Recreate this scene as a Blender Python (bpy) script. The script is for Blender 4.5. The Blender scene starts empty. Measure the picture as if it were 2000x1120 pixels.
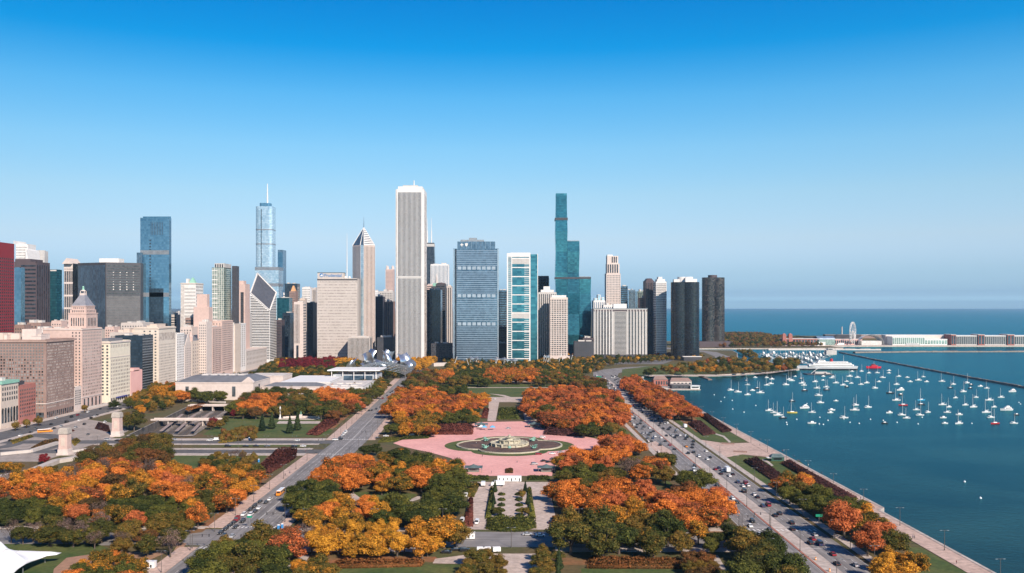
import bpy, bmesh, math, random
import numpy as np
from mathutils import Vector, Matrix
R = math.radians
rnd = random.Random(7)
SC = bpy.context.scene
COL = SC.collection
# ---------------------------------------------------------------- camera
F, CX, HY, CH = 1757.0, 990.0, 600.0, 110.0      # focal length and vanishing point in photo pixels, camera height in metres
cd = bpy.data.cameras.new("camera"); cam = bpy.data.objects.new("camera", cd); COL.objects.link(cam)
cam.location = (0, 0, CH); cam.rotation_euler = (R(90), 0, 0)
cd.sensor_width = 36; cd.lens = 36 * F / 2000
cd.shift_x = (1000 - CX) / 2000; cd.shift_y = (HY - 560) / 2000
cd.clip_start = 1; cd.clip_end = 400000
SC.camera = cam
# ---------------------------------------------------------------- sky and sun
AZ, EL = 148, 33
wd = bpy.data.worlds.new("World"); SC.world = wd; wd.use_nodes = True
nt = wd.node_tree; nt.nodes.clear()
wo = nt.nodes.new("ShaderNodeOutputWorld"); bg = nt.nodes.new("ShaderNodeBackground")
sky = nt.nodes.new("ShaderNodeTexSky"); sky.sky_type = 'NISHITA'; sky.sun_disc = False
sky.sun_elevation = R(EL); sky.sun_rotation = R(AZ); sky.air_density = 1.0; sky.dust_density = 0.3; sky.ozone_density = 3.0; sky.altitude = 100
hs = nt.nodes.new("ShaderNodeHueSaturation"); hs.inputs['Saturation'].default_value = 1.25
# clear autumn sky: the zenith side is deeper than the hazy band over the horizon
tcw = nt.nodes.new("ShaderNodeTexCoord"); sxw = nt.nodes.new("ShaderNodeSeparateXYZ"); rpw = nt.nodes.new("ShaderNodeValToRGB")
mxw = nt.nodes.new("ShaderNodeMix"); mxw.data_type = 'RGBA'; mxw.blend_type = 'MULTIPLY'; mxw.inputs[0].default_value = 1
e = rpw.color_ramp.elements
SKYX = 0.25
SKY = [(0.0017, (0.916, 1.477, 2.5)), (0.0058, (0.90, 1.44, 2.44)), (0.0095, (0.49, 0.75, 1.36)), (0.0148, (0.368, 0.556, 1.03)), (0.0215, (0.385, 0.545, 0.93)), (0.037, (0.442, 0.545, 0.814)), (0.0744, (0.728, 0.661, 0.729)), (0.1226, (0.871, 0.797, 0.746)), (0.1721, (0.801, 0.892, 0.829)), (0.2246, (0.496, 0.885, 0.894)), (0.2747, (0.021, 0.731, 0.889)), (0.3212, (0.0, 0.637, 0.865)), (0.4, (0.06, 0.42, 0.66)), (0.7, (0.18, 0.4, 0.6))]
e[0].position, e[0].color = SKY[0][0], (*SKY[0][1], 1); e[1].position, e[1].color = SKY[-1][0], (*SKY[-1][1], 1)
for p_, c_ in SKY[1:-1]:
    q_ = e.new(p_); q_.color = (*c_, 1)
L = nt.links.new
# the sky opposite the sun is a little brighter: even it out by azimuth
azm = nt.nodes.new("ShaderNodeMath"); azm.operation = 'MULTIPLY_ADD'; azm.inputs[1].default_value = SKYX; azm.inputs[2].default_value = 1.0
azv = nt.nodes.new("ShaderNodeVectorMath"); azv.operation = 'SCALE'
L(tcw.outputs['Generated'], sxw.inputs[0]); L(sxw.outputs['Z'], rpw.inputs[0])
L(sky.outputs[0], hs.inputs['Color']); L(hs.outputs[0], mxw.inputs[6]); L(rpw.outputs[0], mxw.inputs[7]); L(sxw.outputs['X'], azm.inputs[0]); L(mxw.outputs[2], azv.inputs[0]); L(azm.outputs[0], azv.inputs['Scale']); L(azv.outputs[0], bg.inputs[0])
bg.inputs[1].default_value = 0.12; L(bg.outputs[0], wo.inputs[0])
sd = bpy.data.lights.new("sun", 'SUN'); sun = bpy.data.objects.new("sun", sd); COL.objects.link(sun)
sd.energy = 4.9; sd.angle = R(0.5); sd.color = (1.0, 0.86, 0.73)
sv = Vector((math.sin(R(AZ)) * math.cos(R(EL)), math.cos(R(AZ)) * math.cos(R(EL)), math.sin(R(EL))))
sun.rotation_euler = sv.to_track_quat('Z', 'Y').to_euler(); sun.location = (300, -300, 500)
SC.view_settings.view_transform = 'Standard'; SC.view_settings.look = 'None'
SC.view_settings.exposure = 0.5; SC.view_settings.gamma = 1.0
try:
    SC.cycles.max_bounces = 5; SC.cycles.diffuse_bounces = 2; SC.cycles.glossy_bounces = 3; SC.cycles.transparent_max_bounces = 8
    SC.cycles.transmission_bounces = 2; SC.cycles.volume_bounces = 0
    SC.cycles.use_denoising = True
except Exception:
    pass
# ---------------------------------------------------------------- helpers
def G(px, py, z=0.0):                              # the ground point that the photo shows at a pixel
    d = (CH - z) * F / (py - HY); return ((px - CX) * d / F, d)
def XA(px, Y): return (px - CX) * Y / F
def ZA(py, Y): return CH + (HY - py) * Y / F
LAKE = -2.5
def WP(px, py): return G(px, py, LAKE)

class MB:
    def __init__(s): s.v, s.f, s.m = [], [], []
    def add(s, vs, fs, mi=0):
        o = len(s.v); s.v.extend(vs); s.f.extend([tuple(i + o for i in f) for f in fs]); s.m.extend([mi] * len(fs)); return s
    def box(s, x0, y0, z0, x1, y1, z1, mi=0):
        return s.add([(x0,y0,z0),(x1,y0,z0),(x1,y1,z0),(x0,y1,z0),(x0,y0,z1),(x1,y0,z1),(x1,y1,z1),(x0,y1,z1)],
                     [(0,3,2,1),(4,5,6,7),(0,1,5,4),(1,2,6,5),(2,3,7,6),(3,0,4,7)], mi)
    def frustum(s, A, z0, Bq, z1, mi=0, cap=True):
        n = len(A)
        vs = [(x, y, z0) for x, y in A] + [(x, y, z1) for x, y in Bq]
        fs = [(i, (i + 1) % n, n + (i + 1) % n, n + i) for i in range(n)]
        if cap: fs += [tuple(range(n - 1, -1, -1)), tuple(range(n, 2 * n))]
        return s.add(vs, fs, mi)
    def prism(s, A, z0, z1, mi=0):
        a = sum(A[i][0] * A[(i + 1) % len(A)][1] - A[(i + 1) % len(A)][0] * A[i][1] for i in range(len(A)))
        if a < 0: A = A[::-1]
        return s.frustum(A, z0, A, z1, mi)
    def cone(s, c, r0, r1, z0, z1, n=8, mi=0):
        def ring(r): return [(c[0] + r * math.cos(2 * math.pi * i / n), c[1] + r * math.sin(2 * math.pi * i / n)) for i in range(n)]
        return s.frustum(ring(r0), z0, ring(max(r1, 1e-3)), z1, mi)
    def bar(s, p, q, r, r2=None, n=5, mi=0):
        p, q = Vector(p), Vector(q); d = (q - p)
        if d.length < 1e-6: return s
        u = d.orthogonal().normalized(); w = d.normalized().cross(u); r2 = r if r2 is None else r2
        vs = []
        for o, rr in ((p, r), (q, r2)):
            for i in range(n):
                a = 2 * math.pi * i / n; vs.append(tuple(o + u * math.cos(a) * rr + w * math.sin(a) * rr))
        fs = [(i, (i + 1) % n, n + (i + 1) % n, n + i) for i in range(n)] + [tuple(range(n - 1, -1, -1)), tuple(range(n, 2 * n))]
        return s.add(vs, fs, mi)
    def lathe(s, prof, n=16, c=(0, 0), mi=0):
        for (r0, z0), (r1, z1) in zip(prof[:-1], prof[1:]):
            def ring(r, z): return [(c[0] + r * math.cos(2 * math.pi * i / n), c[1] + r * math.sin(2 * math.pi * i / n), z) for i in range(n)]
            s.add(ring(r0, z0) + ring(r1, z1), [(i, (i + 1) % n, n + (i + 1) % n, n + i) for i in range(n)], mi)
        return s
    def ball(s, c, rx, ry, rz, n=8, k=5, mi=0):
        vs, fs = [], []
        for j in range(k + 1):
            t = math.pi * j / k - math.pi / 2
            for i in range(n):
                a = 2 * math.pi * i / n; vs.append((c[0] + rx * math.cos(t) * math.cos(a), c[1] + ry * math.cos(t) * math.sin(a), c[2] + rz * math.sin(t)))
        for j in range(k):
            for i in range(n): fs.append((j * n + i, j * n + (i + 1) % n, (j + 1) * n + (i + 1) % n, (j + 1) * n + i))
        return s.add(vs, fs, mi)
    def mesh(s, name, mats, smooth=False):
        me = bpy.data.meshes.new(name); me.from_pydata(s.v, [], s.f)
        for m in (mats if isinstance(mats, (list, tuple)) else [mats]): me.materials.append(m)
        if any(s.m): me.polygons.foreach_set('material_index', s.m)
        if smooth: me.polygons.foreach_set('use_smooth', [True] * len(me.polygons))
        me.update(); return me
    def build(s, name, mats, parent=None, loc=(0, 0, 0), smooth=False):
        return link(name, s.mesh(name, mats, smooth), parent, loc)

def link(name, data, parent=None, loc=(0, 0, 0), rz=0.0, sc=None):
    o = bpy.data.objects.new(name, data); COL.objects.link(o); o.location = loc
    if rz: o.rotation_euler = (0, 0, rz)
    if sc is not None: o.scale = sc if isinstance(sc, tuple) else (sc, sc, sc)
    if parent is not None: o.parent = parent
    return o
def tag(o, label, cat, group=None, kind=None):
    o['label'] = label; o['category'] = cat
    if group: o['group'] = group
    if kind: o['kind'] = kind
    return o
def thing(name, label, cat, loc=(0, 0, 0), rz=0.0, group=None, sc=None):
    return tag(link(name, None, None, loc, rz, sc), label, cat, group)
def setting(name, mb, mats):
    o = mb.build(name, mats); o['kind'] = 'structure'; return o
KIDS = {}
def copy_tree(src, loc, rz=0.0, sc=None, label=None, group=None):
    c = src.copy(); COL.objects.link(c); c.location = loc; c.rotation_euler = (0, 0, rz)
    if sc is not None: c.scale = (sc, sc, sc)
    if label: c['label'] = label
    if group: c['group'] = group
    if src.name not in KIDS: KIDS[src.name] = [(k, list(k.children)) for k in src.children]
    for k, sub in KIDS[src.name]:
        d = k.copy(); COL.objects.link(d); d.parent = c
        for g in sub:
            h = g.copy(); COL.objects.link(h); h.parent = d
    return c
ORD = ['first','second','third','fourth','fifth','sixth','seventh','eighth','ninth','tenth','eleventh','twelfth','thirteenth','fourteenth','fifteenth','sixteenth','seventeenth','eighteenth','nineteenth','twentieth']
TENS = {2:'twenty',3:'thirty',4:'forty',5:'fifty',6:'sixty',7:'seventy',8:'eighty',9:'ninety'}
def ordinal(n):                                     # 1 -> first
    if n <= 20: return ORD[n - 1]
    if n >= 100: return ('hundred and ' + ordinal(n - 100)) if n > 100 else 'hundredth'
    if n % 10 == 0: return TENS[n // 10][:-1] + 'ieth'
    return TENS[n // 10] + '-' + ORD[n % 10 - 1]
# ---------------------------------------------------------------- materials
MC = {}
def _new(name):
    m = bpy.data.materials.new(name); m.use_nodes = True
    return m, m.node_tree, m.node_tree.nodes['Principled BSDF'], m.node_tree.links.new
def mat(name, col, rough=0.85, var=0.18, scale=0.15, metal=0.0, spec=0.3, col2=None, bump=0.0, scale2=None, amp=0.26, stretch=None):
    """Surface with two sizes of worn, uneven colour."""
    if name in MC: return MC[name]
    m, t, p, ln = _new(name)
    tc = t.nodes.new('ShaderNodeTexCoord')
    n1 = t.nodes.new('ShaderNodeTexNoise'); n1.inputs['Scale'].default_value = scale; n1.inputs['Detail'].default_value = 6; n1.inputs['Roughness'].default_value = 0.65
    vec = tc.outputs['Object']
    if stretch:
        mp_ = t.nodes.new('ShaderNodeMapping'); mp_.inputs['Scale'].default_value = stretch; ln(vec, mp_.inputs[0]); vec = mp_.outputs[0]
    ln(vec, n1.inputs['Vector'])
    rp = t.nodes.new('ShaderNodeValToRGB'); c2 = col2 if col2 else tuple(min(1, c * (1 + var)) for c in col)
    c1 = col if col2 else tuple(c * (1 - var) for c in col)
    rp.color_ramp.elements[0].position = 0.33; rp.color_ramp.elements[0].color = (*c1, 1)
    rp.color_ramp.elements[1].position = 0.67; rp.color_ramp.elements[1].color = (*c2, 1)
    ln(n1.outputs[0], rp.inputs[0]); out = rp.outputs[0]
    if scale2:
        n2 = t.nodes.new('ShaderNodeTexNoise'); n2.inputs['Scale'].default_value = scale2; n2.inputs['Detail'].default_value = 4
        ln(tc.outputs['Object'], n2.inputs['Vector'])
        mr = t.nodes.new('ShaderNodeMapRange'); mr.inputs[1].default_value = .25; mr.inputs[2].default_value = .75; mr.inputs[3].default_value = 1 - amp; mr.inputs[4].default_value = 1 + amp
        ln(n2.outputs[0], mr.inputs[0])
        vm = t.nodes.new('ShaderNodeVectorMath'); vm.operation = 'SCALE'; ln(out, vm.inputs[0]); ln(mr.outputs[0], vm.inputs['Scale']); out = vm.outputs[0]
    ln(out, p.inputs['Base Color'])
    p.inputs['Roughness'].default_value = rough; p.inputs['Metallic'].default_value = metal; p.inputs['Specular IOR Level'].default_value = spec
    if bump:
        b = t.nodes.new('ShaderNodeBump'); b.inputs['Strength'].default_value = bump; ln(n1.outputs[0], b.inputs['Height']); ln(b.outputs[0], p.inputs['Normal'])
    MC[name] = m; return m
def M_(t, op, a, b=None):
    n = t.nodes.new('ShaderNodeMath'); n.operation = op
    for i, x in enumerate((a, b)):
        if x is None: continue
        if isinstance(x, (int, float)): n.inputs[i].default_value = x
        else: t.links.new(x, n.inputs[i])
    return n.outputs[0]
def glass(name, col, dark, pw=3.0, ph=3.9, spread=0.5, metal=0.55, rough=0.14, span=None, spanw=0.22, mull=0.10, drift=0.02):
    """Curtain wall: every pane has its own tint; spandrels and mullions run between panes."""
    if name in MC: return MC[name]
    m, t, p, ln = _new(name)
    tc = t.nodes.new('ShaderNodeTexCoord'); sx = t.nodes.new('ShaderNodeSeparateXYZ'); ln(tc.outputs['Object'], sx.inputs[0])
    a = M_(t, 'ADD', M_(t, 'DIVIDE', sx.outputs[0], pw), 0.37); b = M_(t, 'ADD', M_(t, 'DIVIDE', sx.outputs[1], pw), 0.37); c = M_(t, 'ADD', M_(t, 'DIVIDE', sx.outputs[2], ph), 0.13)
    cb = t.nodes.new('ShaderNodeCombineXYZ')
    for i, q in enumerate((a, b, c)): ln(M_(t, 'FLOOR', q), cb.inputs[i])
    wn = t.nodes.new('ShaderNodeTexWhiteNoise'); ln(cb.outputs[0], wn.inputs['Vector'])
    nz = t.nodes.new('ShaderNodeTexNoise'); nz.inputs['Scale'].default_value = drift; nz.inputs['Detail'].default_value = 3
    mp = t.nodes.new('ShaderNodeMapping'); mp.inputs['Scale'].default_value = (1, 1, 0.45); ln(tc.outputs['Object'], mp.inputs[0]); ln(mp.outputs[0], nz.inputs['Vector'])
    f = M_(t, 'ADD', M_(t, 'MULTIPLY', M_(t, 'SUBTRACT', wn.outputs['Value'], 0.5), spread), nz.outputs[0])
    rp = t.nodes.new('ShaderNodeValToRGB'); rp.color_ramp.elements[0].position = .22; rp.color_ramp.elements[1].position = .8
    rp.color_ramp.elements[0].color = (*dark, 1); rp.color_ramp.elements[1].color = (*col, 1); ln(f, rp.inputs[0])
    out = rp.outputs[0]
    if span:
        mx = t.nodes.new('ShaderNodeMix'); mx.data_type = 'RGBA'
        ln(M_(t, 'LESS_THAN', M_(t, 'FRACT', c), spanw), mx.inputs[0]); ln(out, mx.inputs[6]); mx.inputs[7].default_value = (*span, 1); out = mx.outputs[2]
    ln(out, p.inputs['Base Color'])
    p.inputs['Roughness'].default_value = rough; p.inputs['Metallic'].default_value = metal; p.inputs['Specular IOR Level'].default_value = 0.6
    MC[name] = m; return m
def leaf(name, cA, cB, cC=None, sh=0.0, fine=0.9):
    """Leaves: each tree has its own mix of two or three leaf colours, patchy through the crown."""
    if name in MC: return MC[name]
    m, t, p, ln = _new(name)
    tc = t.nodes.new('ShaderNodeTexCoord'); oi = t.nodes.new('ShaderNodeObjectInfo')
    at = t.nodes.new('ShaderNodeAttribute'); at.attribute_name = 'tint'
    va = t.nodes.new('ShaderNodeVectorMath'); va.operation = 'ADD'; cb = t.nodes.new('ShaderNodeCombineXYZ')
    ln(M_(t, 'MULTIPLY', oi.outputs['Random'], 173.0), cb.inputs[0]); ln(tc.outputs['Object'], va.inputs[0]); ln(cb.outputs[0], va.inputs[1])
    nz = t.nodes.new('ShaderNodeTexNoise'); nz.inputs['Scale'].default_value = 0.40; nz.inputs['Detail'].default_value = 3; ln(va.outputs[0], nz.inputs['Vector'])
    f = M_(t, 'ADD', nz.outputs[0], M_(t, 'ADD', M_(t, 'MULTIPLY', M_(t, 'SUBTRACT', at.outputs['Fac'], 0.5), 0.35), M_(t, 'ADD', M_(t, 'MULTIPLY', M_(t, 'SUBTRACT', oi.outputs['Random'], 0.5), 0.46), sh)))
    rp = t.nodes.new('ShaderNodeValToRGB'); e = rp.color_ramp.elements
    e[0].position = .30; e[1].position = .70; e[0].color = (*cA, 1); e[1].color = (*cB, 1)
    if cC: q = e.new(.5); q.color = (*cC, 1)
    ln(f, rp.inputs[0])
    sm = t.nodes.new('ShaderNodeVectorMath'); sm.operation = 'SCALE'; ln(rp.outputs[0], sm.inputs[0])
    ln(M_(t, 'ADD', M_(t, 'ADD', M_(t, 'MULTIPLY', at.outputs['Fac'], 0.7), 0.55), M_(t, 'MULTIPLY', M_(t, 'FRACT', M_(t, 'MULTIPLY', oi.outputs['Random'], 37.0)), 0.22)), sm.inputs['Scale'])
    ln(sm.outputs[0], p.inputs['Base Color']); p.inputs['Roughness'].default_value = 0.75; p.inputs['Specular IOR Level'].default_value = 0.15
    tr = t.nodes.new('ShaderNodeBsdfTranslucent'); ln(sm.outputs[0], tr.inputs[0])
    ms = t.nodes.new('ShaderNodeMixShader'); ms.inputs[0].default_value = 0.22
    ln(p.outputs[0], ms.inputs[1]); ln(tr.outputs[0], ms.inputs[2]); ln(ms.outputs[0], t.nodes['Material Output'].inputs[0])
    MC[name] = m; return m
# ================================================================ ground, water, roads
m_ground = mat('soil', (0.075, 0.085, 0.028), 0.95, scale=0.02, col2=(0.135, 0.085, 0.042), scale2=0.35)
m_grass = mat('lawn', (0.042, 0.080, 0.018), 0.95, scale=0.05, col2=(0.115, 0.120, 0.035), scale2=0.45, amp=.32)
m_litter = mat('leaf_litter', (0.30, 0.115, 0.05), 0.95, scale=0.06, col2=(0.13, 0.10, 0.045), scale2=0.5)
m_asph = mat('asphalt', (0.150, 0.142, 0.140), 0.9, scale=0.55, col2=(0.285, 0.268, 0.260), scale2=0.09, amp=.2, stretch=(1, .02, 1))
m_asphd = mat('dark_asphalt', (0.085, 0.085, 0.09), 0.9, scale=0.05, col2=(0.14, 0.135, 0.135), scale2=0.3)
m_conc = mat('concrete', (0.40, 0.34, 0.30), 0.9, scale=0.05, col2=(0.52, 0.45, 0.40), scale2=0.4)
m_pave = mat('pink_pavement', (0.46, 0.33, 0.27), 0.9, scale=0.05, col2=(0.56, 0.41, 0.34), scale2=0.4)
m_beige = mat('beige_path', (0.42, 0.34, 0.29), 0.9, scale=0.06, col2=(0.55, 0.45, 0.39), scale2=0.4)
m_pink = mat('pink_gravel', (0.66, 0.325, 0.295), 0.95, scale=0.045, col2=(0.80, 0.42, 0.375), scale2=0.35, amp=.12)
m_brick = mat('red_paving', (0.33, 0.13, 0.09), 0.9, scale=0.1, col2=(0.40, 0.19, 0.14))
m_mark = mat('road_paint', (0.72, 0.71, 0.68), 0.7, 0.12, 0.4)
m_white = mat('white_paint', (0.80, 0.79, 0.77), 0.5, 0.05, 0.3)
m_dirt = mat('bare_dirt', (0.36, 0.20, 0.14), 0.95, scale=0.05, col2=(0.30, 0.19, 0.11), scale2=0.4)

# --- land: one sheet with the rail cutting left open, edges shared
TR = dict(l0=-322, r0=-266, y0=762, l1=-352, r1=-300, y1=1008)
BIG = 60000
SHORE = [(201.5, -2000), (201.5, 486), (206, 492), (206, 1090), (206, 1300), (208, 1400), (222, 1440), (240, 1455), (339, 1458), (438, 1512), (500, 1580), (520, 1600), (512, 1640), (470, 1760), (500, 1950), (550, 2147), (569, 2270), (480, 2300),
         (480, 2385), (700, 2395), (905, 2420), (915, 2700), (840, 3000), (868, 3390), (760, 3300), (640, 2850), (480, 2900), (430, 3300), (600, 5000), (2600, 25000), (6000, BIG)]
g = MB()
def flat(mb, poly, z): mb.add([(x, y, z) for x, y in poly], [tuple(range(len(poly)))])
flat(g, [(-BIG, -2000), (TR['l0'], -2000), (TR['l0'], TR['y0']), (TR['l1'], TR['y1']), (TR['l1'], BIG), (-BIG, BIG)], 0)
flat(g, [(TR['l0'], -2000), (TR['r0'], -2000), (TR['r0'], TR['y0']), (TR['l0'], TR['y0'])], 0)
flat(g, [(TR['l1'], TR['y1']), (TR['r1'], TR['y1']), (TR['r1'], BIG), (TR['l1'], BIG)], 0)
flat(g, [(TR['r0'], -2000)] + SHORE + [(TR['r1'], BIG), (TR['r1'], TR['y1']), (TR['r0'], TR['y0'])], 0)
setting('ground', g, m_ground)
g = MB()                                            # stone revetment along the water
for a, b in zip(SHORE[:-2], SHORE[1:-1]):
    dx, dy = b[0] - a[0], b[1] - a[1]; l = math.hypot(dx, dy); n = (-dy / l * 1.2, dx / l * 1.2)
    g.prism([(a[0] - n[0] * .3, a[1] - n[1] * .3), (b[0] - n[0] * .3, b[1] - n[1] * .3), (b[0] + n[0], b[1] + n[1]), (a[0] + n[0], a[1] + n[1])], -6, 0.35)
setting('shore_wall', g, m_conc)

def lake_material():
    m, t, p, ln = _new('lake_water')
    tc = t.nodes.new('ShaderNodeTexCoord')
    mp = t.nodes.new('ShaderNodeMapping'); mp.inputs['Scale'].default_value = (1, 1.6, 1); ln(tc.outputs['Object'], mp.inputs[0])
    n = t.nodes.new('ShaderNodeTexNoise'); n.inputs['Scale'].default_value = 0.22; n.inputs['Detail'].default_value = 8; n.inputs['Roughness'].default_value = 0.62; ln(mp.outputs[0], n.inputs['Vector'])
    b = t.nodes.new('ShaderNodeBump'); b.inputs['Strength'].default_value = 0.55; b.inputs['Distance'].default_value = 0.9; ln(n.outputs[0], b.inputs['Height']); ln(b.outputs[0], p.inputs['Normal'])
    n2 = t.nodes.new('ShaderNodeTexNoise'); n2.inputs['Scale'].default_value = 0.0045; n2.inputs['Detail'].default_value = 7; n2.inputs['Distortion'].default_value = 1.2; ln(mp.outputs[0], n2.inputs['Vector'])
    rp = t.nodes.new('ShaderNodeValToRGB'); rp.color_ramp.elements[0].position = .35; rp.color_ramp.elements[1].position = .7
    rp.color_ramp.elements[0].color = (0.011, 0.026, 0.024, 1); rp.color_ramp.elements[1].color = (0.024, 0.056, 0.050, 1); ln(n2.outputs[0], rp.inputs[0]); ln(rp.outputs[0], p.inputs['Base Color']); ln(M_(t, 'MULTIPLY', n2.outputs[0], 0.85), b.inputs['Strength'])
    p.inputs['Roughness'].default_value = 0.9; p.inputs['Specular IOR Level'].default_value = 0
    gl = t.nodes.new('ShaderNodeBsdfGlossy'); gl.inputs[0].default_value = (0.20, 0.74, 0.85, 1); gl.inputs['Roughness'].default_value = 0.22; ln(b.outputs[0], gl.inputs['Normal'])
    fr = t.nodes.new('ShaderNodeFresnel'); fr.inputs[0].default_value = 1.33; ln(b.outputs[0], fr.inputs['Normal'])
    ms = t.nodes.new('ShaderNodeMixShader'); ln(M_(t, 'MULTIPLY', fr.outputs[0], 0.62), ms.inputs[0]); ln(p.outputs[0], ms.inputs[1]); ln(gl.outputs[0], ms.inputs[2]); ln(ms.outputs[0], t.nodes['Material Output'].inputs[0])
    return m
m_lake = lake_material()
g = MB(); flat(g, [(120, -3000), (BIG, -3000), (BIG, BIG), (120, BIG)], LAKE)
setting('lake_water', g, m_lake)

# --- rail cutting
g = MB(); gw = MB()
cut = [(TR['l0'], TR['y0']), (TR['r0'], TR['y0']), (TR['r1'], TR['y1']), (TR['l1'], TR['y1'])]
flat(g, cut, -5.5); setting('rail_bed', g, mat('ballast', (0.06, 0.055, 0.052), 0.95, scale=0.2, col2=(0.13, 0.115, 0.105), scale2=1.0))
for i in range(4):
    a, b = cut[i], cut[(i + 1) % 4]
    gw.add([(*a, -5.5), (*b, -5.5), (*b, 0.9), (*a, 0.9)], [(0, 1, 2, 3), (3, 2, 1, 0)])
    gw.bar((*a, .9), (*b, .9), .5)
m_worn = mat('sooty_concrete', (.17, .15, .135), .9, scale=.08, col2=(.30, .265, .24), scale2=.3); setting('retaining_wall', gw, m_worn)
tr = MB()
for k in range(8):
    u = (k + .5) / 8
    def tp(v, o): return (TR['l0'] + (TR['r0'] - TR['l0']) * u + (TR['l1'] - TR['l0'] + (TR['r1'] - TR['r0'] - TR['l1'] + TR['l0']) * u) * v + o, TR['y0'] + (TR['y1'] - TR['y0']) * v, -5.3)
    for o in (-.75, .75): tr.bar(tp(0.001, o), tp(.999, o), .09, n=4)
    for j in range(96): x, y, z = tp((j + .5) / 96, 0); tr.box(x - 1.3, y - .18, -5.48, x + 1.3, y + .18, -5.34, 1)
setting('rail_tracks', tr, [mat('rail_steel', (0.30, 0.27, 0.25), .35, metal=.8), mat('sleeper', (0.13, 0.10, 0.085), .95)])
pl = MB()
for k, u in enumerate((0.27, 0.52, 0.78)):
    a, b = .1, .93
    xa = TR['l0'] + (TR['r0'] - TR['l0']) * u; xb = TR['l1'] + (TR['r1'] - TR['l1']) * u
    def q(v): return xa + (xb - xa) * v, TR['y0'] + (TR['y1'] - TR['y0']) * v
    (x0, y0), (x1, y1) = q(a), q(b)
    p = MB(); p.prism([(x0 - 1.9, y0), (x0 + 1.9, y0), (x1 + 1.9, y1), (x1 - 1.9, y1)], -5.5, -4.3)
    o = p.build('rail_platform', m_worn); tag(o, f'{ORD[k]} long concrete platform from the left between the sunken rail tracks', 'platform', 'rail platforms')
    c = MB(); c.prism([(x0 - 1.6, y0 + 20), (x0 + 1.6, y0 + 20), (x1 + 1.6, y1 - 60), (x1 - 1.6, y1 - 60)], -1.2, -.9)
    for j in range(9):
        v = .12 + j * .07; x, y = q(a + (b - a) * v); c.bar((x, y, -4.3), (x, y, -1.2), .15)
    c.build('canopy', mat('canopy_roof', (.32, .25, .22), .8), o)

# --- roads
def band(mb, left, right, z): # left / right edges are lists of points of equal length
    n = len(left); mb.add([(x, y, z) for x, y in left] + [(x, y, z) for x, y in right], [(i, n + i, n + i + 1, i + 1) for i in range(n - 1)])
def interp(tab, Y, k):
    for a, b in zip(tab[:-1], tab[1:]):
        if Y <= b[0]: return a[k] + (b[k] - a[k]) * (Y - a[0]) / (b[0] - a[0])
    return tab[-1][k]
BLVD = [(-300, -141, -114.5), (745, -141.5, -115), (900, -146, -120), (1100, -153, -130), (1464, -167, -144), (1760, -176, -150), (1780, -177, -150)]
def bl(Y, t): return interp(BLVD, Y, 1) * (1 - t) + interp(BLVD, Y, 2) * t
r = MB(); band(r, [(a, y) for y, a, b in BLVD], [(b, y) for y, a, b in BLVD], .05); setting('boulevard_road', r, m_asph)
HL = [(116, -300), (116, 1000), (124, 1080), (131, 1157), (137, 1361), (138, 1440), (146, 1520), (170, 1585), (215, 1640), (290, 1690), (370, 1750), (430, 1850), (462, 2000), (480, 2200), (430, 2330), (380, 2450)]
HR = [(154, -300), (154, 1000), (161, 1080), (168, 1157), (172, 1361), (176, 1430), (186, 1495), (208, 1550), (248, 1600), (315, 1650), (392, 1712), (458, 1820), (492, 1980), (512, 2200), (465, 2350), (420, 2470)]
r = MB(); band(r, HL, HR, .05); setting('highway_road', r, m_asph)
med = MB(); band(med, [(131.4, -300), (131.4, 1000), (138.5, 1080), (145.5, 1157), (151, 1361), (154, 1435)], [(132.5, -300), (132.5, 1000), (139.5, 1080), (146.5, 1157), (152, 1361), (155, 1435)], .2)
setting('median_kerb', med, m_brick)
med = MB(); band(med, [(132.6, -300), (132.6, 1000), (139.6, 1080), (146.6, 1157), (152.1, 1361)], [(139, -300), (139, 1000), (145.5, 1080), (152, 1157), (154.5, 1361)], .075)
setting('concrete_lane', med, m_conc)
CROSSY = [(414, 446)]
r = MB()
r.add([(-600, 415, .045), (-141, 415, .045), (-141, 445, .045), (-600, 445, .045)], [(0, 1, 2, 3)])
r.add([(-114.6, 412, .045), (116, 412, .045), (116, 440, .045), (-114.6, 440, .045)], [(0, 1, 2, 3)])
setting('cross_street', r, mat('street_asphalt', (0.17, 0.16, 0.157), 0.9, scale=0.5, col2=(0.275, 0.26, 0.252), scale2=0.1, amp=.2, stretch=(.03, 1, 1)))
r = MB()
for y0, y1 in ((676, 694), (724, 742)):
    r.add([(-600, y0, .045), (-141.3, y0, .045), (-141.3, y1, .045), (-600, y1, .045)], [(0, 1, 2, 3)])
setting('parkway_road', r, m_asphd)
r = MB(); r.add([(-445, -300, .04), (-417, -300, .04), (-417, 1700, .04), (-445, 1700, .04)], [(0, 1, 2, 3)])
r.add([(-445, 1700, .04), (-417, 1700, .04), (-417, 1722, .04), (-445, 1722, .04)], [(0, 1, 2, 3)])
setting('avenue_road', r, m_asphd)
r = MB()
def arc(cx, cy, r0, r1, a0, a1, z, n=16):
    band(r, [(cx + r1 * math.cos(R(a0 + (a1 - a0) * i / n)), cy + r1 * math.sin(R(a0 + (a1 - a0) * i / n))) for i in range(n + 1)],
            [(cx + r0 * math.cos(R(a0 + (a1 - a0) * i / n)), cy + r0 * math.sin(R(a0 + (a1 - a0) * i / n))) for i in range(n + 1)], z)
arc(-418, 715, 50, 68, -86, 86, .06); arc(-418, 715, 18, 30, -88, 88, .06)
setting('plaza_drive', r, m_asphd)
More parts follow.
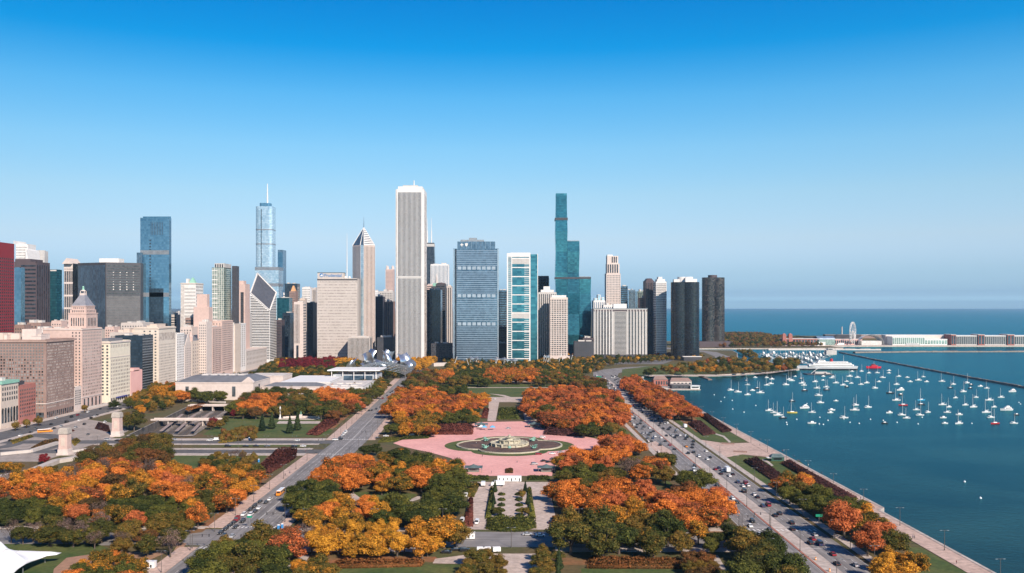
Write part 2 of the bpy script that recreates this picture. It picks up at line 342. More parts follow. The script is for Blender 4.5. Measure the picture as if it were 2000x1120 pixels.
# --- pavements: raised slabs with a real kerb step
r = MB()
def slab(pts, z=.17, mb=None): (mb or r).prism(pts, 0, z)
for (y0, y1) in ((-200, 412), (448, 674), (744, 1000), (1002, 1380)):
    ys = [y0 + (y1 - y0) * i / 6 for i in range(7)]
    for a, b in zip(ys[:-1], ys[1:]):
        slab([(bl(a, 0) - 8.5, a), (bl(a, 0) - .15, a), (bl(b, 0) - .15, b), (bl(b, 0) - 8.5, b)])
        slab([(bl(a, 1) + .15, a), (bl(a, 1) + 6, a), (bl(b, 1) + 6, b), (bl(b, 1) + .15, b)])
setting('boulevard_pavement', r, m_pave)
r = MB()
slab([(-455, -300), (-445.2, -300), (-445.2, 1700), (-455, 1700)]); slab([(-416.8, 500), (-410, 500), (-410, 1700), (-416.8, 1700)])
for y0, y1 in ((666, 675.8), (694.2, 700), (718, 723.8), (742.2, 752)): slab([(-330, y0), (-150.5, y0), (-150.5, y1), (-330, y1)])
slab([(156.5, -300), (160.5, -300), (160.5, 1000), (156.5, 1000)]); slab([(109, 560), (113, 560), (113, 1000), (109, 1000)])
slab([(-450, 446), (-150, 446), (-150, 451), (-450, 451)]); slab([(-108, 441), (-30, 441), (-30, 448), (-108, 448)]); slab([(30, 441), (108, 441), (108, 448), (30, 448)])
slab([(-108, 404), (-40, 404), (-40, 411), (-108, 411)]); slab([(22, 404), (108, 404), (108, 411), (22, 411)])
setting('pavement', r, m_conc)
r = MB(); slab([(189.5, -300), (190.5, 470), (196, 520), (197, 1000), (199, 1080), (205.4, 1080), (205.4, 492), (200.9, 486), (200.9, -300)], .2)
slab([(188, 500), (196.5, 500), (196.5, 540), (192, 536)], .21)
setting('lakefront_promenade', r, m_pave)
r = MB(); r.prism([(-410, 640), (-331, 640), (-331, 752), (-336, 800), (-372, 852), (-410, 880)], 0, .03); setting('congress_plaza', r, mat('worn_plaza', (.26, .225, .20), .9, scale=.06, col2=(.40, .34, .30), scale2=.3))
# --- lawns and paths, traced on the ground
def px(pts): return [G(*p) for p in pts]
def sheet(name, z, m, *polys):
    s = MB()
    for k, p in enumerate(polys): flat(s, px(p), z + .002 * k)
    for i, f in enumerate(s.f):
        a = sum(s.v[f[j]][0] * s.v[f[(j + 1) % len(f)]][1] - s.v[f[(j + 1) % len(f)]][0] * s.v[f[j]][1] for j in range(len(f)))
        if a < 0: s.f[i] = f[::-1]
    return setting(name, s, m)
sheet('lawn', .03, m_grass,
      [(300, 889), (530, 882), (500, 914), (380, 918), (310, 905)], [(395, 850), (440, 818), (530, 812), (612, 812), (665, 830), (635, 853), (500, 856)], [(450, 864), (640, 861), (600, 872), (430, 873)],
      [(880, 750), (1085, 750), (1075, 766), (1035, 786), (915, 786), (890, 770)],
      [(1316, 822), (1345, 798), (1400, 824), (1466, 862), (1420, 866), (1365, 857)], [(1418, 894), (1450, 888), (1478, 893), (1560, 900), (1600, 932), (1640, 965), (1600, 985), (1530, 962), (1490, 945)],
      [(1765, 1068), (1800, 1070), (1890, 1120), (1960, 1170), (1850, 1170), (1790, 1120)], [(610, 1106), (905, 1103), (905, 1170), (600, 1170)], [(1135, 1111), (1315, 1113), (1335, 1170), (1140, 1170)],
      [(0, 1063), (190, 1063), (260, 1090), (110, 1130), (-40, 1170), (-60, 1063)], [(924, 962), (936, 962), (930, 1032), (918, 1032)], [(905, 931), (955, 931), (955, 940), (910, 941)], [(1028, 931), (1075, 930), (1075, 939), (1030, 940)],
      [(1232, 840), (1240, 838), (1262, 868), (1250, 872)], [(1195, 835), (1215, 835), (1240, 850), (1215, 852)], [(1250, 905), (1262, 905), (1330, 960), (1310, 965)],
      [(1215, 738), (1560, 722), (1500, 712), (1300, 712), (1215, 722)], [(690, 962), (770, 960), (815, 966), (800, 976), (700, 978)], [(1560, 655), (1420, 668), (1430, 676), (1600, 676)])
sheet('leaf_litter', .045, m_litter, [(660, 968), (700, 962), (745, 982), (690, 990)], [(588, 1032), (760, 1028), (835, 1036), (830, 1042), (590, 1042)], [(600, 1085), (850, 1088), (865, 1098), (600, 1105)],
      [(355, 1045), (395, 1025), (520, 930), (530, 930), (395, 1040)], [(1080, 1090), (1330, 1090), (1330, 1104), (1080, 1104)], [(1365, 1030), (1430, 1040), (1420, 1050), (1360, 1046)], [(1215, 828), (1230, 822), (1265, 870), (1240, 880), (1200, 850)],
      [(640, 836), (720, 770), (724, 775), (650, 840)], [(1320, 815), (1350, 812), (1385, 838), (1360, 845)])
sheet('bare_ground', .05, m_dirt, [(105, 1112), (130, 1090), (200, 1080), (330, 1078), (290, 1095), (240, 1105), (170, 1130), (100, 1150)], [(280, 1120), (330, 1090), (350, 1060), (365, 1062), (310, 1125)])
sheet('fountain_plaza', .06, m_pink, [(768, 866), (790, 858), (845, 850), (905, 841), (915, 830), (935, 825), (1045, 823), (1058, 836), (1075, 845), (1135, 851), (1180, 861), (1240, 866), (1210, 878), (1150, 884), (1120, 897), (1082, 912), (1078, 930), (905, 930), (906, 908), (880, 895), (840, 884), (810, 878), (785, 872)])
sheet('lakeside_plaza', .065, m_pave, [(1365, 859), (1420, 867), (1468, 865), (1474, 866), (1540, 902), (1500, 893), (1450, 888), (1418, 894), (1405, 886)], [(1262, 868), (1300, 895), (1318, 897), (1310, 880), (1280, 862)])
sheet('garden_path', .07, m_beige, [(920, 942), (1075, 942), (1080, 985), (1090, 1035), (905, 1035), (912, 985)], [(915, 1082), (1060, 1082), (1050, 1094), (1062, 1170), (975, 1170), (985, 1094), (915, 1090)],
      [(850, 1092), (912, 1084), (916, 1094), (905, 1102), (845, 1101)], [(955, 786), (975, 786), (968, 823), (952, 823)], [(1018, 786), (1035, 786), (1050, 823), (1025, 823)], [(920, 776), (1060, 776), (1065, 786), (915, 786)], [(905, 741), (1110, 741), (1115, 746), (1030, 747), (905, 746)],
      [(860, 755), (870, 754), (905, 757), (1100, 757), (1100, 758), (905, 758)], [(955, 769), (985, 772), (1010, 780), (1004, 781), (980, 774)])
sheet('stone_path', .08, m_conc, [(400, 1120), (560, 1105), (590, 1085), (605, 1085), (580, 1130), (520, 1150)], [(1395, 1120), (1388, 1085), (1402, 1085), (1440, 1150), (1410, 1150)], [(675, 968), (690, 963), (712, 979), (700, 982)],
      [(765, 980), (800, 977), (815, 970), (840, 968), (815, 977), (790, 984)], [(1398, 847), (1415, 852), (1428, 864), (1424, 865), (1412, 854), (1397, 849)], [(1490, 897), (1502, 902), (1511, 910), (1507, 911), (1498, 904), (1488, 899)],
      [(545, 823), (625, 823), (628, 828), (540, 828)], [(440, 862), (480, 842), (500, 835), (506, 837), (470, 856), (452, 864)], [(1256, 733), (1300, 733), (1430, 733), (1500, 727.5), (1556, 721), (1556, 723), (1500, 730), (1430, 735), (1300, 735), (1270, 736)])
m_street = mat('downtown_street', (0.13, 0.13, 0.135), .9, scale=.02, col2=(.20, .19, .185), scale2=.2)
r = MB(); r.add([(-2500, 1722, .03), (-445, 1722, .03), (-445, 1702, .03), (-100, 1722, .03), (300, 1730, .03), (360, 1900, .03), (300, 2600, .03), (-2500, 6000, .03)], [(0, 1, 2, 3, 4, 5, 6, 7)]); r.add([(-2500, 200, .03), (-456, 200, .03), (-456, 1722, .03), (-2500, 1722, .03)], [(0, 1, 2, 3)])
setting('downtown_ground', r, m_street)
# --- painted markings
r = MB()
def dash(x0, y0, x1, y1, w, z=.085):
    dx, dy = x1 - x0, y1 - y0; l = math.hypot(dx, dy); n = (-dy / l * w / 2, dx / l * w / 2)
    r.add([(x0 + n[0], y0 + n[1], z), (x0 - n[0], y0 - n[1], z), (x1 - n[0], y1 - n[1], z), (x1 + n[0], y1 + n[1], z)], [(0, 1, 2, 3)])
for x in (119.8, 123.6, 127.4): 
    for k in range(80): y = 300 + k * 11; dash(x, y, x, y + 3.6, .18)
for x in (142.6, 146.2, 149.8):
    for k in range(80): y = 300 + k * 11; dash(x, y, x, y + 3.6, .18, .09)
for x in (116.5, 131.0, 153.4): dash(x, 250, x, 408, .15); dash(x, 446, x, 1000, .15)
for t in (.16, .32, .66, .83):
    for k in range(95): y = 300 + k * 12; dash(bl(y, t), y, bl(y + 3.6, t), y + 3.6, .16)
for t in (.48, .5): 
    for k in range(24):
        y = 300 + k * 50
        if not (400 < y + 25 < 460): dash(bl(y, t), y, bl(y + 50, t), y + 50, .16)
for yc, w in ((411, 3.4), (449, 3.2), (672, 3), (747, 3)):
    for k in range(13): x = bl(yc, 0) + 1.2 + k * 2.0; dash(x, yc - w / 2, x + .6, yc + w / 2, .7)
for k in range(16):
    x = 117.5 + k * 2.3
    if abs(x - 132) > 1.5: dash(x, 441.5, x - .4, 445, .7, .095)
dash(116.5, 449, 153, 449, .5, .095); dash(135, 410, 153, 408, .4, .095)
setting('road_markings', r, m_mark)
# --- thin lake haze
hz = bpy.data.materials.new('haze_air'); hz.use_nodes = True; t_ = hz.node_tree; t_.nodes.clear()
pv = t_.nodes.new('ShaderNodeVolumePrincipled'); mo = t_.nodes.new('ShaderNodeOutputMaterial'); t_.links.new(pv.outputs[0], mo.inputs['Volume'])
pv.inputs['Color'].default_value = (0.50, 0.78, 1.0, 1); pv.inputs['Density'].default_value = 0.000032; pv.inputs['Anisotropy'].default_value = 0.2
hb = MB(); hb.box(-62000, -4500, -8, 62000, 62000, 470); ho = hb.build('haze', hz); ho['kind'] = 'stuff'
# ================================================================ buildings
st_cream = mat('cream_stone', (0.53, 0.44, 0.365), .85, scale=.04, col2=(.59, .495, .42), scale2=.3, amp=.09)
st_pink = mat('pink_stone', (0.52, 0.375, 0.325), .85, scale=.04, col2=(.58, .43, .375), scale2=.3, amp=.09)
st_pale = mat('pale_stone', (0.56, 0.47, 0.42), .85, scale=.04, col2=(.62, .53, .48), scale2=.3, amp=.09)
st_white = mat('white_stone', (0.66, 0.63, 0.60), .7, scale=.03, col2=(.72, .695, .665), scale2=.2, amp=.09)
st_grey = mat('grey_concrete', (0.42, 0.40, 0.38), .85, scale=.04, col2=(.52, .49, .46), scale2=.3, amp=.09)
st_warm = mat('warm_concrete', (0.47, 0.42, 0.38), .85, scale=.04, col2=(.53, .475, .435), scale2=.3, amp=.09)
st_brown = mat('brown_brick', (0.24, 0.160, 0.135), .9, scale=.05, col2=(.30, .205, .175), scale2=.4, amp=.09)
st_red = mat('red_brick', (0.33, 0.125, 0.10), .9, scale=.05, col2=(.40, .165, .135), scale2=.4, amp=.09)
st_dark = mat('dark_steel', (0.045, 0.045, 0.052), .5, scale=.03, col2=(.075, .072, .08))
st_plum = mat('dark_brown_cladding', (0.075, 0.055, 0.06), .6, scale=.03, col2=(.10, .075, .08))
st_crim = mat('crimson_steel', (0.21, 0.022, 0.028), .6, scale=.03, col2=(.25, .028, .035))
st_salmon = mat('salmon_facade', (0.72, 0.40, 0.36), .85, scale=.05, col2=(.78, .47, .42))
m_roof = mat('roof_gravel', (0.17, 0.155, 0.15), .95, scale=.08, col2=(.30, .27, .25), scale2=.5)
m_roofl = mat('pale_roof', (0.52, 0.48, 0.45), .9, scale=.08, col2=(.66, .62, .58), scale2=.4)
m_slate = mat('slate_roof', (0.13, 0.135, 0.15), .6, scale=.1, col2=(.19, .195, .21))
m_plant = mat('plant_room', (0.50, 0.47, 0.44), .8, scale=.2, col2=(.62, .58, .54))
m_metal = mat('grey_metal', (0.33, 0.34, 0.35), .4, metal=.6)
m_steel = mat('bright_steel', (0.62, 0.64, 0.66), .28, .12, .12, metal=.9)
m_copper = mat('green_copper', (0.20, 0.42, 0.32), .7, scale=.4, col2=(.28, .50, .40))
g_win = glass('window_glass', (0.10, 0.115, 0.125), (0.018, 0.02, 0.024), 2.2, 3.4, 1.3, .1, .12)
g_winp = glass('pale_window_glass', (0.50, 0.44, 0.40), (0.20, 0.16, 0.145), 2.2, 3.4, 1.2, .1, .2)
g_dark = glass('dark_glass', (0.045, 0.055, 0.07), (0.010, 0.013, 0.019), 2.5, 3.8, .7, .08, .16)
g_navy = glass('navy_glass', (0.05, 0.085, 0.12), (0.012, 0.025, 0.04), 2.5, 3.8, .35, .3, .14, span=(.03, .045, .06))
g_blue = glass('blue_glass', (0.22, 0.42, 0.56), (0.06, 0.17, 0.27), 3, 4, .22, .7, .10, span=(.13, .27, .37), drift=.012)
g_sky = glass('silver_blue_glass', (0.80, 0.90, 0.95), (0.38, 0.54, 0.64), 4, 4, .4, .7, .10, span=(.42, .54, .62), drift=.02)
g_teal = glass('teal_glass', (0.060, 0.27, 0.33), (0.012, 0.08, 0.12), 5, 3.7, .28, .6, .09, span=(.02, .11, .145), drift=.016)
g_tealb = glass('bright_teal_glass', (0.075, 0.29, 0.345), (0.022, 0.14, 0.19), 9, 3.6, .55, .55, .10, drift=.03)
g_slate = glass('slate_blue_glass', (0.17, 0.27, 0.36), (0.07, 0.125, 0.18), 3, 4, .5, .6, .12, drift=.02)
g_green = glass('pale_green_glass', (0.34, 0.42, 0.36), (0.13, 0.19, 0.165), 3, 3.4, .9, .4, .15, span=(.50, .54, .46), spanw=.3)
g_grey = glass('grey_glass', (0.085, 0.09, 0.095), (0.035, 0.038, 0.042), 3, 3.8, .5, .1, .2, span=(.11, .11, .115))

class Bld:
    """One building: an Empty at the foot of its walls; walls, roof, windows, plant rooms are parts."""
    def __init__(s, name, label, cat, foot, loc, H, wall, roof=None, z0=0, tops=None, group=None, parapet=1.0):
        s.root = thing(name, label, cat, (loc[0], loc[1], 0), group=group); s.loc = loc; s.foot, s.H = foot, H; s.cells = []
        b = MB()
        if tops:
            n = len(foot); b.add([(x, y, z0) for x, y in foot] + [(x, y, t) for (x, y), t in zip(foot, tops)], [(i, (i + 1) % n, n + (i + 1) % n, n + i) for i in range(n)] + [tuple(range(n, 2 * n))])
        else:
            b.prism(foot, z0, H)
            if parapet:
                n = len(foot)
                for i in range(n):
                    p, q = Vector(foot[i]), Vector(foot[(i + 1) % n]); d = (q - p).normalized(); nn = Vector((-d.y, d.x)) * .6
                    b.prism([tuple(p), tuple(q), tuple(q + nn), tuple(p + nn)], H - .02, H + parapet)
        b.build('wall', wall, s.root)
        if roof and not tops:
            c = Vector((sum(p[0] for p in foot) / len(foot), sum(p[1] for p in foot) / len(foot)))
            MB().prism([tuple(c + (Vector(p) - c) * .93) for p in foot], H - .1, H + .12).build('roof', roof, s.root)
    def edge(s, i):
        p, q = Vector(s.foot[i]), Vector(s.foot[(i + 1) % len(s.foot)]); d = q - p; l = d.length; d /= l
        return p, d, Vector((d.y, -d.x)), l
    def pan(s, i, u0, u1, z0, z1, out=.14, back=.05):  # a slab lying on face i
        p, d, n, l = s.edge(i); a, b = p + d * u0, p + d * u1
        q = [a - n * back, b - n * back, b + n * out, a + n * out]
        return MB().prism([tuple(v) for v in q][::-1], z0, z1)
    def strips(s, i, n, fr, m, z0=5, z1=None, u0=.02, u1=.98, name='window_strip', out=.14):
        l = s.edge(i)[3]; z1 = s.H - 3 if z1 is None else z1; a, b = u0 * l, u1 * l; w = (b - a) / n
        for k in range(n): s.pan(i, a + w * (k + .5 - fr / 2), a + w * (k + .5 + fr / 2), z0, z1, out).build(name, m, s.root)
    def bands(s, i, n, fr, m, z0=5, z1=None, u0=.03, u1=.97, name='window_band', out=.14):
        l = s.edge(i)[3]; z1 = s.H - 2 if z1 is None else z1; h = (z1 - z0) / n
        for k in range(n): s.pan(i, u0 * l, u1 * l, z0 + h * (k + .5 - fr / 2), z0 + h * (k + .5 + fr / 2), out).build(name, m, s.root)
    def grid(s, i, nx, nz, fx, fz, m, z0=6, z1=None, u0=.03, u1=.97, out=.12):
        p, d, nn, l = s.edge(i); z1 = s.H - 2.5 if z1 is None else z1; w = (u1 - u0) * l / nx; h = (z1 - z0) / nz
        me = None
        for k in range(nz):
            for j in range(nx):
                uc = u0 * l + w * (j + .5); c = p + d * uc; zc = z0 + h * (k + .5)
                if me is None:
                    a, b = -d * w * fx / 2, d * w * fx / 2; q = [a - nn * .05, b - nn * .05, b + nn * out, a + nn * out]
                    mb = MB().prism([tuple(v) for v in q][::-1], -h * fz / 2, h * fz / 2)
                wpos = Vector((c.x + s.loc[0], c.y + s.loc[1], zc)) - Vector((0, 0, CH)); t = -(Vector((nn.x, nn.y, 0)).dot(wpos.normalized()))
                s.cells.append((-max(t, 0.02) * w * fx * h * fz / wpos.length_squared * (1 + zc * .01), mb, (c.x, c.y, zc), m)); me = mb
    def done(s):
        if not s.cells: return s
        s.cells.sort(key=lambda c: c[0]); ml = {}
        for _, mb, loc, m in s.cells[:100]:
            k = (id(mb), m.name)
            if k not in ml: ml[k] = mb.mesh('window', m)
            link('window', ml[k], s.root, loc)
        rest = {}
        for _, mb, loc, m in s.cells[100:]:
            r_ = rest.setdefault(m.name, (MB(), m))[0]; r_.add([(x + loc[0], y + loc[1], z + loc[2]) for x, y, z in mb.v], mb.f)
        for r_, m in rest.values(): o = r_.build('window', m, s.root); o['kind'] = 'stuff'
        return s
    def box(s, name, x0, y0, z0, x1, y1, z1, m): return MB().box(x0, y0, z0, x1, y1, z1).build(name, m, s.root)
    def plant(s, n=3, seed=1, h=4, m=None, size=.35):   # plant rooms and units on the roof
        q = random.Random(seed); xs = [p[0] for p in s.foot]; ys = [p[1] for p in s.foot]; W, D = max(xs) - min(xs), max(ys) - min(ys)
        for k in range(n):
            w, d = W * q.uniform(.12, size), D * q.uniform(.15, size + .1); x = min(xs) + W * .08 + (W * .84 - w) * (k + q.random() * .6) / max(n - .4, 1); y = min(ys) + D * .1 + (D * .8 - d) * q.random(); hh = h * q.uniform(.5, 1.2)
            b = MB(); b.box(x, y, s.H + .1, x + w, y + d, s.H + hh); b.box(x - .25, y - .25, s.H + hh, x + w + .25, y + d + .25, s.H + hh + .3)
            b.build('plant_room', m or m_plant, s.root)
        return s

def rect(W, D): return [(-W / 2, -D / 2), (W / 2, -D / 2), (W / 2, D / 2), (-W / 2, D / 2)]
def B(name, label, px0, px1, Y, top, D, wall, roof=None, cat='tower', front=False, **k):
    """The photo shows the building between columns px0 and px1: the front face and what is seen of the side that turns to the centre line."""
    while not front:
        X0, X1 = XA(px0, Y + (D if px0 > CX else 0)), XA(px1, Y + (D if px1 < CX else 0))
        if X1 - X0 > .55 * (px1 - px0) * Y / F or D < 6: break
        D *= .8
    if front: X0, X1 = XA(px0, Y), XA(px1, Y)
    return Bld(name, label, cat, rect(X1 - X0, D), ((X0 + X1) / 2, Y + D / 2), ZA(top, Y), wall, roof, **k)
XW = -455.0
def BW(name, label, pn, pf, top, W, wall, roof=None, cat='building', dx=0, **k):  # a house of the street wall: its east face runs from photo column pn to pf
    Y0, Y1 = -(XW + dx) * F / (990 - pn), -(XW + dx) * F / (990 - pf)
    return Bld(name, label, cat, rect(W, Y1 - Y0 - .3), (XW + dx - W / 2, (Y0 + Y1) / 2), ZA(top, Y0), wall, roof, **k)
S_, E_, N_, W_ = 0, 1, 2, 3

# ---------- street wall on the left, south to north
b = BW('arched_building', 'cream building with green roof edge and tall arched windows, cut by the left photo edge', 2, 36, 749, 30, st_cream, m_roofl)
b.grid(E_, 7, 3, .5, .6, g_win, 24, 38); b.grid(S_, 8, 8, .5, .6, g_win)
for k in range(6):
    w = 28 / 6; l = b.edge(E_)[3]; u = l * (k + .5) / 6; mb = b.pan(E_, u - l * .055, u + l * .055, 5, 17, .2)
    p, d, n, _ = b.edge(E_); c = p + d * u
    for j in range(8):
        a0, a1 = math.pi * j / 8, math.pi * (j + 1) / 8
        mb.add([(c.x + n.x * .2, c.y + l * .055 * math.cos(a), 17 + l * .055 * math.sin(a)) for a in (a0, a1)] + [(c.x + n.x * .2, c.y, 17)], [(0, 1, 2)])
    mb.build('arched_window', g_win, b.root)
b.box('cornice', -15.6, -b.edge(E_)[3] / 2 - .6, b.H - 1.2, 16, b.edge(E_)[3] / 2 + .1, b.H + 1.4, m_copper); b.plant(3, 2); b.done()
b = BW('red_brick_building', 'small dark red brick building squeezed against the big brown hotel', 37, 70, 755, 26, st_red, m_roof)
b.grid(E_, 9, 8, .42, .5, g_win); b.grid(S_, 8, 8, .4, .5, g_win); b.plant(3, 5, 3, st_dark); b.done()
b = BW('brown_hotel', 'wide brown brick hotel block with rows of square windows and rooftop huts', 90, 145, 666, 74, st_brown, m_roof)
b.grid(E_, 22, 22, .46, .55, g_winp, 9); b.grid(S_, 24, 22, .56, .58, glass('hotel_window_glass', (.30, .29, .28), (.02, .02, .022), 2.7, 3.0, .9, .1, .15), 9); b.strips(E_, 14, .6, g_win, .5, 6, name='shop_window'); b.bands(S_, 1, .9, g_win, .5, 6, name='shop_window')
l = b.edge(E_)[3]
b.box('cornice', -37.5, -l / 2 - 1.1, b.H - 1.5, 38.1, l / 2 + .1, b.H + .4, mat('cornice_brown', (.36, .25, .21)))
b.box('ledge', -37.2, -l / 2 - .5, 14, 37.5, l / 2 + .05, 14.9, st_pale)
b.plant(5, 11, 6, st_pale, .2)
b.box('water_tank_house', 2, -8, b.H, 16, 4, b.H + 11, st_pale); b.box('stair_house', -30, -10, b.H, -16, 6, b.H + 7, st_cream); b.done()
b = BW('cream_infill_block', 'low pale narrow block at the foot of the pyramid-topped tower', 145.6, 159, 758, 26, st_pale, m_roofl)
b.grid(E_, 5, 7, .45, .6, g_win); b.done()
b = BW('classical_office_block', 'pink stone block with a stepped tower wearing a grey pyramid roof', 160, 199, 643, 42, st_pink, m_roofl, dx=-.4)
b.grid(E_, 12, 20, .5, .55, g_winp, 14); b.strips(E_, 5, .35, g_win, 1.5, 11, name='tall_window'); b.grid(S_, 3, 18, .35, .5, g_win, 24, u0=.72, u1=.98)
l = b.edge(E_)[3]; b.box('ledge', -21.2, -l / 2 - .4, 12.3, 21.5, l / 2, 13.2, st_pale); b.box('cornice', -21.5, -l / 2 - .6, b.H - 1, 21.6, l / 2 + .02, b.H + .3, st_pale)
H = b.H; Yc = b.loc[1]; z1, z2, z3 = ZA(612, Yc), ZA(598, Yc), ZA(577, Yc); wx, wy = 9.6, 13.4; ox, oy = 11.2, 0.0
def tier(mb, k, za, zb, e_=0): mb.box(ox - wx * k - e_, oy - wy * k - e_, za, ox + wx * k + e_, oy + wy * k + e_, zb)
t = MB(); tier(t, 1, H - 1, z1); tier(t, .9, z1, z1 + (z2 - z1) * .5); tier(t, .8, z1 + (z2 - z1) * .5, z2); tier(t, 1, z1 - .8, z1 + .2, .5); tier(t, .84, z2 - .7, z2 + .3)
tw = t.build('tower_shaft', st_pink, b.root)
ax, ay, c = wx * .8, wy * .8, 2.7; MB().frustum([(ox - ax, oy - ay), (ox + ax, oy - ay), (ox + ax, oy + ay), (ox - ax, oy + ay)], z2 + .3, [(ox - c, oy - c), (ox + c, oy - c), (ox + c, oy + c), (ox - c, oy + c)], z3).build('pyramid_roof', mat('lead_roof', (.22, .22, .245), .5, scale=.2), tw)
t = MB(); t.box(ox - c, oy - c, z3, ox + c, oy + c, z3 + 2.2)
for sx in (-1, 1):
    for sy in (-1, 1): t.bar((ox + sx * 2.1, oy + sy * 2.1, z3 + 2.2), (ox + sx * 2.1, oy + sy * 2.1, z3 + 4.6), .45)
t.cone((ox, oy), 2.9, 1.9, z3 + 4.6, z3 + 5.8, 8); t.build('lantern', st_pale, tw)
t = MB(); t.cone((ox, oy), 1.4, 1.0, z3 + 5.8, z3 + 8, 8); t.ball((ox, oy, z3 + 8.8), 1.1, 1.1, 1.3); t.build('beacon', m_copper, tw)
for fx in range(6):
    for s_ in (0, 1):
        o = (fx - 2.5) * (wx if s_ == 0 else wy) * .26
        for k, hw_, za, zb, nm in ((1, .75 if s_ else .55, H + 3, z1 - 5, 'tall_window'), (.9, .45, z1 + 1, z1 + 3.2, 'window'), (.8, .4, z1 + (z2 - z1) * .5 + 1, z2 - 1.6, 'window')):
            x0, y0 = (ox + o * k, oy - wy * k - .12) if s_ == 0 else (ox + wx * k - .05, oy + o * k)
            MB().box(x0 - (hw_ if s_ == 0 else 0), y0 - (0 if s_ == 0 else hw_), za, x0 + (hw_ if s_ == 0 else .17), y0 + (.17 if s_ == 0 else hw_), zb).build(nm, g_win, tw)
b.plant(2, 4, 3); b.done()
b = BW('ivory_office_block', 'ivory office block with a plain pale band of wall below its cornice', 215, 254.5, 669, 22, mat('ivory_stone', (.66, .59, .47), .85, scale=.04, col2=(.71, .645, .52), scale2=.3, amp=.09), m_roof)
b.grid(E_, 12, 10, .45, .55, g_winp, 8, 50); b.grid(E_, 12, 1, .4, .6, g_winp, 62, 67); b.grid(S_, 4, 16, .42, .55, g_win, 8); l = b.edge(E_)[3]
b.box('cornice', -11.6, -l / 2 - .7, b.H - 1.2, 11.8, l / 2 + .02, b.H + .5, st_pale); b.box('ledge', -11.2, -l / 2 - .35, 51.5, 11.4, l / 2, 52.2, st_pale); b.strips(E_, 9, .6, g_win, .6, 5, name='shop_window'); b.box('awning', 11.1, -l * .2, 4.2, 13, l * .3, 5.2, mat('blue_awning', (.04, .05, .22)))
b.box('attic_roof', -10, -l * .3, b.H, 4, l * .4, b.H + 3.5, m_slate); b.done()
b = BW('salmon_building', 'small salmon pink windowless building with stepped roofline by the dark glass block', 255, 278, 727, 24, st_salmon, m_roofl)
l = b.edge(E_)[3]; b.box('stepped_gable', -9, -l * .25, b.H, 12, l * .25, b.H + 3.5, st_salmon); b.box('plinth', 12, -l / 2, 0, 12.3, l / 2, 5, st_pale); b.done()
b = BW('dark_glass_block', 'dark blue-grey glass block with pale horizontal ribs between stone buildings', 278, 299, 657, 34, g_navy, m_roof)
b.bands(E_, 20, .3, m_metal, 6, name='rib', out=.5); b.plant(2, 3, 3); b.done()
b = BW('grey_beige_block', 'large beige stone block with a loggia of columns under its roof', 310, 343, 641, 32, mat('tan_stone', (.58, .50, .42), .85, scale=.04, col2=(.66, .58, .49), scale2=.3, amp=.09), m_roofl)
b.grid(S_, 3, 18, .3, .45, g_win, 10, u0=.3, u1=.98); b.grid(E_, 12, 15, .4, .45, g_winp, 8, 62); b.strips(E_, 14, .5, g_winp, 66, 76, name='loggia_bay'); l = b.edge(E_)[3]
b.box('cornice', -16.6, -l / 2 - .7, b.H - 1.3, 16.9, l / 2, b.H + .5, st_cream); b.plant(2, 9, 5, st_cream, .45); b.done()
b = B('stone_annex', 'long pale stone annex with a flat grey roof behind the dark glass block', 214, 305, 1215, 651, 50, st_warm, m_roofl, cat='building'); b.grid(S_, 18, 14, .4, .5, g_win); b.plant(4, 8, 7, st_cream); b.done()
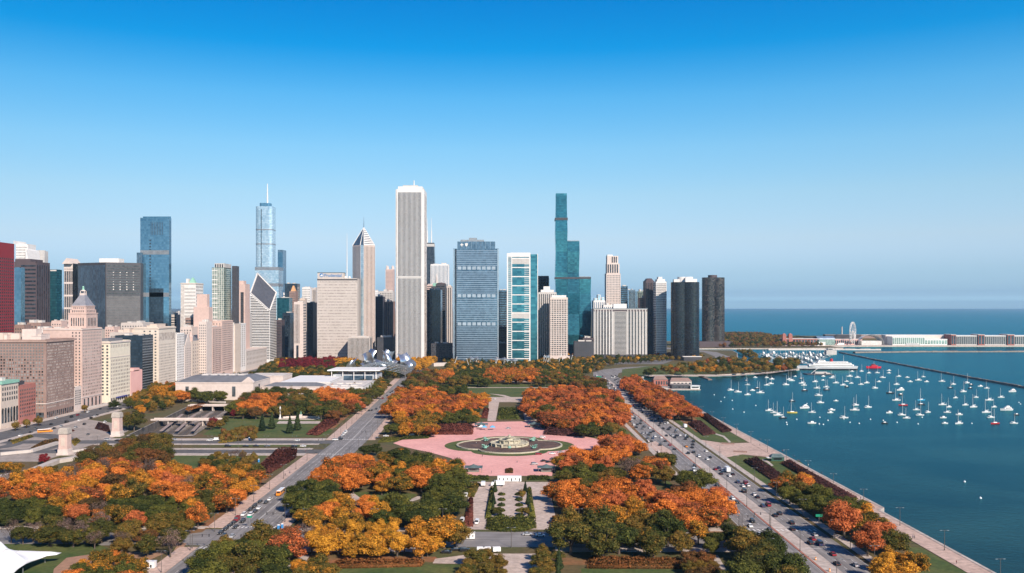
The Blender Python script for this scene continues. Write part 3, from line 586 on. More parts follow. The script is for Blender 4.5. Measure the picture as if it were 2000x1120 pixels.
for nm, lab, a0, a1, tp, W, m, nx, nz in (
    ('slim_white_block', 'slim white stone block, tallest of the thin fronts beside the museum', 345, 360, 653, 22, st_white, 5, 18),
    ('narrow_gabled_front', 'narrow pale front with a steep pointed gable between thin stone blocks', 361, 374, 676, 20, st_pale, 4, 14),
    ('church_like_front', 'pale stone front with a small corner turret like a chapel', 375, 393, 668, 24, st_cream, 4, 10),
    ('red_white_block', 'narrow block with salmon red lower floors under white upper floors', 393.5, 405, 679, 20, st_white, 4, 14),
    ('plain_cream_block', 'plain cream block, fourth street front from the white striped diamond tower', 405.5, 414, 672, 20, st_cream, 4, 14),
    ('pink_clubhouse_tower', 'tall pink stone block stepping up beside the low plain cream front', 415, 433, 640, 34, st_pink, 6, 22),
    ('rosy_office_block', 'broad rosy stone block with paired dark windows beside the white end wall', 433.5, 455, 628, 40, st_pink, 8, 22),
    ('white_end_block', 'smooth white end wall block just left of the old library', 455.5, 480, 634, 36, st_white, 6, 20)):
    b = BW(nm, lab, a0, a1, tp, W, m, m_roofl); b.grid(E_, nx, nz, .42, .5, g_winp if m is not st_pink else g_win, 7); b.grid(S_, max(3, nx), nz, .36, .5, g_win, 7)
    l = b.edge(E_)[3]; hw = W / 2
    if 'gabled' in nm: MB().add([(-hw, -l / 2, b.H), (hw, -l / 2, b.H), (hw, l / 2, b.H), (-hw, l / 2, b.H), (hw - 1, 0, b.H + 16), (-hw + 1, 0, b.H + 16)], [(1, 2, 4), (3, 0, 5), (0, 1, 4, 5), (2, 3, 5, 4)]).build('gable_roof', m_slate, b.root); MB().add([(hw + .2, -l / 2, b.H), (hw + .2, l / 2, b.H), (hw + .2, 0, b.H + 17), (hw - .6, -l / 2, b.H), (hw - .6, l / 2, b.H), (hw - .6, 0, b.H + 17)], [(0, 1, 2), (5, 4, 3), (0, 2, 5, 3), (1, 4, 5, 2)]).build('gable', m, b.root)
    elif 'church' in nm:
        t = MB(); t.cone((hw - 3, -l / 2 + 3), 3, 3, b.H - 4, b.H + 7, 8); t.cone((hw - 3, -l / 2 + 3), 3.3, .2, b.H + 7, b.H + 15, 8); t.build('turret', st_pink, b.root); t = MB(); t.frustum(rect(W - 2, l - 2), b.H, rect(W - 14, 1.5), b.H + 10); t.build('hipped_roof', m_slate, b.root)
    elif 'red_white' in nm: b.box('brick_front', hw, -l / 2 + .5, 1, hw + .25, l / 2 - .5, b.H * .5, st_salmon)
    elif 'clubhouse' in nm: b.box('upper_tower', -17, -9, b.H, 7, 9, ZA(600, b.loc[1]), st_pink); b.box('tower_top', -13, -6, ZA(600, b.loc[1]), 3, 6, ZA(575, b.loc[1]), st_pink)
    else: b.box('cornice', -hw - .4, -l / 2 - .4, b.H - 1, hw + .5, l / 2, b.H + .4, m)
    b.plant(2, len(nm), 3); b.done()
b = BW('old_library', 'low grey stone library with tall arched windows below the white striped tower', 480.5, 521, 686, 60, st_warm, m_roofl)
b.strips(S_, 4, .4, g_win, 3, 12, .6, .98, name='tall_window'); b.strips(S_, 4, .4, g_win, 15, 24, .6, .98, name='tall_window'); b.grid(E_, 14, 3, .3, .5, g_winp); l = b.edge(E_)[3]; b.box('cornice', -30.5, -l / 2 - .5, b.H - 1.5, 30.6, l / 2, b.H + .5, st_pale); b.done()

# ---------- second row and towers behind the street wall
b = B('crimson_tower', 'bright crimson red slab tower cut by the left photo edge', -70, -15, 1035, 473, 46, st_crim, front=True); b.grid(S_, 22, 44, .62, .52, g_dark, 8, b.H - 16); b.grid(E_, 10, 44, .55, .5, g_dark, 8, b.H - 16); b.box('roof_rail', -24, -21, b.H + 1, 24, -20.7, b.H + 1.8, st_dark); b.done()
b = B('slanted_white_tower', 'white tower with a slanting stepped top rising behind the dark brown block', 31, 70, 1500, 478, 40, st_white); b.grid(S_, 9, 34, .42, .45, g_win, 60)
t = MB(); H = b.H; hx = b.edge(S_)[3] / 2; t.add([(hx, -20, 0), (hx + 10, -20, 0), (hx + 10, 20, 0), (hx, 20, 0), (hx, -20, H - 8), (hx + 1.5, -20, H - 9), (hx + 1.5, 20, H - 9), (hx, 20, H - 8), (hx + 10, -20, H - 62), (hx + 10, 20, H - 62)], [(0, 1, 8, 5, 4), (1, 2, 9, 8), (2, 3, 7, 6, 9), (5, 8, 9, 6), (4, 5, 6, 7), (3, 0, 4, 7)]); t.build('slanting_wing', st_white, b.root); b.box('step', -hx, -20, H, hx - 20, 20, H + 6, st_white); b.done()
b = B('grey_round_tower', 'small grey cylindrical tower peeping out behind the slanted white one', 78, 94, 1650, 492, 22, st_grey); b.strips(S_, 7, .5, g_dark); t = MB(); t.lathe([(7.6, 0), (7.6, b.H + 2), (0, b.H + 2)], 16, (0, -10)); t.build('round_bay', st_grey, b.root); b.done()
b = B('dark_brown_tower', 'broad dark brown tower with faint horizontal window bands', 28, 97.5, 1240, 513, 46, st_plum); b.bands(S_, 30, .42, g_dark, 10, u0=.3); b.strips(E_, 6, .4, g_dark); Wc = b.edge(S_)[3]; Dc = b.edge(E_)[3]; b.box('crown', -Wc * .5, -Dc * .45, b.H, Wc * .2, Dc * .45, b.H + 5, st_plum); b.done()
b = B('blue_glass_slab', 'narrow blue glass slab standing in front of the dark brown tower', 28, 48.5, 1180, 524, 20, g_blue); b.strips(S_, 4, .06, st_dark, name='mullion'); b.done()
b = B('teal_glass_tower', 'plain dark teal glass tower between the brown tower and the gridded tower', 97.5, 121, 1300, 528, 30, g_teal); b.bands(S_, 1, .9, m_roofl, b.H - 1.5, b.H + .5, name='crown_band'); b.strips(S_, 5, .05, st_dark, name='mullion'); b.done()
b = B('gridded_tower', 'tower with bold pink-white grid framing dark windows and gabled top', 125, 156, 1400, 516, 36, g_dark); n = 6
b.strips(S_, 5, .22, st_pale, 0, b.H, 0, 1, name='pier', out=.5); b.bands(S_, 9, .14, st_pale, 0, b.H, 0, 1, name='beam', out=.42); b.bands(S_, 1, .9, st_pale, b.H - 8, b.H, 0, 1, name='beam', out=.6)
hx = b.edge(S_)[3] / 2; MB().add([(-hx, -18, b.H), (hx, -18, b.H), (hx, 18, b.H), (-hx, 18, b.H), (0, -18, b.H + 9), (0, 18, b.H + 9)], [(0, 1, 4), (2, 3, 5), (1, 2, 5, 4), (3, 0, 4, 5)]).build('gable_roof', st_pale, b.root); b.done()
Yf = 1373; f0, f1, f2 = XA(152, Yf + 25), XA(206.5, Yf), XA(274, Yf + 20)
cx = (f0 + f2) / 2; b = Bld('grey_slab_tower', 'wide charcoal grey slab tower with ribbed corner, white penthouse on top', 'tower', [(f0 - cx, -5), (f1 - cx, -30), (f2 - cx, -8), (f2 - cx, 30), (f0 - cx, 30)], (cx, Yf + 30), ZA(514, Yf), st_dark, m_roof)
b.strips(0, 22, .45, g_slate, 8, name='window_strip'); b.bands(1, 40, .5, g_grey, 6); b.strips(1, 34, .5, mat('charcoal_rib', (.17, .165, .165), .7), 4, b.H - 50, name='rib', out=.4)
for k in range(4): b.grid(1, 1, 8, .9, .5, m_plant, b.H - 42, b.H - 12, .2 + k * .19, .235 + k * .19)
b.box('penthouse', -14, -10, b.H, 16, 10, b.H + 8, st_white); b.done()
b = B('tall_blue_glass_tower', 'tall blue glass tower with a notched crown, darker below', 274, 330, 1405, 427, 10, g_blue, front=True)
b.strips(S_, 8, .22, st_dark, b.H - 26, b.H - 6, .35, .8, name='crown_slot'); b.grid(S_, 1, 16, .7, .5, g_dark, b.H - 110, b.H - 32, .31, .38); b.bands(S_, 3, .1, m_metal, 30, b.H - 20, 0, 1, name='louvre_band'); b.strips(E_, 3, .2, g_navy, name='window_strip'); b.strips(S_, 1, .96, g_navy, 5, b.H * .56, .30, .82, name='window_strip'); b.strips(S_, 1, .92, g_dark, 5, b.H * .34, .60, .99, name='window_strip', out=.25); b.box('parapet', -22, 4, b.H, 22, 4.6, b.H + 4, g_blue); b.done()  # the two wide low strips paint a dark reflection into the glass colour
b = B('slim_blue_annex', 'slim grey-blue glass slab leaning against the tall blue glass tower', 267, 284, 1400, 495, 26, g_slate); b.strips(S_, 3, .1, m_metal, name='mullion'); b.done()
b = B('ornate_white_tower', 'ornate white tower with a small green pyramid roof', 353, 397, 1460, 554, 36, st_white); b.grid(S_, 12, 22, .34, .5, g_win, 20, b.H - 6, .25, .98); b.strips(S_, 4, .35, g_winp, 20, b.H - 3, .01, .24); b.grid(E_, 8, 22, .34, .5, g_win, 20)
MB().frustum([(-3, -9), (8, -9), (8, 2), (-3, 2)], b.H, [(1.6, -4.4), (3.4, -4.4), (3.4, -2.6), (1.6, -2.6)], b.H + 10).build('pyramid_roof', m_copper, b.root); b.box('stair_house', -7, -8, b.H, -3.4, 0, b.H + 8, st_white); W = b.edge(S_)[3]; D_ = b.edge(E_)[3]; b.box('cornice', -W / 2 - .6, -D_ / 2 - .6, b.H - 1.4, W / 2 + .6, D_ / 2, b.H + .6, st_warm); b.done()
b = B('green_glass_tower', 'pale green glass tower in a white frame with rooftop slots', 414, 452, 1500, 524, 40, g_green); b.strips(S_, 7, .16, st_white, 4, b.H, 0, 1, name='pier', out=.5); b.bands(S_, 22, .14, st_white, 4, b.H, 0, .45, name='beam', out=.4); Wc = b.edge(S_)[3]; Dc = b.edge(E_)[3]; b.box('crown', -Wc * .3, -Dc * .47, b.H, Wc * .5, Dc * .47, b.H + 8, st_grey); 
for k in range(4): b.box('crown_slot', Wc * (-.26 + k * .19), -Dc * .47 - .3, b.H + .5, Wc * (-.17 + k * .19), -Dc * .47 + .1, b.H + 6.5, g_dark)
b.done()
b = B('black_slab', 'plain black windowless looking slab just right of the green glass tower', 453, 467, 1520, 521, 60, st_dark); b.strips(S_, 5, .2, g_dark); b.done()
b = B('beige_setback_tower', 'beige stone tower with a ribbed dark window bay behind the black slab', 462, 488, 1640, 556, 30, st_pink); b.strips(S_, 1, .9, g_grey, 10, b.H - 14, .45, .85); b.strips(S_, 8, .3, st_dark, 10, b.H - 14, .46, .84, name='rib', out=.3); Wc = b.edge(S_)[3]; b.box('crown', -Wc * .4, -8, b.H, Wc * .2, 8, b.H + 7, st_pink); b.done()
# ---------- diamond-topped white tower
xa, xb = XA(527, 1780), XA(488.5, 1780); A = [(xa, 1780), (xa, 1831), (xb, 1831), (xb, 1780)]; cx, cy = xa, 1805
foot = [(x - cx, y - cy) for x, y in A]; tops = [ZA(607, 1780), ZA(572, 1831), ZA(534, 1831), ZA(572, 1780)]
b = Bld('diamond_top_tower', 'white tower with dark horizontal stripes and a sloping dark diamond roof', 'tower', foot, (cx, cy), tops[0], st_white, tops=tops)
def slope_bands(b, i, n, z0, zt0, zt1, m, fr=.5, name='window_band'):
    l = b.edge(i)[3]; zm = max(zt0, zt1); h = (zm - z0) / n
    for k in range(n):
        z = z0 + h * (k + .25); zt = z + h * fr
        if zt < min(zt0, zt1): ua, ub = 0.02, .98
        else:
            t = (zt + 2 - zt0) / (zt1 - zt0) if zt1 != zt0 else 0; ua, ub = (max(t, 0) + .02, .98) if zt1 > zt0 else (.02, min(t, 1) - .02)
        if ub - ua > .05: b.pan(i, ua * l, ub * l, z, zt, .15).build(name, m, b.root)
slope_bands(b, 3, 41, 6, tops[3], tops[0], g_dark); slope_bands(b, 0, 41, 6, tops[0], tops[1], g_dark)
V = [Vector((x, y, t)) for (x, y), t in zip(foot, tops)]; c = sum(V, Vector()) / 4; nrm = (V[1] - V[0]).cross(V[3] - V[0]).normalized()
def roofq(s_, o): return [tuple(c + (v - c) * s_ + nrm * o) for v in V]
q = roofq(.93, .6); t = MB(); t.add(roofq(.93, .02) + q, [(4, 5, 6, 7), (0, 1, 5, 4), (1, 2, 6, 5), (2, 3, 7, 6), (3, 0, 4, 7)]); t.build('sloping_roof', glass('roof_glass', (.14, .145, .16), (.10, .105, .12), 4, 4, .4, .3, .25), b.root)
t = MB()
for i in range(4): t.bar(V[i] + nrm * .5, V[(i + 1) % 4] + nrm * .5, 1.0, n=4)
t.build('roof_edge', st_white, b.root); MB().bar(V[2] + nrm * .8, c + (V[0] - c) * .35 + nrm * .8, .5, .3, n=4).build('roof_cleft', st_dark, b.root)
# ---------- spire tower, silver blue
Y = 2250; X0, X1 = XA(498, Y), XA(532, Y); w = X1 - X0; cx = (X0 + X1) / 2
def rrect(w, d, r, n=4):
    o = []
    for (sx, sy, a0) in ((1, -1, -90), (1, 1, 0), (-1, 1, 90), (-1, -1, 180)):
        for k in range(n + 1):
            a = R(a0 + 90 * k / n); o.append((sx * (w / 2 - r) + r * math.cos(a), sy * (d / 2 - r) + r * math.sin(a)))
    return o
b = Bld('spired_glass_tower', 'silver blue glass tower with rounded corners and a tall spire', 'tower', rrect(w, 40, 9), (cx, Y + 20), ZA(404, Y), g_sky)
MB().prism([(x * .62, y * .6) for x, y in rrect(w, 40, 9)], b.H, ZA(396, Y)).build('crown', g_blue, b.root)
t = MB(); zc = ZA(396, Y); t.cone((4, 0), 2.2, 1.7, zc, ZA(380, Y), 8); t.cone((4, 0), 1.6, .8, ZA(380, Y), ZA(357, Y), 8); t.build('spire', st_white, b.root)
zs = ZA(522, Y); x1 = XA(545, Y) - cx; t = MB(); t.prism([(-w / 2 + 1, -24), (x1, -24), (x1, 22), (-w / 2 + 1, 22)], 0, zs); lw = t.build('lower_tier', g_sky, b.root)
for nm, z in (('louvre_band', zs - 8), ('louvre_band', ZA(560, Y))): MB().box(-w / 2 + .8, -24.2, z, x1 + .2, 22.2, z + 8).build(nm, m_metal, lw)
for z in (ZA(450, Y), ZA(478, Y)): MB().prism([(x * 1.008, y * 1.008) for x, y in rrect(w, 40, 9)], z, z + 3).build('floor_band', m_metal, b.root)
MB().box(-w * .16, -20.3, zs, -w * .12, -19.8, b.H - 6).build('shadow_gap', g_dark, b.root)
b = B('far_blue_slab', 'hazy plain blue slab tower right of the spired glass tower', 542.5, 559, 2600, 489, 40, g_slate); b.strips(S_, 5, .06, st_dark, name='mullion'); b.bands(S_, 1, .9, g_blue, b.H - 60, b.H - 3, 0, 1); b.done()
# ---------- between diamond tower and office slab
for nm, lab, a0, a1, Yq, tp, D, m, kind in (
    ('teal_mirror_block', 'teal glass block with a lit column of windows behind the diamond tower', 541, 571, 2000, 583, 30, g_teal, 's'),
    ('brown_gabled_tower', 'brown masonry tower with an orange lit gable beside the teal block', 565, 582, 2080, 570, 26, st_brown, 'g'),
    ('dark_teal_block', 'dark teal block with flat top behind the brown gabled tower', 556, 586, 2260, 555, 30, g_navy, 's'),
    ('white_cluster_tower', 'small white apartment tower left of the broad pale office slab', 590, 611, 2300, 562, 30, st_white, 'g'),
    ('tan_cluster_tower', 'tan ribbed tower directly behind the left edge of the pale office slab', 609, 622, 2150, 564, 30, st_warm, 's'),
    ('sunlit_pier_tower', 'slim stone tower of bold vertical piers in front of dark blocks', 574, 598, 1780, 591, 26, st_pale, 'p'),
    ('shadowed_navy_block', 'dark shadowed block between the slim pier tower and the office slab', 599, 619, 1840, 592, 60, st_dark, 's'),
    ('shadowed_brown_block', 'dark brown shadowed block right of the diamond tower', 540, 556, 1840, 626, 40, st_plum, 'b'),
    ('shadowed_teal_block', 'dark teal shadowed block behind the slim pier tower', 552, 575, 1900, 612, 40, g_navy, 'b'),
    ('far_pale_block', 'pale low block under the far hazy slab tower', 533, 566, 2500, 574, 30, st_white, 'b')):
    b = B(nm, lab, a0, a1, Yq, tp, D, m)
    if kind == 's': b.strips(S_, 7, .4, g_dark if m is not g_teal else g_tealb, u0=.2)
    elif kind == 'g': b.grid(S_, 6, 24, .45, .5, g_win, 20)
    elif kind == 'b': b.bands(S_, 24, .4, g_dark)
    else:
        b.strips(S_, 4, .45, g_win, 38, b.H - 4, .05, .62); b.strips(S_, 1, .7, g_dark, 6, 34, .2, .55); b.bands(E_, 20, .4, g_win); b.box('canopy', -12, -17, 7, 6, -13, 8, st_pale)
    if 'gabled' in nm: t = MB(); t.frustum(rect(11, 14), b.H, rect(2, 8), b.H + 14); t.build('gable', mat('orange_stone', (.60, .33, .16)), b.root)
    b.plant(2, len(nm) + 3, 4); b.done()
# ---------- broad office slab with lettering
b = B('pale_office_slab', 'broad pale office slab with blue rooftop lettering and rows of small windows', 619.5, 698, 1790, 545, 26, st_warm, front=True)
W = b.edge(S_)[3]
for k in range(27): 
    z = 8 + k * (b.H - 12) / 27; b.pan(S_, 1.2, W - 1.2, z + 2.4, z + 4.6, .12).build('window_band', g_winp, b.root); 
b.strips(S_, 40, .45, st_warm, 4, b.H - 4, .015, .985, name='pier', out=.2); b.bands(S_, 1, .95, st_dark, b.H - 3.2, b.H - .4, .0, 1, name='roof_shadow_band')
hb = ZA(533.5, 1790); x0 = -W / 2 + .5; x1 = XA(671, 1790) - b.loc[0]; b.box('sign_house', x0, -12.6, b.H, x1, 8, hb, st_warm); b.box('sign_coping', x0 - .3, -12.9, hb, x1 + .3, 8.3, hb + 1, st_dark)
cvb = bpy.data.curves.new('lettering', 'FONT'); cvb.body = 'Prudential'; cvb.size = 8.6; cvb.extrude = .12; cvb.align_x = 'LEFT'; cvb.offset = .09
to = bpy.data.objects.new('lettering_source', cvb); COL.objects.link(to); bpy.context.view_layer.update()
me = bpy.data.meshes.new_from_object(to.evaluated_get(bpy.context.evaluated_depsgraph_get())); bpy.data.objects.remove(to); m_sign = mat('sign_blue', (.02, .17, .42), .5); me.materials.clear(); me.materials.append(m_sign)
lt = link('lettering', me, b.root, (x0 + 13.2, -12.85, b.H + 4)); lt.rotation_euler = (R(90), 0, 0)
t = MB(); t.add([(x0 + 8 + 3.9 * math.cos(2 * math.pi * k / 20), -12.72, b.H + 7.2 + 3.9 * math.sin(2 * math.pi * k / 20)) for k in range(20)], [tuple(range(20))]); lg = t.build('emblem_disc', m_sign, b.root)
t = MB(); t.add([(x0 + 5.4, -12.8, b.H + 5.2), (x0 + 10.4, -12.8, b.H + 5.0), (x0 + 10.2, -12.8, b.H + 8), (x0 + 8.6, -12.8, b.H + 9.8), (x0 + 7.2, -12.8, b.H + 7.2), (x0 + 6.4, -12.8, b.H + 7.8)], [(0, 1, 2, 3, 4, 5)]); t.build('emblem_mark', st_white, lg)
for k in (54, 62): MB().ball((k - 40, 0, hb + 3 if k - 40 < x1 else b.H + 3), 2.6, 2.6, 2.6).build('roof_dome', st_white, b.root)
t = MB(); xm = XA(675.5, 1790) - b.loc[0]; t.cone((xm, 0), 1.0, .8, b.H, ZA(500, 1790), 8); t.cone((xm, 0), .7, .2, ZA(500, 1790), ZA(455, 1790), 6); t.build('mast', st_white, b.root); b.done()
b = B('ribbed_annex', 'lower pale ribbed annex in front of the chevron-topped tower', 679.5, 727, 1745, 659, 34, st_warm, m_roofl, cat='building'); b.strips(S_, 17, .5, g_win, 3, b.H - 2); b.strips(E_, 6, .4, g_win, 3, b.H - 2); b.plant(3, 4, 3); b.done()
# ---------- chevron-topped tower
Y = 1836; P = [(703.5, 1822), (711, 1820), (732.5, 1842), (721, 1884), (700, 1884), (688.5, 1838)]; A = [(XA(p, y), y) for p, y in P]; cx, cy = XA(710.5, 1850), 1850
ft = [(x - cx, y - cy) for x, y in A]; zs = ZA(480, 1836); b = Bld('chevron_top_tower', 'granite and glass tower with chevron striped pyramid top and needle spire', 'tower', ft, (cx, cy), zs, mat('rose_granite', (.56, .46, .41), .6, scale=.05, col2=(.62, .52, .47)), parapet=0)
b.strips(5, 6, .36, g_slate, 6, zs - 2); b.strips(1, 8, .34, g_dark, 6, zs - 2); b.strips(0, 1, .9, g_sky, 6, zs, .03, .97); b.strips(2, 3, .4, g_dark, 6, zs - 2)
za = ZA(444, 1850); t = MB(); n = len(ft); t.add([(x, y, zs) for x, y in ft] + [(0, 0, za)], [(i, (i + 1) % n, n) for i in range(n)]); rf = t.build('pyramid_roof', g_slate, b.root)
def tri_bands(i, cnt, m, name):
    p, q, ap = Vector((*ft[i], zs)), Vector((*ft[(i + 1) % n], zs)), Vector((0, 0, za)); nn = (q - p).cross(ap - p).normalized()
    for k in range(cnt):
        u0, u1 = (k + .1) / cnt, (k + .66) / cnt
        vs = [p.lerp(ap, u0), q.lerp(ap, u0), q.lerp(ap, u1), p.lerp(ap, u1)]; t = MB(); t.add([tuple(v + nn * .4) for v in vs] + [tuple(v) for v in vs], [(0, 1, 2, 3), (0, 4, 5, 1), (1, 5, 6, 2), (2, 6, 7, 3), (3, 7, 4, 0)]); t.build(name, m, rf)
tri_bands(1, 10, st_white, 'chevron_band'); tri_bands(2, 10, st_white, 'chevron_band')
t = MB()
for i in range(n): t.bar((*ft[i], zs), (0, 0, za), .8, .4, n=4)
t.build('roof_ridge', st_white, rf)
t = MB(); t.cone((0, 0), 1.3, .3, za - 2, ZA(424, 1850), 6); t.build('spire', m_steel, b.root)
# ---------- between chevron tower and white ribbed tower
for nm, lab, a0, a1, Yq, tp, D, m, kind in (
    ('crowned_far_tower', 'far pink tower with four little crown turrets', 753, 771, 2900, 527, 40, st_pink, 'g'),
    ('brown_shadow_tower', 'dark brown tower with window grid beside the chevron tower', 733, 752, 2000, 580, 40, st_plum, 'g'),
    ('copper_brown_tower', 'reddish brown slab tower just left of the white ribbed tower', 750, 772, 1960, 590, 40, st_brown, 's'),
    ('grey_gridded_block', 'grey gridded block behind the reddish brown slab', 741, 772, 2150, 570, 40, st_grey, 'g'),
    ('pale_low_tower', 'small pale tower peeping between chevron tower and brown block', 731, 741, 2500, 569, 30, st_white, 'g'),
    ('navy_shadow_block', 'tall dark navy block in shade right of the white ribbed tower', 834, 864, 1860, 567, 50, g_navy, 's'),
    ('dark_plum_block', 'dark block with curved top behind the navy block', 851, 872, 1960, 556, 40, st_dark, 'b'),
    ('green_crowned_tower', 'dark tower with a green stepped crown and a thin mast', 842, 864, 2350, 560, 40, st_dark, 's'),
    ('white_striped_box', 'far white tower with a flat top and thin vertical stripes', 841, 878, 2700, 517, 50, st_white, 's'),
    ('beige_column_tower', 'beige tower of vertical piers left of the wide blue-grey tower', 862, 884, 2060, 560, 40, st_warm, 's'),
    ('pink_far_block', 'small pink block behind the navy shadow block', 834, 846, 2500, 557, 30, st_pink, 'b'),
    ('blue_grey_slab', 'blue-grey glass slab in the gap right of the wide blue-grey tower', 973, 991, 1900, 568, 40, g_slate, 'b'),
    ('low_slate_block', 'dark slate block with a flat roof in the same gap', 971, 992, 1840, 640, 30, st_dark, 'b'),
    ('bronze_cylinder_tower', 'bronze tower with rounded bays behind the white frame tower', 1050, 1072, 2100, 540, 30, st_plum, 's'),
    ('pale_grey_tower', 'pale grey ribbed tower with white stepped top', 1050, 1087, 1850, 572, 40, st_grey, 's'),
    ('white_terrace_tower', 'white and glass terraced tower behind the long white slab', 1156, 1182, 2000, 588, 40, st_white, 's'),
    ('blue_faceted_tower', 'dark blue faceted glass tower behind the long white slab', 1197, 1226, 2150, 560, 36, g_slate, 'b'),
    ('grey_blue_tower', 'pale grey-blue tower between dark faceted glass and brick towers', 1224, 1241, 2200, 567, 36, g_sky, 's'),
    ('green_topped_tower', 'tower with green glass upper floors and brick corner frame', 1241, 1262, 2100, 570, 36, g_green, 's'),
    ('brick_corner_block', 'brick and glass block under the green-topped tower', 1246, 1268, 2020, 583, 30, st_brown, 'g'),
    ('dark_gabled_tower', 'dark grey tower with sloping shoulders left of the white gridded tower', 1256, 1278, 1990, 550, 40, st_plum, 's'),
    ('dusky_podium', 'low dusky podium block at the foot of the wavy teal tower', 1136, 1160, 1900, 661, 40, st_plum, 's'),
    ('white_pavilion_row', 'row of low white pavilions beside the long white slab', 1176, 1202, 1960, 597, 24, st_white, 's')):
    b = B(nm, lab, a0, a1, Yq, tp, D, m); W = b.edge(S_)[3]
    gm = g_dark if m is not st_white else g_slate
    if kind == 's': b.strips(S_, max(5, int(W / 4)), .42, gm)
    elif kind == 'g': b.grid(S_, max(5, int(W / 4)), int(b.H / 4.4), .45, .5, gm, 10)
    else: b.bands(S_, int(b.H / 5), .42, gm)
    if nm == 'crowned_far_tower':
        for sx in (-1, 1):
            for sy in (-1, 1): t = MB(); t.cone((sx * W * .36, sy * 14), W * .13, W * .11, b.H, b.H + 9, 8); t.cone((sx * W * .36, sy * 14), W * .11, .3, b.H + 9, b.H + 15, 8); t.build('crown_turret', st_pale, b.root)
    elif nm == 'green_crowned_tower':
        b.box('crown', -W * .35, -14, b.H, W * .35, 14, b.H + 9, m_copper); t = MB(); t.cone((0, 0), 3, .4, b.H + 9, b.H + 34, 6); t.build('mast', st_pale, b.root)
    elif nm in ('bronze_cylinder_tower',):
        for k in (-1, 0, 1): t = MB(); t.lathe([(W * .2, 0), (W * .2, b.H - 3)], 12, (k * W * .33, -15)); t.build('round_bay', g_dark, b.root)
    elif nm == 'white_terrace_tower':
        for k, (u, hh) in enumerate(((.1, 6), (.38, 14), (.7, 8))): b.box('terrace_block', -W / 2 + W * u, -16, b.H, -W / 2 + W * (u + .24), 10, b.H + hh, st_white); b.box('terrace_glass', -W / 2 + W * (u + .03), -16.3, b.H + .5, -W / 2 + W * (u + .2), -15.9, b.H + hh - 1, g_sky)
    elif nm == 'dark_gabled_tower': t = MB(); t.frustum(rect(W, D), b.H, rect(W * .5, D * .5), b.H + 7); t.build('sloping_roof', st_plum, b.root)
    elif nm == 'pale_grey_tower': b.box('step', -W * .35, -16, b.H, W * .35, 16, b.H + 6, st_white); b.box('step', -W * .2, -12, b.H + 6, W * .15, 12, b.H + 13, st_white)
    elif nm == 'dark_plum_block': t = MB(); t.lathe([(10, b.H - 1), (10, b.H + 3), (0, b.H + 5)], 14); t.build('crown', st_plum, b.root)
    else: b.plant(2, len(nm) + 7, 5)
    b.done()
# ---------- white ribbed tower
b = B('white_ribbed_tower', 'very tall white stone tower of thin vertical ribs, tallest in the skyline', 773, 828.5, 1771, 371, 57, mat('white_granite', (.62, .60, .58), .7, scale=.03, col2=(.68, .66, .64)), front=True)
b.strips(S_, 19, .58, g_dark, 8, ZA(544, 1771), .07, .9); b.strips(S_, 19, .58, g_dark, ZA(540, 1771), ZA(376, 1771), .07, .9); b.strips(E_, 19, .36, g_winp, 8, b.H - 8, .07, .93)
W = b.edge(S_)[3]; b.box('corner_notch', -W / 2 - .2, -28.7, 0, -W / 2 + 2.6, -28.3, b.H - 1, st_grey); b.bands(S_, 1, .5, st_grey, ZA(544, 1771), ZA(540, 1771), .05, .92, name='plant_floor', out=.25)  # grey strip at the left edge paints the notch's shade onto the flat wall
b.box('crown', -W * .43, -24, b.H, W * .43, 24, b.H + 7, st_white); b.box('penthouse', -16, -12, b.H + 7, 14, 12, b.H + 11, st_grey); t = MB(); t.cone((5, 0), 1.2, .8, b.H + 11, ZA(349, 1771), 8); t.build('mast', st_white, b.root); b.done()
# ---------- far black tapered tower
Y = 3260; h = ZA(474, Y); X0, X1 = XA(826, Y), XA(848, Y); cx = (X0 + X1) / 2; w = X1 - X0
b = Bld('tapered_black_tower', 'far black tapered tower with two white antenna masts', 'tower', rect(w * 1.35, 60), (cx, Y + 30), 30, st_dark)
t = MB(); t.frustum(rect(w * 1.35, 60), 30, rect(w * .92, 36), h); t.build('tapered_shaft', g_dark, b.root); MB().frustum(rect(w * .96, 38), h - 14, rect(w * .93, 37), h - 4).build('crown_band', st_grey, b.root)
for x in (-7, 8): t = MB(); t.cone((x, 0), 2.2, 1.6, h, ZA(450, Y), 8); t.cone((x, 0), 1.1, .4, ZA(450, Y), ZA(424, Y), 6); t.build('antenna_mast', st_white, b.root)
# ---------- wide blue-grey tower with two emblems
b = B('wide_blue_grey_tower', 'wide blue-grey glass tower banded floor by floor with two crown emblems', 885, 974, 1740, 487, 46, g_slate, front=True); W = b.edge(S_)[3]; H = b.H
b.bands(S_, 52, .36, mat('silver_spandrel', (.25, .32, .39), .35, metal=.4), 8, H - 1, .04, .96, name='spandrel', out=.2)
for z in (ZA(524, 1740), ZA(578, 1740), ZA(633, 1740)): b.pan(S_, .09 * W, .96 * W, z - 4, z + 4, .3).build('plant_floor', g_slate, b.root); [b.pan(S_, W * (.1 + .107 * k), W * (.1 + .107 * k) + 7, z - 3, z + 3, .45).build('louvre_panel', mat('louvre_grey', (.30, .37, .43), .5), b.root) for k in range(8)]
for u in (.0, .97): b.pan(S_, W * u, W * (u + .03), 0, H, .6).build('corner_pier', m_steel, b.root)
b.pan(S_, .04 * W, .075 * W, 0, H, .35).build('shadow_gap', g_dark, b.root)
ht = ZA(472, 1740); xa, xb = XA(893, 1740) - b.loc[0], XA(967, 1740) - b.loc[0]; cr = b.box('crown', xa, -22, H, xb, 22, ht, g_slate)
for k in range(9): MB().box(xa + (xb - xa) * k / 8 - .2, -22.3, H, xa + (xb - xa) * k / 8 + .2, -21.9, ht).build('crown_fin', m_steel, cr)
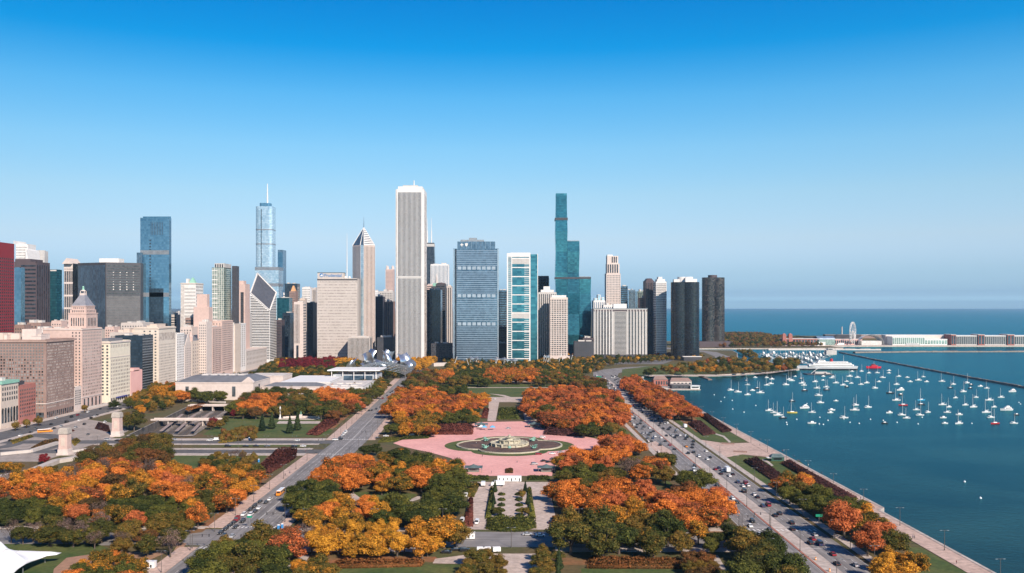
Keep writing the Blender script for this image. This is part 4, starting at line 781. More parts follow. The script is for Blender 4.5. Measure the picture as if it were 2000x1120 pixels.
MB().box(xa + 6, -14, ht, xb - 22, 14, ht + 4).build('plant_room', m_metal, cr); MB().box(xa + 22, -10, ht + 4, xb - 36, 10, ht + 8).build('plant_room', m_metal, cr)
xc, zc = XA(902, 1740) - b.loc[0], ZA(478.5, 1740); t = MB(); t.box(xc - .8, -22.6, zc - 3, xc + .8, -22.35, zc + 3); t.box(xc - 3, -22.61, zc - .8, xc - .8, -22.36, zc + .8); t.box(xc + .8, -22.61, zc - .8, xc + 3, -22.36, zc + .8); t.build('cross_emblem', st_white, cr)
xc = XA(911, 1740) - b.loc[0]; t = MB(); t.prism([(-2.6, 3), (2.6, 3), (2.6, 0), (1.6, -2), (0, -3.4), (-1.6, -2), (-2.6, 0)], 0, .2); o = t.build('shield_emblem', st_white, cr, (xc, -22.35, zc)); o.rotation_euler = (R(90), 0, 0)
# ---------- white frame tower with teal glass
b = B('white_frame_tower', 'white framed apartment tower filled with stacks of teal glass', 990, 1036, 1740, 497, 40, g_tealb, front=True); W = b.edge(S_)[3]; H = b.H
b.box('glass_wing', W / 2, -19, 0, W / 2 + 13.5, 19, H, g_tealb); b.box('wing_edge', W / 2 + 13.5, -19.2, 0, W / 2 + 14.6, 19, H + 1, st_white)
for u0, u1 in ((0, .05), (.19, .22), (.95, 1)): b.pan(S_, u0 * W, u1 * W, 0, H, .6).build('pier', st_white, b.root)
for k in range(52): z = 6 + k * (H - 10) / 52; b.pan(S_, .05 * W, .19 * W, z, z + 1.2, .45).build('balcony', st_white, b.root); 
for k in range(52): z = 6 + k * (H - 10) / 52; b.pan(S_, .74 * W, .95 * W, z, z + .8, .3).build('balcony', st_white, b.root)
for k in range(12): z = 10 + k * (H - 18) / 11; b.pan(S_, .22 * W, .95 * W, z - .9, z + .9, .5).build('beam', st_white, b.root)
for z in (ZA(616, 1740), ZA(510, 1740)): b.pan(S_, .22 * W, .95 * W, z - 6, z + 6, .35).build('plant_floor', st_grey, b.root)
b.pan(S_, 0, W, H - 5, H + 2, .7).build('crown_beam', st_white, b.root); b.box('roof_house', -W * .35, -14, H, W * .5, 14, H + 3.5, st_white)
b = B('beige_gridded_tower', 'beige gridded balcony tower in front of the wavy teal tower', 1072.5, 1109, 1800, 582, 34, st_pale); W = b.edge(S_)[3]
b.bands(S_, 31, .58, g_win, 6, b.H - 3, .02, .98); b.strips(S_, 7, .26, st_pale, 4, b.H - 2, 0, 1, name='pier', out=.4); b.box('penthouse', -W * .4, -12, b.H, W * .42, 12, b.H + 5, st_white); b.box('podium', -W * .55, -22, 0, W * .6, -17.5, 12, st_pale); b.done()
# ---------- wavy teal tower of three stems
Y = 2030; cx = XA(1120, Y); rt = thing('wavy_teal_tower', 'teal glass tower of three rippling stems stepping down to the right', 'tower', (cx, Y + 20, 0))
for k, (a0, a1, tp, ph) in enumerate(((1085, 1108.5, 381.5, 0), (1108.5, 1132, 471, 1), (1132, 1155, 541.5, 0))):
    x0, x1 = XA(a0, Y) - cx, XA(a1, Y) - cx; h = ZA(tp, Y); c = (x0 + x1) / 2; w = (x1 - x0); seg = 47; z = 0; j = 0; prev = None; mb = MB(); rings = []
    while z < h + .1:
        s_ = 1.035 if (j + ph) % 2 == 0 else .94; rings.append((min(z, h), s_)); z += seg; j += 1
    rings.append((h, 1.0 if k else .92))
    rs = [[(c + w / 2 * s_ * sx, -14 * s_ * 1.02 * (1 if sy < 0 else 1) * (-sy) - k * .15) for sx, sy in ((-1, 1), (1, 1), (1, -1), (-1, -1))] for _, s_ in rings]
    for (z0, _), (z1, _), A0, A1 in zip(rings[:-1], rings[1:], rs[:-1], rs[1:]):
        if z1 - z0 > .2: mb.frustum(A0, z0, A1, z1, cap=False)
    mb.add([(x, y, h) for x, y in rs[-1]], [(0, 1, 2, 3)]); mb.build('stem', g_teal, rt)
    MB().box(c - w * .46, -13, h, c + w * .46, 13, h + (1.6 if k else 5)).build('stem_crown', g_tealb if k == 0 else m_metal, rt)
x0 = XA(1085, Y) - cx; MB().box(x0 - .6, -15.2, ZA(430, Y), x0 + 28, 15, ZA(425, Y)).build('open_floor', st_dark, rt); MB().box(x0 - .6, -15.4, ZA(545, Y), x0 + 80, 15, ZA(541.5, Y)).build('plant_floor', st_dark, rt)
# ---------- long white slab, gridded tower, setback tower
b = B('long_pier_slab', 'long low slab of white vertical piers with a dark recessed centre', 1157, 1264, 1900, 604, 28, st_grey); W = b.edge(S_)[3]; H = b.H
for u0, u1, n in ((.0, .37, 6), (.63, 1, 6)):
    b.strips(S_, n, .70, g_grey, 5, H - 4, u0 + .01, u1 - .01); b.strips(S_, n + 1, .22, st_white, 3, H - 1, u0 - .02 if u0 else .0, u1 + .0, name='pier', out=.8)
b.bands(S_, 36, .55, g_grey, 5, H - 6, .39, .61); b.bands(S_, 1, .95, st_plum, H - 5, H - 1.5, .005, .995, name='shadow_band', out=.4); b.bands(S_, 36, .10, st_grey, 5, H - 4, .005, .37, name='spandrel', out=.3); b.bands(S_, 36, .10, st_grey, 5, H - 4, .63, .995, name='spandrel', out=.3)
b.box('roof_slab', -W / 2 - 1, -15, H + .5, W / 2 + 1, 15, H + 1.6, m_metal); b.box('penthouse', -14, -8, H + 1.6, 14, 8, H + 11, st_white); b.box('podium', -W * .5, -20, 0, W * .5, -14.6, 10, st_dark); b.done()
b = B('setback_stone_tower', 'tall pale stone tower stepping back to a square crown behind the long slab', 1181, 1212, 2050, 535, 34, st_pale); W = b.edge(S_)[3]; H = b.H
b.grid(S_, 9, 44, .5, .55, g_win, 8); h2, h3 = ZA(515, 2050), ZA(500, 2050)
o = b.box('upper_tier', -W * .44, -15, H, W * .44, 15, h2, st_pale); [MB().box(-W * .40 + k * W * .16, -15.2, H + 2, -W * .31 + k * W * .16, -14.9, h2 - 2).build('tall_window', g_dark, o) for k in range(5)]
o = b.box('crown', -W * .42, -12, h2, W * .36, 12, h3, st_pale); [MB().box(-W * .1 + k * W * .14, -12.2, h2 + 2, -W * .02 + k * W * .14, -11.9, h3 - 2).build('tall_window', g_dark, o) for k in range(3)]; b.box('crown_top', -W * .40, -9, h3, -W * .02, 9, h3 + 3, st_white); b.done()
b = B('white_gridded_tower', 'white gridded tower half in the shade of the black lakeside tower', 1276, 1302, 1930, 551, 36, st_white); W = b.edge(S_)[3]; b.grid(S_, 11, 42, .6, .55, g_dark, 5); b.bands(W_, 42, .4, g_dark, 5); b.box('crown', -W * .36, -14, b.H, W * .38, 14, b.H + 6, st_white); b.box('penthouse', -W * .22, -10, b.H + 6, W * .15, 10, b.H + 11, st_white); b.done()
# ---------- two black lobed towers
def lobed(name, label, px0, px1, Y, top, m, rot, lobes=3, r0=.34, ribs=True):
    X0, X1 = XA(px0, Y), XA(px1, Y); cx = (X0 + X1) / 2; w = (X1 - X0) / 2; h = ZA(top, Y); n = 72
    def rad(a): return w * 1.04 * (1 - r0 + r0 * (0.5 + .5 * math.cos(lobes * (a - rot))) ** .7)
    pts = [(rad(2 * math.pi * i / n) * math.cos(2 * math.pi * i / n), rad(2 * math.pi * i / n) * math.sin(2 * math.pi * i / n)) for i in range(n)]
    xm = max(abs(p[0]) for p in pts); pts = [(x * w / xm, y * w / xm) for x, y in pts]
    rt = thing(name, label, 'tower', (cx, Y + w, 0)); mb = MB(); mb.prism(pts, 0, h); o = mb.build('wall', m, rt)
    for k in range(int(h / 12)):
        z = 8 + k * 11.6
        if z < h - 3: MB().prism([(x * 1.006, y * 1.006) for x, y in pts], z, z + .9).build('floor_band', mat('black_band', (.014, .014, .016), .5), rt)
    return rt, pts, h, w
g_black = glass('black_glass', (0.026, 0.031, 0.040), (0.006, 0.009, 0.014), 2.4, 3.4, .6, .25, .16, span=(.016, .016, .018), spanw=.35)
g_bronze = glass('bronze_glass', (0.13, 0.10, 0.085), (0.010, 0.010, 0.012), 3.2, 3.4, .6, .35, .18, span=(.03, .026, .026), spanw=.3)
rt, pts, h, w = lobed('black_lakeside_tower', 'black lobed lakeside tower with white blocks on its roof', 1315, 1373.5, 1853, 551, g_black, R(75))
MB().prism([(x * .55, y * .55) for x, y in pts], h, h + 11).build('roof_block', st_white, rt)
for sx, sy, hh in ((-.6, -.1, 6), (.1, -.5, 9), (.55, .1, 7)): MB().box(w * sx - 7, w * sy - 6, h, w * sx + 7, w * sy + 6, h + hh).build('roof_block', st_white, rt)
MB().box(-w * .4, -w - 16, 0, w * .75, -w - 2, 8).build('podium', st_dark, rt); MB().box(-w * .45, -w - 17, 8, w * .8, -w - 1, 9).build('podium_roof', st_white, rt)
rt, pts, h, w = lobed('bronze_lakeside_tower', 'dark bronze three lobed tower nearest the open lake', 1374.5, 1419, 2450, 542, g_bronze, R(-30))
MB().lathe([(w * .4, h), (w * .4, h + 7), (0, h + 7)], 20).build('roof_drum', st_plum, rt); MB().box(-w * 1.6, -w - 5, 0, w * 1.5, w, 16).build('podium', st_plum, rt)

# ---------- low city filling gaps between the towers
q = random.Random(21); cols = [st_grey, st_warm, st_cream, st_brown, st_pink, st_pale, st_white, st_dark]; cn = ['grey', 'warm grey', 'cream', 'brown', 'pink', 'pale', 'white', 'dark']
fill = [(-20, 28, 1130, 625), (28, 60, 1100, 636), (52, 100, 1160, 632), (60, 112, 1080, 645), (100, 132, 1250, 628), (118, 150, 1300, 640), (86, 146, 1050, 652), (205, 235, 1300, 640), (236, 300, 1330, 632), (334, 352, 1500, 616), (352, 386, 1350, 640), (388, 414, 1330, 630), (362, 400, 1420, 622), (340, 356, 1900, 612), (395, 416, 1620, 606), (466, 492, 1680, 614), (585, 600, 2100, 584), (736, 772, 1820, 660), (842, 884, 1800, 672), (968, 992, 1790, 672), (1120, 1160, 1850, 668), (1230, 1262, 1960, 612), (426, 470, 1500, 634), (150, 210, 1320, 646), (500, 540, 2600, 592)]
adj = ['flat topped', 'plain', 'squat', 'windowed', 'narrow']
near = ['beside the crimson tower', 'below the dark brown tower', 'behind the brown hotel roof', 'next to the pyramid-topped block', 'under the gridded tower', 'left of the grey slab tower', 'just behind the brown hotel', 'under the grey slab tower', 'under the tall blue tower', 'right of the tall blue tower', 'in front of the ornate white tower', 'beside the pink clubhouse', 'below the ornate tower', 'on the far left horizon', 'between ornate and green towers', 'right of the black slab', 'above the slim pier tower', 'below the reddish brown slab', 'below the beige pier tower', 'in the gap by the white frame tower', 'at the foot of the wavy teal tower', 'behind the long pier slab', 'below the green glass tower', 'behind the pyramid-topped tower', 'between spired and diamond towers']
for k, (a0, a1, Yq, tp) in enumerate(fill):
    j = q.randrange(7) if k not in (17, 18, 19, 20) else 7; m = cols[j]; b = B('city_block', f'{adj[k % 5]} {cn[j]} block {near[k]}', a0, a1, Yq, tp, q.uniform(24, 44), m, m_roofl if k % 2 else m_roof, cat='building'); W = b.edge(S_)[3]
    if k % 3 == 0: b.bands(S_, max(4, int(b.H / 4.2)), .42, g_win)
    else: b.grid(S_, max(4, int(W / 4)), max(4, int(b.H / 4.2)), .42, .5, g_win)
    b.plant(2 + k % 2, k, 4); b.done()
# ================================================================ trees
L_ = {
 'orange': leaf('orange_leaves', (.13, .085, .024), (.70, .230, .042), (.54, .145, .026), .08),
 'copper': leaf('copper_leaves', (.12, .062, .026), (.54, .155, .050), (.41, .105, .034), .07),
 'amber': leaf('amber_leaves', (.085, .078, .016), (.64, .26, .030), (.33, .165, .024), .03),
 'yellow': leaf('yellow_leaves', (.16, .11, .016), (.68, .33, .035), (.50, .22, .026), .05),
 'green': leaf('green_leaves', (.034, .048, .012), (.140, .132, .024), (.072, .084, .018), .0),
 'olive': leaf('olive_leaves', (.060, .066, .016), (.22, .130, .026), (.120, .105, .022), .0),
 'rust': leaf('rust_leaves', (.085, .060, .022), (.25, .095, .030), (.15, .075, .024), .0),
 'crimson': leaf('crimson_leaves', (.085, .010, .014), (.26, .028, .034), (.16, .018, .022), .0),
 'bare': leaf('bare_twigs', (.11, .075, .055), (.20, .13, .105), None, .0),
 'conifer': leaf('conifer_needles', (.014, .028, .012), (.045, .065, .022), None, .0),
 'maroon': leaf('maroon_leaves', (.075, .024, .018), (.17, .055, .038), (.115, .035, .026), .0),
 'purple': leaf('dark_maroon_leaves', (.040, .018, .016), (.095, .038, .034), None, .0),
}
m_bark = mat('bark', (.075, .055, .042), .95, scale=1.5, col2=(.14, .11, .09))
def leaf_mesh(name, P, N, S, m, extra=None, seed=0):
    """Leaf clumps: one small quad per point, facing N, of size S; `extra` adds solid inner lobes."""
    g_ = np.random.default_rng(seed); n = len(P); N = N / (np.linalg.norm(N, axis=1, keepdims=True) + 1e-9)
    r_ = g_.normal(size=(n, 3)); U = np.cross(N, r_); U /= np.linalg.norm(U, axis=1, keepdims=True) + 1e-9; V = np.cross(N, U)
    S = np.asarray(S).reshape(-1, 1); a = S * g_.uniform(.6, 1.1, (n, 1)); b = S * g_.uniform(.45, .9, (n, 1)); sk = g_.uniform(-.4, .4, (n, 1)) * S
    v = np.stack([P - U * a - V * b * .5, P + U * sk - V * b, P + U * a + V * b * .4, P - U * sk + V * b], 1).reshape(-1, 3)
    f = np.arange(n * 4).reshape(n, 4); t = g_.uniform(0, 1, n)
    ev, ef = extra if extra else ([], [])
    me = bpy.data.meshes.new(name)
    lt = np.array([len(q_) for q_ in ef], np.int32); li = np.array([i for q_ in ef for i in q_], np.int32) + len(v)
    allv = np.concatenate([v, np.array(ev, float).reshape(-1, 3)]); lt = np.concatenate([np.full(n, 4, np.int32), lt]); li = np.concatenate([f.ravel().astype(np.int32), li]).astype(np.int32)
    me.vertices.add(len(allv)); me.vertices.foreach_set('co', allv.astype(np.float32).ravel())
    me.loops.add(len(li)); me.loops.foreach_set('vertex_index', li); me.polygons.add(len(lt)); me.polygons.foreach_set('loop_start', (np.cumsum(lt) - lt).astype(np.int32)); me.polygons.foreach_set('loop_total', lt)
    me.update(calc_edges=True)
    at = me.attributes.new('tint', 'FLOAT', 'FACE'); at.data.foreach_set('value', np.concatenate([t, np.full(len(ef), .3)]).astype(np.float32))
    me.materials.append(m); me.update(); return me
def crown_points(shape, seed):
    g_ = np.random.default_rng(seed)
    if shape == 'conifer':
        n = 1500; z = 1 + 12.5 * g_.uniform(0, 1, n) ** 1.35; rr = (1 - (z - 1) / 13) * 3.4 * (.82 + .18 * np.sin(z * 4)) * g_.uniform(.75, 1.08, n) + .15; a = g_.uniform(0, 2 * math.pi, n)
        P = np.stack([rr * np.cos(a), rr * np.sin(a), z], 1); N = np.stack([np.cos(a), np.sin(a), np.full(n, .5)], 1) + g_.normal(size=(n, 3)) * .35
        mb = MB(); mb.cone((0, 0), 2.7, .1, 1, 12.5, 8); return P, N, g_.uniform(.35, .6, n), (mb.v, mb.f)
    rx, rz, cz, nl = {'broad': (5.0, 4.5, 6.9, 36), 'round': (4.0, 4.9, 6.6, 30), 'upright': (3.0, 5.2, 6.9, 26), 'bare': (4.6, 4.4, 8.6, 26)}[shape]
    P, N, S, mb = [], [], [], MB(); k = 0
    while k < nl:
        d = g_.normal(size=3); d /= np.linalg.norm(d)
        if d[2] < -.72: continue
        q_ = g_.uniform(.62, 1.0) if k > 5 else g_.uniform(.0, .5); c = np.array([d[0] * rx * q_ * g_.uniform(.85, 1.15), d[1] * rx * q_ * g_.uniform(.85, 1.15), cz + d[2] * rz * q_]); r_ = g_.uniform(1.15, 2.15) * (1.15 if d[2] > .2 else .95)
        n = int((150 if shape != 'bare' else 42) * r_ * r_ / 2.4)
        dd = g_.normal(size=(n, 3)); dd[:, 2] += .35; dd /= np.linalg.norm(dd, axis=1, keepdims=True)
        P.append(c + dd * np.array([r_, r_, r_ * .82]) * (g_.uniform(.74, 1.10, (n, 1)) + .22 * (g_.uniform(0, 1, (n, 1)) > .86))); N.append(dd * 1.2 + np.array([0, 0, .25]) + g_.normal(size=(n, 3)) * .60); S.append(g_.uniform(.20, .40, n) if shape != 'bare' else g_.uniform(.14, .34, n))
        if shape != 'bare': mb.ball(tuple(c), r_ * .62, r_ * .62, r_ * .52, 7, 4)
        k += 1
    return np.concatenate(P), np.concatenate(N), np.concatenate(S), (mb.v, mb.f)
def trunk_mesh(shape, seed):
    q_ = random.Random(seed); mb = MB(); h = 3.0 if shape != 'conifer' else 2
    mb.bar((0, 0, -.2), (.1, .05, h), .42, .28, 7)
    if shape != 'conifer':
        for k in range(7):
            a = k * 2.4 + q_.random(); r_ = q_.uniform(2, 3.6); z = q_.uniform(6.5, 10.5); m_ = (r_ * .45 * math.cos(a), r_ * .45 * math.sin(a), h + (z - h) * .55)
            mb.bar((.1, .05, h - q_.uniform(0, 1.4)), m_, .2, .13, 5); mb.bar(m_, (r_ * math.cos(a), r_ * math.sin(a), z), .13, .04, 4)
            if shape == 'bare': mb.bar(m_, (r_ * 1.3 * math.cos(a + .5), r_ * 1.3 * math.sin(a + .5), z + 1.2), .09, .02, 3)
    return mb.mesh('trunk', m_bark)
NVAR = 3
TRUNK = {(s_, v): trunk_mesh(s_, v) for s_ in ('broad', 'round', 'upright', 'bare', 'conifer') for v in range(2)}
PTS = {(s_, v): crown_points(s_, 10 + v * 7 + len(s_)) for s_ in ('broad', 'round', 'upright', 'bare', 'conifer') for v in range(NVAR)}
CROWN = {}
def crown(shape, v, c):
    k = (shape, v, c)
    if k not in CROWN: CROWN[k] = leaf_mesh('crown', *PTS[(shape, v)][:3], L_[c], PTS[(shape, v)][3], seed=v)
    return CROWN[k]
SHAPES = {'orange': ('broad', 'broad', 'round'), 'copper': ('broad', 'round'), 'amber': ('round', 'broad'), 'yellow': ('round', 'upright', 'round'), 'green': ('broad', 'round', 'broad'), 'olive': ('broad', 'round'), 'rust': ('broad', 'round'), 'crimson': ('round',), 'bare': ('bare',), 'conifer': ('conifer',)}
CW = {'orange': 'orange', 'copper': 'copper red', 'amber': 'amber', 'yellow': 'golden yellow', 'green': 'dark green', 'olive': 'olive brown', 'rust': 'rusty brown', 'crimson': 'crimson', 'bare': 'leafless', 'conifer': 'pointed evergreen'}
NM = {'bare': 'bare_tree', 'conifer': 'conifer_tree', 'green': 'green_tree', 'olive': 'green_tree'}
TREES, REG = [], {}
def inside(p, poly):
    x, y = p; c = False; j = len(poly) - 1
    for i in range(len(poly)):
        (xi, yi), (xj, yj) = poly[i], poly[j]
        if (yi > y) != (yj > y) and x < (xj - xi) * (y - yi) / (yj - yi) + xi: c = not c
        j = i
    return c
def clash(X, Y, r_):
    i, j = int(X // 20), int(Y // 20)
    for a in (-1, 0, 1):
        for b in (-1, 0, 1):
            for (x, y, q_) in REG.get((i + a, j + b), ()):
                if (x - X) ** 2 + (y - Y) ** 2 < ((r_ + q_) * .5) ** 2: return True
    return False
def put(X, Y, c, h, where, far=False, wide=1.0):
    r_ = h / 13 * (10.4 if Y < 800 else 11.8) * wide
    REG.setdefault((int(X // 20), int(Y // 20)), []).append((X, Y, r_)); TREES.append((X, Y, c, h, where, far, wide))
def clump(where, mix, h, poly, dens=1.0, far=False, seed=0, wide=1.0, slack=.85):
    """Trees standing so that foot and top both fall in the patch of the photo the grove covers."""
    q_ = random.Random(len(TREES) + 31 * len(poly) + seed); kinds, ws = list(mix.keys()), list(mix.values())
    gp = [G(x, max(y, 640)) for x, y in poly]; x0, x1 = min(p[0] for p in gp), max(p[0] for p in gp); y0, y1 = min(p[1] for p in gp), max(p[1] for p in gp)
    tries = int((x1 - x0) * (y1 - y0) / 11) + 60
    for _ in range(min(tries, 9000)):
        X, Y = q_.uniform(x0, x1), q_.uniform(y0, y1); hh = h * q_.uniform(.8, 1.15)
        p = (CX + X * F / Y, HY + CH * F / Y); t = (CX + X * F / Y, HY + (CH - hh * slack) * F / Y)
        if not (inside(p, poly) and inside(t, poly)): continue
        if clash(X, Y, hh / 13 * (10.4 if Y < 800 else 11.8) * wide / dens): continue
        put(X, Y, q_.choices(kinds, ws)[0], hh, where, far, wide)
def single(where, c, h, *pts, wide=1.0):
    for p in pts: put(*G(*p), c, h, where, False, wide)
# --- left of the boulevard
single('lawn before the memorial columns', 'conifer', 15, (512, 842), (531, 838), (566, 847), (581, 841))
clump('shady patch at the left photo edge', {'green': 1}, 9, [(-20, 972), (70, 970), (112, 995), (108, 1028), (-20, 1034)])
clump('dark middle patch of the left grove', {'green': 1}, 9, [(212, 975), (300, 965), (375, 985), (376, 1026), (300, 1034), (216, 1012)])
clump('golden edge of the left grove', {'amber': 3, 'orange': 1.2, 'olive': 1.5}, 11, [(372, 958), (470, 905), (520, 906), (512, 948), (448, 1005), (395, 1035), (345, 1026)])
clump('big orange grove left of the boulevard', {'orange': 7, 'copper': 2, 'amber': 3.5, 'yellow': .8, 'olive': 1.2, 'bare': .8, 'rust': .6}, 12.5, [(-20, 930), (60, 912), (140, 905), (200, 894), (330, 902), (420, 908), (480, 910), (470, 960), (400, 1010), (330, 1040), (240, 1035), (110, 1026), (-20, 1036)])
clump('thin row along the left cross street', {'olive': 3, 'bare': 1, 'rust': .7}, 10.5, [(90, 1010), (330, 1012), (388, 1030), (335, 1090), (250, 1098), (200, 1078), (100, 1072)], .8, slack=.62)
clump('corner clump beside the white tent', {'amber': 2, 'green': 1.5, 'orange': .6}, 9.5, [(128, 1084), (270, 1070), (285, 1120), (270, 1180), (128, 1180)])
single('thin row by the tent', 'bare', 10, (22, 1062), (65, 1060), (150, 1062)); single('thin row by the tent', 'olive', 9.5, (45, 1064), (96, 1066), (185, 1068))
clump('wood beside the stone pylons', {'olive': 3, 'rust': 1.5, 'copper': .4}, 13.5, [(135, 902), (180, 872), (240, 868), (255, 848), (325, 846), (330, 912), (240, 918), (140, 918)])
single('foot of the stone pylons', 'olive', 17, (262, 842), (253, 838)); single('foot of the stone pylons', 'crimson', 9, (86, 908)); single('foot of the stone pylons', 'amber', 8, (30, 925), (12, 924)); single('avenue planting in front of the hotel', 'olive', 8, (165, 806), (30, 842), (52, 836), (75, 832)); single('avenue planting in front of the hotel', 'green', 10, (222, 800))
clump('trees beside the rail cutting', {'olive': 2, 'green': 1, 'amber': 1}, 9, [(275, 770), (345, 776), (340, 800), (262, 812)], .8)
clump('left end of the museum', {'amber': 2, 'olive': 2, 'orange': 1}, 15, [(298, 745), (358, 745), (360, 790), (298, 790)])
clump('before the museum wall', {'green': 3, 'olive': 1}, 15, [(378, 744), (432, 744), (434, 790), (378, 790)])
single('rail cutting edge', 'crimson', 9, (416, 832), (456, 818)); single('rail cutting edge', 'rust', 9, (412, 840)); single('rail cutting edge', 'olive', 9, (430, 838), (440, 830))
clump('left of the memorial columns', {'orange': 3, 'copper': .4}, 13, [(474, 785), (500, 768), (545, 768), (545, 800), (520, 815), (474, 815)])
clump('right of the memorial columns', {'orange': 3, 'copper': .5}, 14, [(622, 755), (660, 755), (705, 770), (706, 806), (660, 806), (622, 785)])
clump('behind the memorial columns', {'olive': 3, 'green': 2, 'rust': .6}, 14, [(440, 795), (480, 768), (500, 758), (560, 752), (640, 766), (700, 750), (722, 770), (712, 805), (650, 824), (600, 818), (540, 818), (450, 822)])
clump('boulevard row beside the museum', {'olive': 2, 'green': 2, 'amber': .4}, 13, [(700, 742), (735, 735), (762, 745), (745, 775), (705, 800)])
clump('thicket round the garden lawn', {'olive': 2, 'green': 1, 'bare': .4}, 6, [(385, 900), (430, 880), (500, 885), (500, 925), (420, 930)], .6); clump('low planting beside the parkway', {'olive': 2, 'rust': 1}, 5, [(430, 838), (500, 832), (500, 862), (430, 864)], .6)
clump('before the pale office slab', {'crimson': 1}, 13, [(548, 702), (600, 698), (652, 704), (656, 728), (548, 728)]); clump('before the pale office slab', {'crimson': 1}, 13, [(618, 685), (690, 683), (692, 706), (640, 712), (618, 706)])
clump('left of the bandshell', {'yellow': 2, 'amber': 1}, 12, [(655, 700), (696, 690), (700, 715), (655, 722)], far=False)
clump('park trees north of the museum', {'green': 4, 'olive': 2, 'yellow': 1}, 12, [(498, 722), (545, 700), (640, 700), (700, 702), (700, 720), (640, 742), (510, 745)])
clump('right of the bandshell', {'yellow': 3, 'amber': 1}, 13, [(778, 695), (850, 690), (852, 712), (820, 728), (778, 725)]); clump('below the bandshell', {'green': 3, 'olive': 1}, 12, [(738, 712), (792, 708), (795, 738), (738, 742)])
single('avenue front of the old library', 'amber', 10, (503, 716), (468, 745), (480, 747), (492, 746))
# --- between the boulevard and the highway, south to north
clump('front thicket right of the boulevard', {'green': 3, 'copper': 1.2, 'olive': 2}, 12.5, [(378, 1130), (410, 1072), (450, 1048), (520, 1032), (602, 1038), (606, 1078), (575, 1100), (570, 1180), (378, 1180)], slack=.62)
clump('front thicket right of the boulevard', {'amber': 1, 'olive': 2, 'green': 1}, 8, [(575, 1088), (640, 1088), (650, 1130), (640, 1160), (575, 1160)], slack=.62)
clump('golden row before the cross street', {'yellow': 6, 'amber': 3, 'bare': .5}, 10.5, [(592, 1036), (660, 1022), (760, 1018), (830, 1030), (848, 1052), (842, 1092), (600, 1098)], slack=.62)
single('corner of the rose garden', 'amber', 16, (868, 1072)); single('corner of the rose garden', 'yellow', 9, (835, 1088), (846, 1080)); single('corner of the rose garden', 'olive', 14, (888, 1072))
clump('boulevard edge below the orange grove', {'green': 1}, 12, [(568, 960), (600, 944), (655, 950), (660, 990), (590, 1020), (560, 1005)], slack=.62)
clump('row behind the cross street', {'amber': 3, 'yellow': 2, 'orange': 1}, 10.5, [(584, 988), (640, 970), (745, 976), (750, 1034), (588, 1036)], slack=.62)
clump('dark row behind cross street', {'green': 1}, 12, [(732, 978), (855, 976), (858, 1040), (732, 1042)], slack=.62)
clump('boulevard grove southwest of the fountain', {'orange': 4, 'copper': 1}, 13, [(588, 938), (640, 900), (690, 886), (738, 890), (738, 935), (690, 965), (650, 968), (590, 958)])
clump('mixed grove southwest of the fountain', {'amber': 3, 'green': 2.5, 'orange': 1.5}, 13, [(735, 905), (748, 874), (805, 866), (830, 882), (890, 890), (908, 905), (905, 925), (865, 965), (735, 968)], slack=1.05)
clump('clipped row left of rose garden', {'green': 1}, 12.5, [(836, 925), (870, 905), (912, 915), (910, 985), (905, 1020), (838, 1005)])
single('plaza corner by the boulevard', 'green', 10, (718, 893), (735, 890), (764, 850), (772, 848))
clump('orange grove northwest of the fountain', {'orange': 5, 'copper': 2, 'amber': 1}, 13.5, [(752, 792), (780, 757), (850, 754), (870, 770), (945, 768), (962, 790), (930, 812), (850, 822), (760, 822)])
clump('left tip of the plaza', {'amber': 3, 'orange': 1}, 14, [(778, 802), (850, 802), (850, 856), (778, 856)])
clump('dark band northwest of the fountain', {'green': 2, 'amber': .5}, 10, [(842, 800), (930, 796), (932, 832), (842, 832)])
clump('boulevard side near the bandshell', {'olive': 2, 'rust': 1, 'green': 1}, 14, [(800, 728), (850, 722), (850, 762), (790, 768)]); clump('dark trees north of the great lawn', {'green': 2, 'olive': 1}, 12, [(850, 752), (912, 752), (905, 775), (850, 775)])
clump('second boulevard clump near the bandshell', {'orange': 1, 'amber': .5}, 13, [(832, 722), (880, 722), (880, 752), (832, 752)])
clump('big orange grove northeast of the fountain', {'copper': 4.5, 'orange': 3.5, 'olive': .4, 'rust': .4}, 14.5, [(1020, 790), (1035, 760), (1100, 752), (1200, 760), (1226, 800), (1216, 842), (1150, 848), (1060, 842), (1030, 818)], 1.05)
clump('right rim of the plaza', {'green': 3, 'olive': 1}, 11, [(1128, 818), (1195, 822), (1200, 856), (1130, 856)])
clump('right tip of the plaza', {'orange': 2, 'copper': 2}, 13, [(1178, 852), (1225, 845), (1256, 868), (1252, 896), (1180, 890)])
clump('orange grove right of the south plaza', {'orange': 3, 'copper': 1, 'amber': .7}, 12.5, [(1084, 900), (1105, 876), (1220, 870), (1220, 905), (1190, 925), (1095, 928)])
clump('shade patch right of the south plaza', {'green': 3, 'olive': 1}, 11, [(1100, 908), (1205, 905), (1210, 950), (1100, 950)]); single('gap between groves', 'bare', 14, (1222, 938), (1234, 934))
clump('clump by the highway', {'copper': 2, 'olive': 1.5, 'orange': 1}, 13, [(1235, 890), (1312, 886), (1316, 950), (1240, 952)])
clump('great grove right of rose garden', {'orange': 7, 'copper': 3, 'amber': 1.5, 'olive': .5, 'rust': .5}, 13.5, [(1064, 945), (1110, 932), (1240, 936), (1290, 942), (1400, 950), (1420, 1000), (1426, 1040), (1330, 1052), (1270, 1018), (1130, 1018), (1078, 985)], 1.08)
clump('olive row before the great grove', {'olive': 3, 'green': 1.5, 'amber': 1}, 14.5, [(1096, 1016), (1200, 1002), (1330, 1006), (1345, 1050), (1330, 1094), (1108, 1096)], slack=.62)
clump('amber corner by the side street', {'amber': 2, 'orange': 1}, 13.5, [(1320, 1015), (1372, 1030), (1376, 1092), (1325, 1094)], slack=.62)
single('highway verge', 'green', 13, (1352, 962), (1368, 962), (1338, 958)); single('highway verge', 'olive', 10, (1412, 1030))
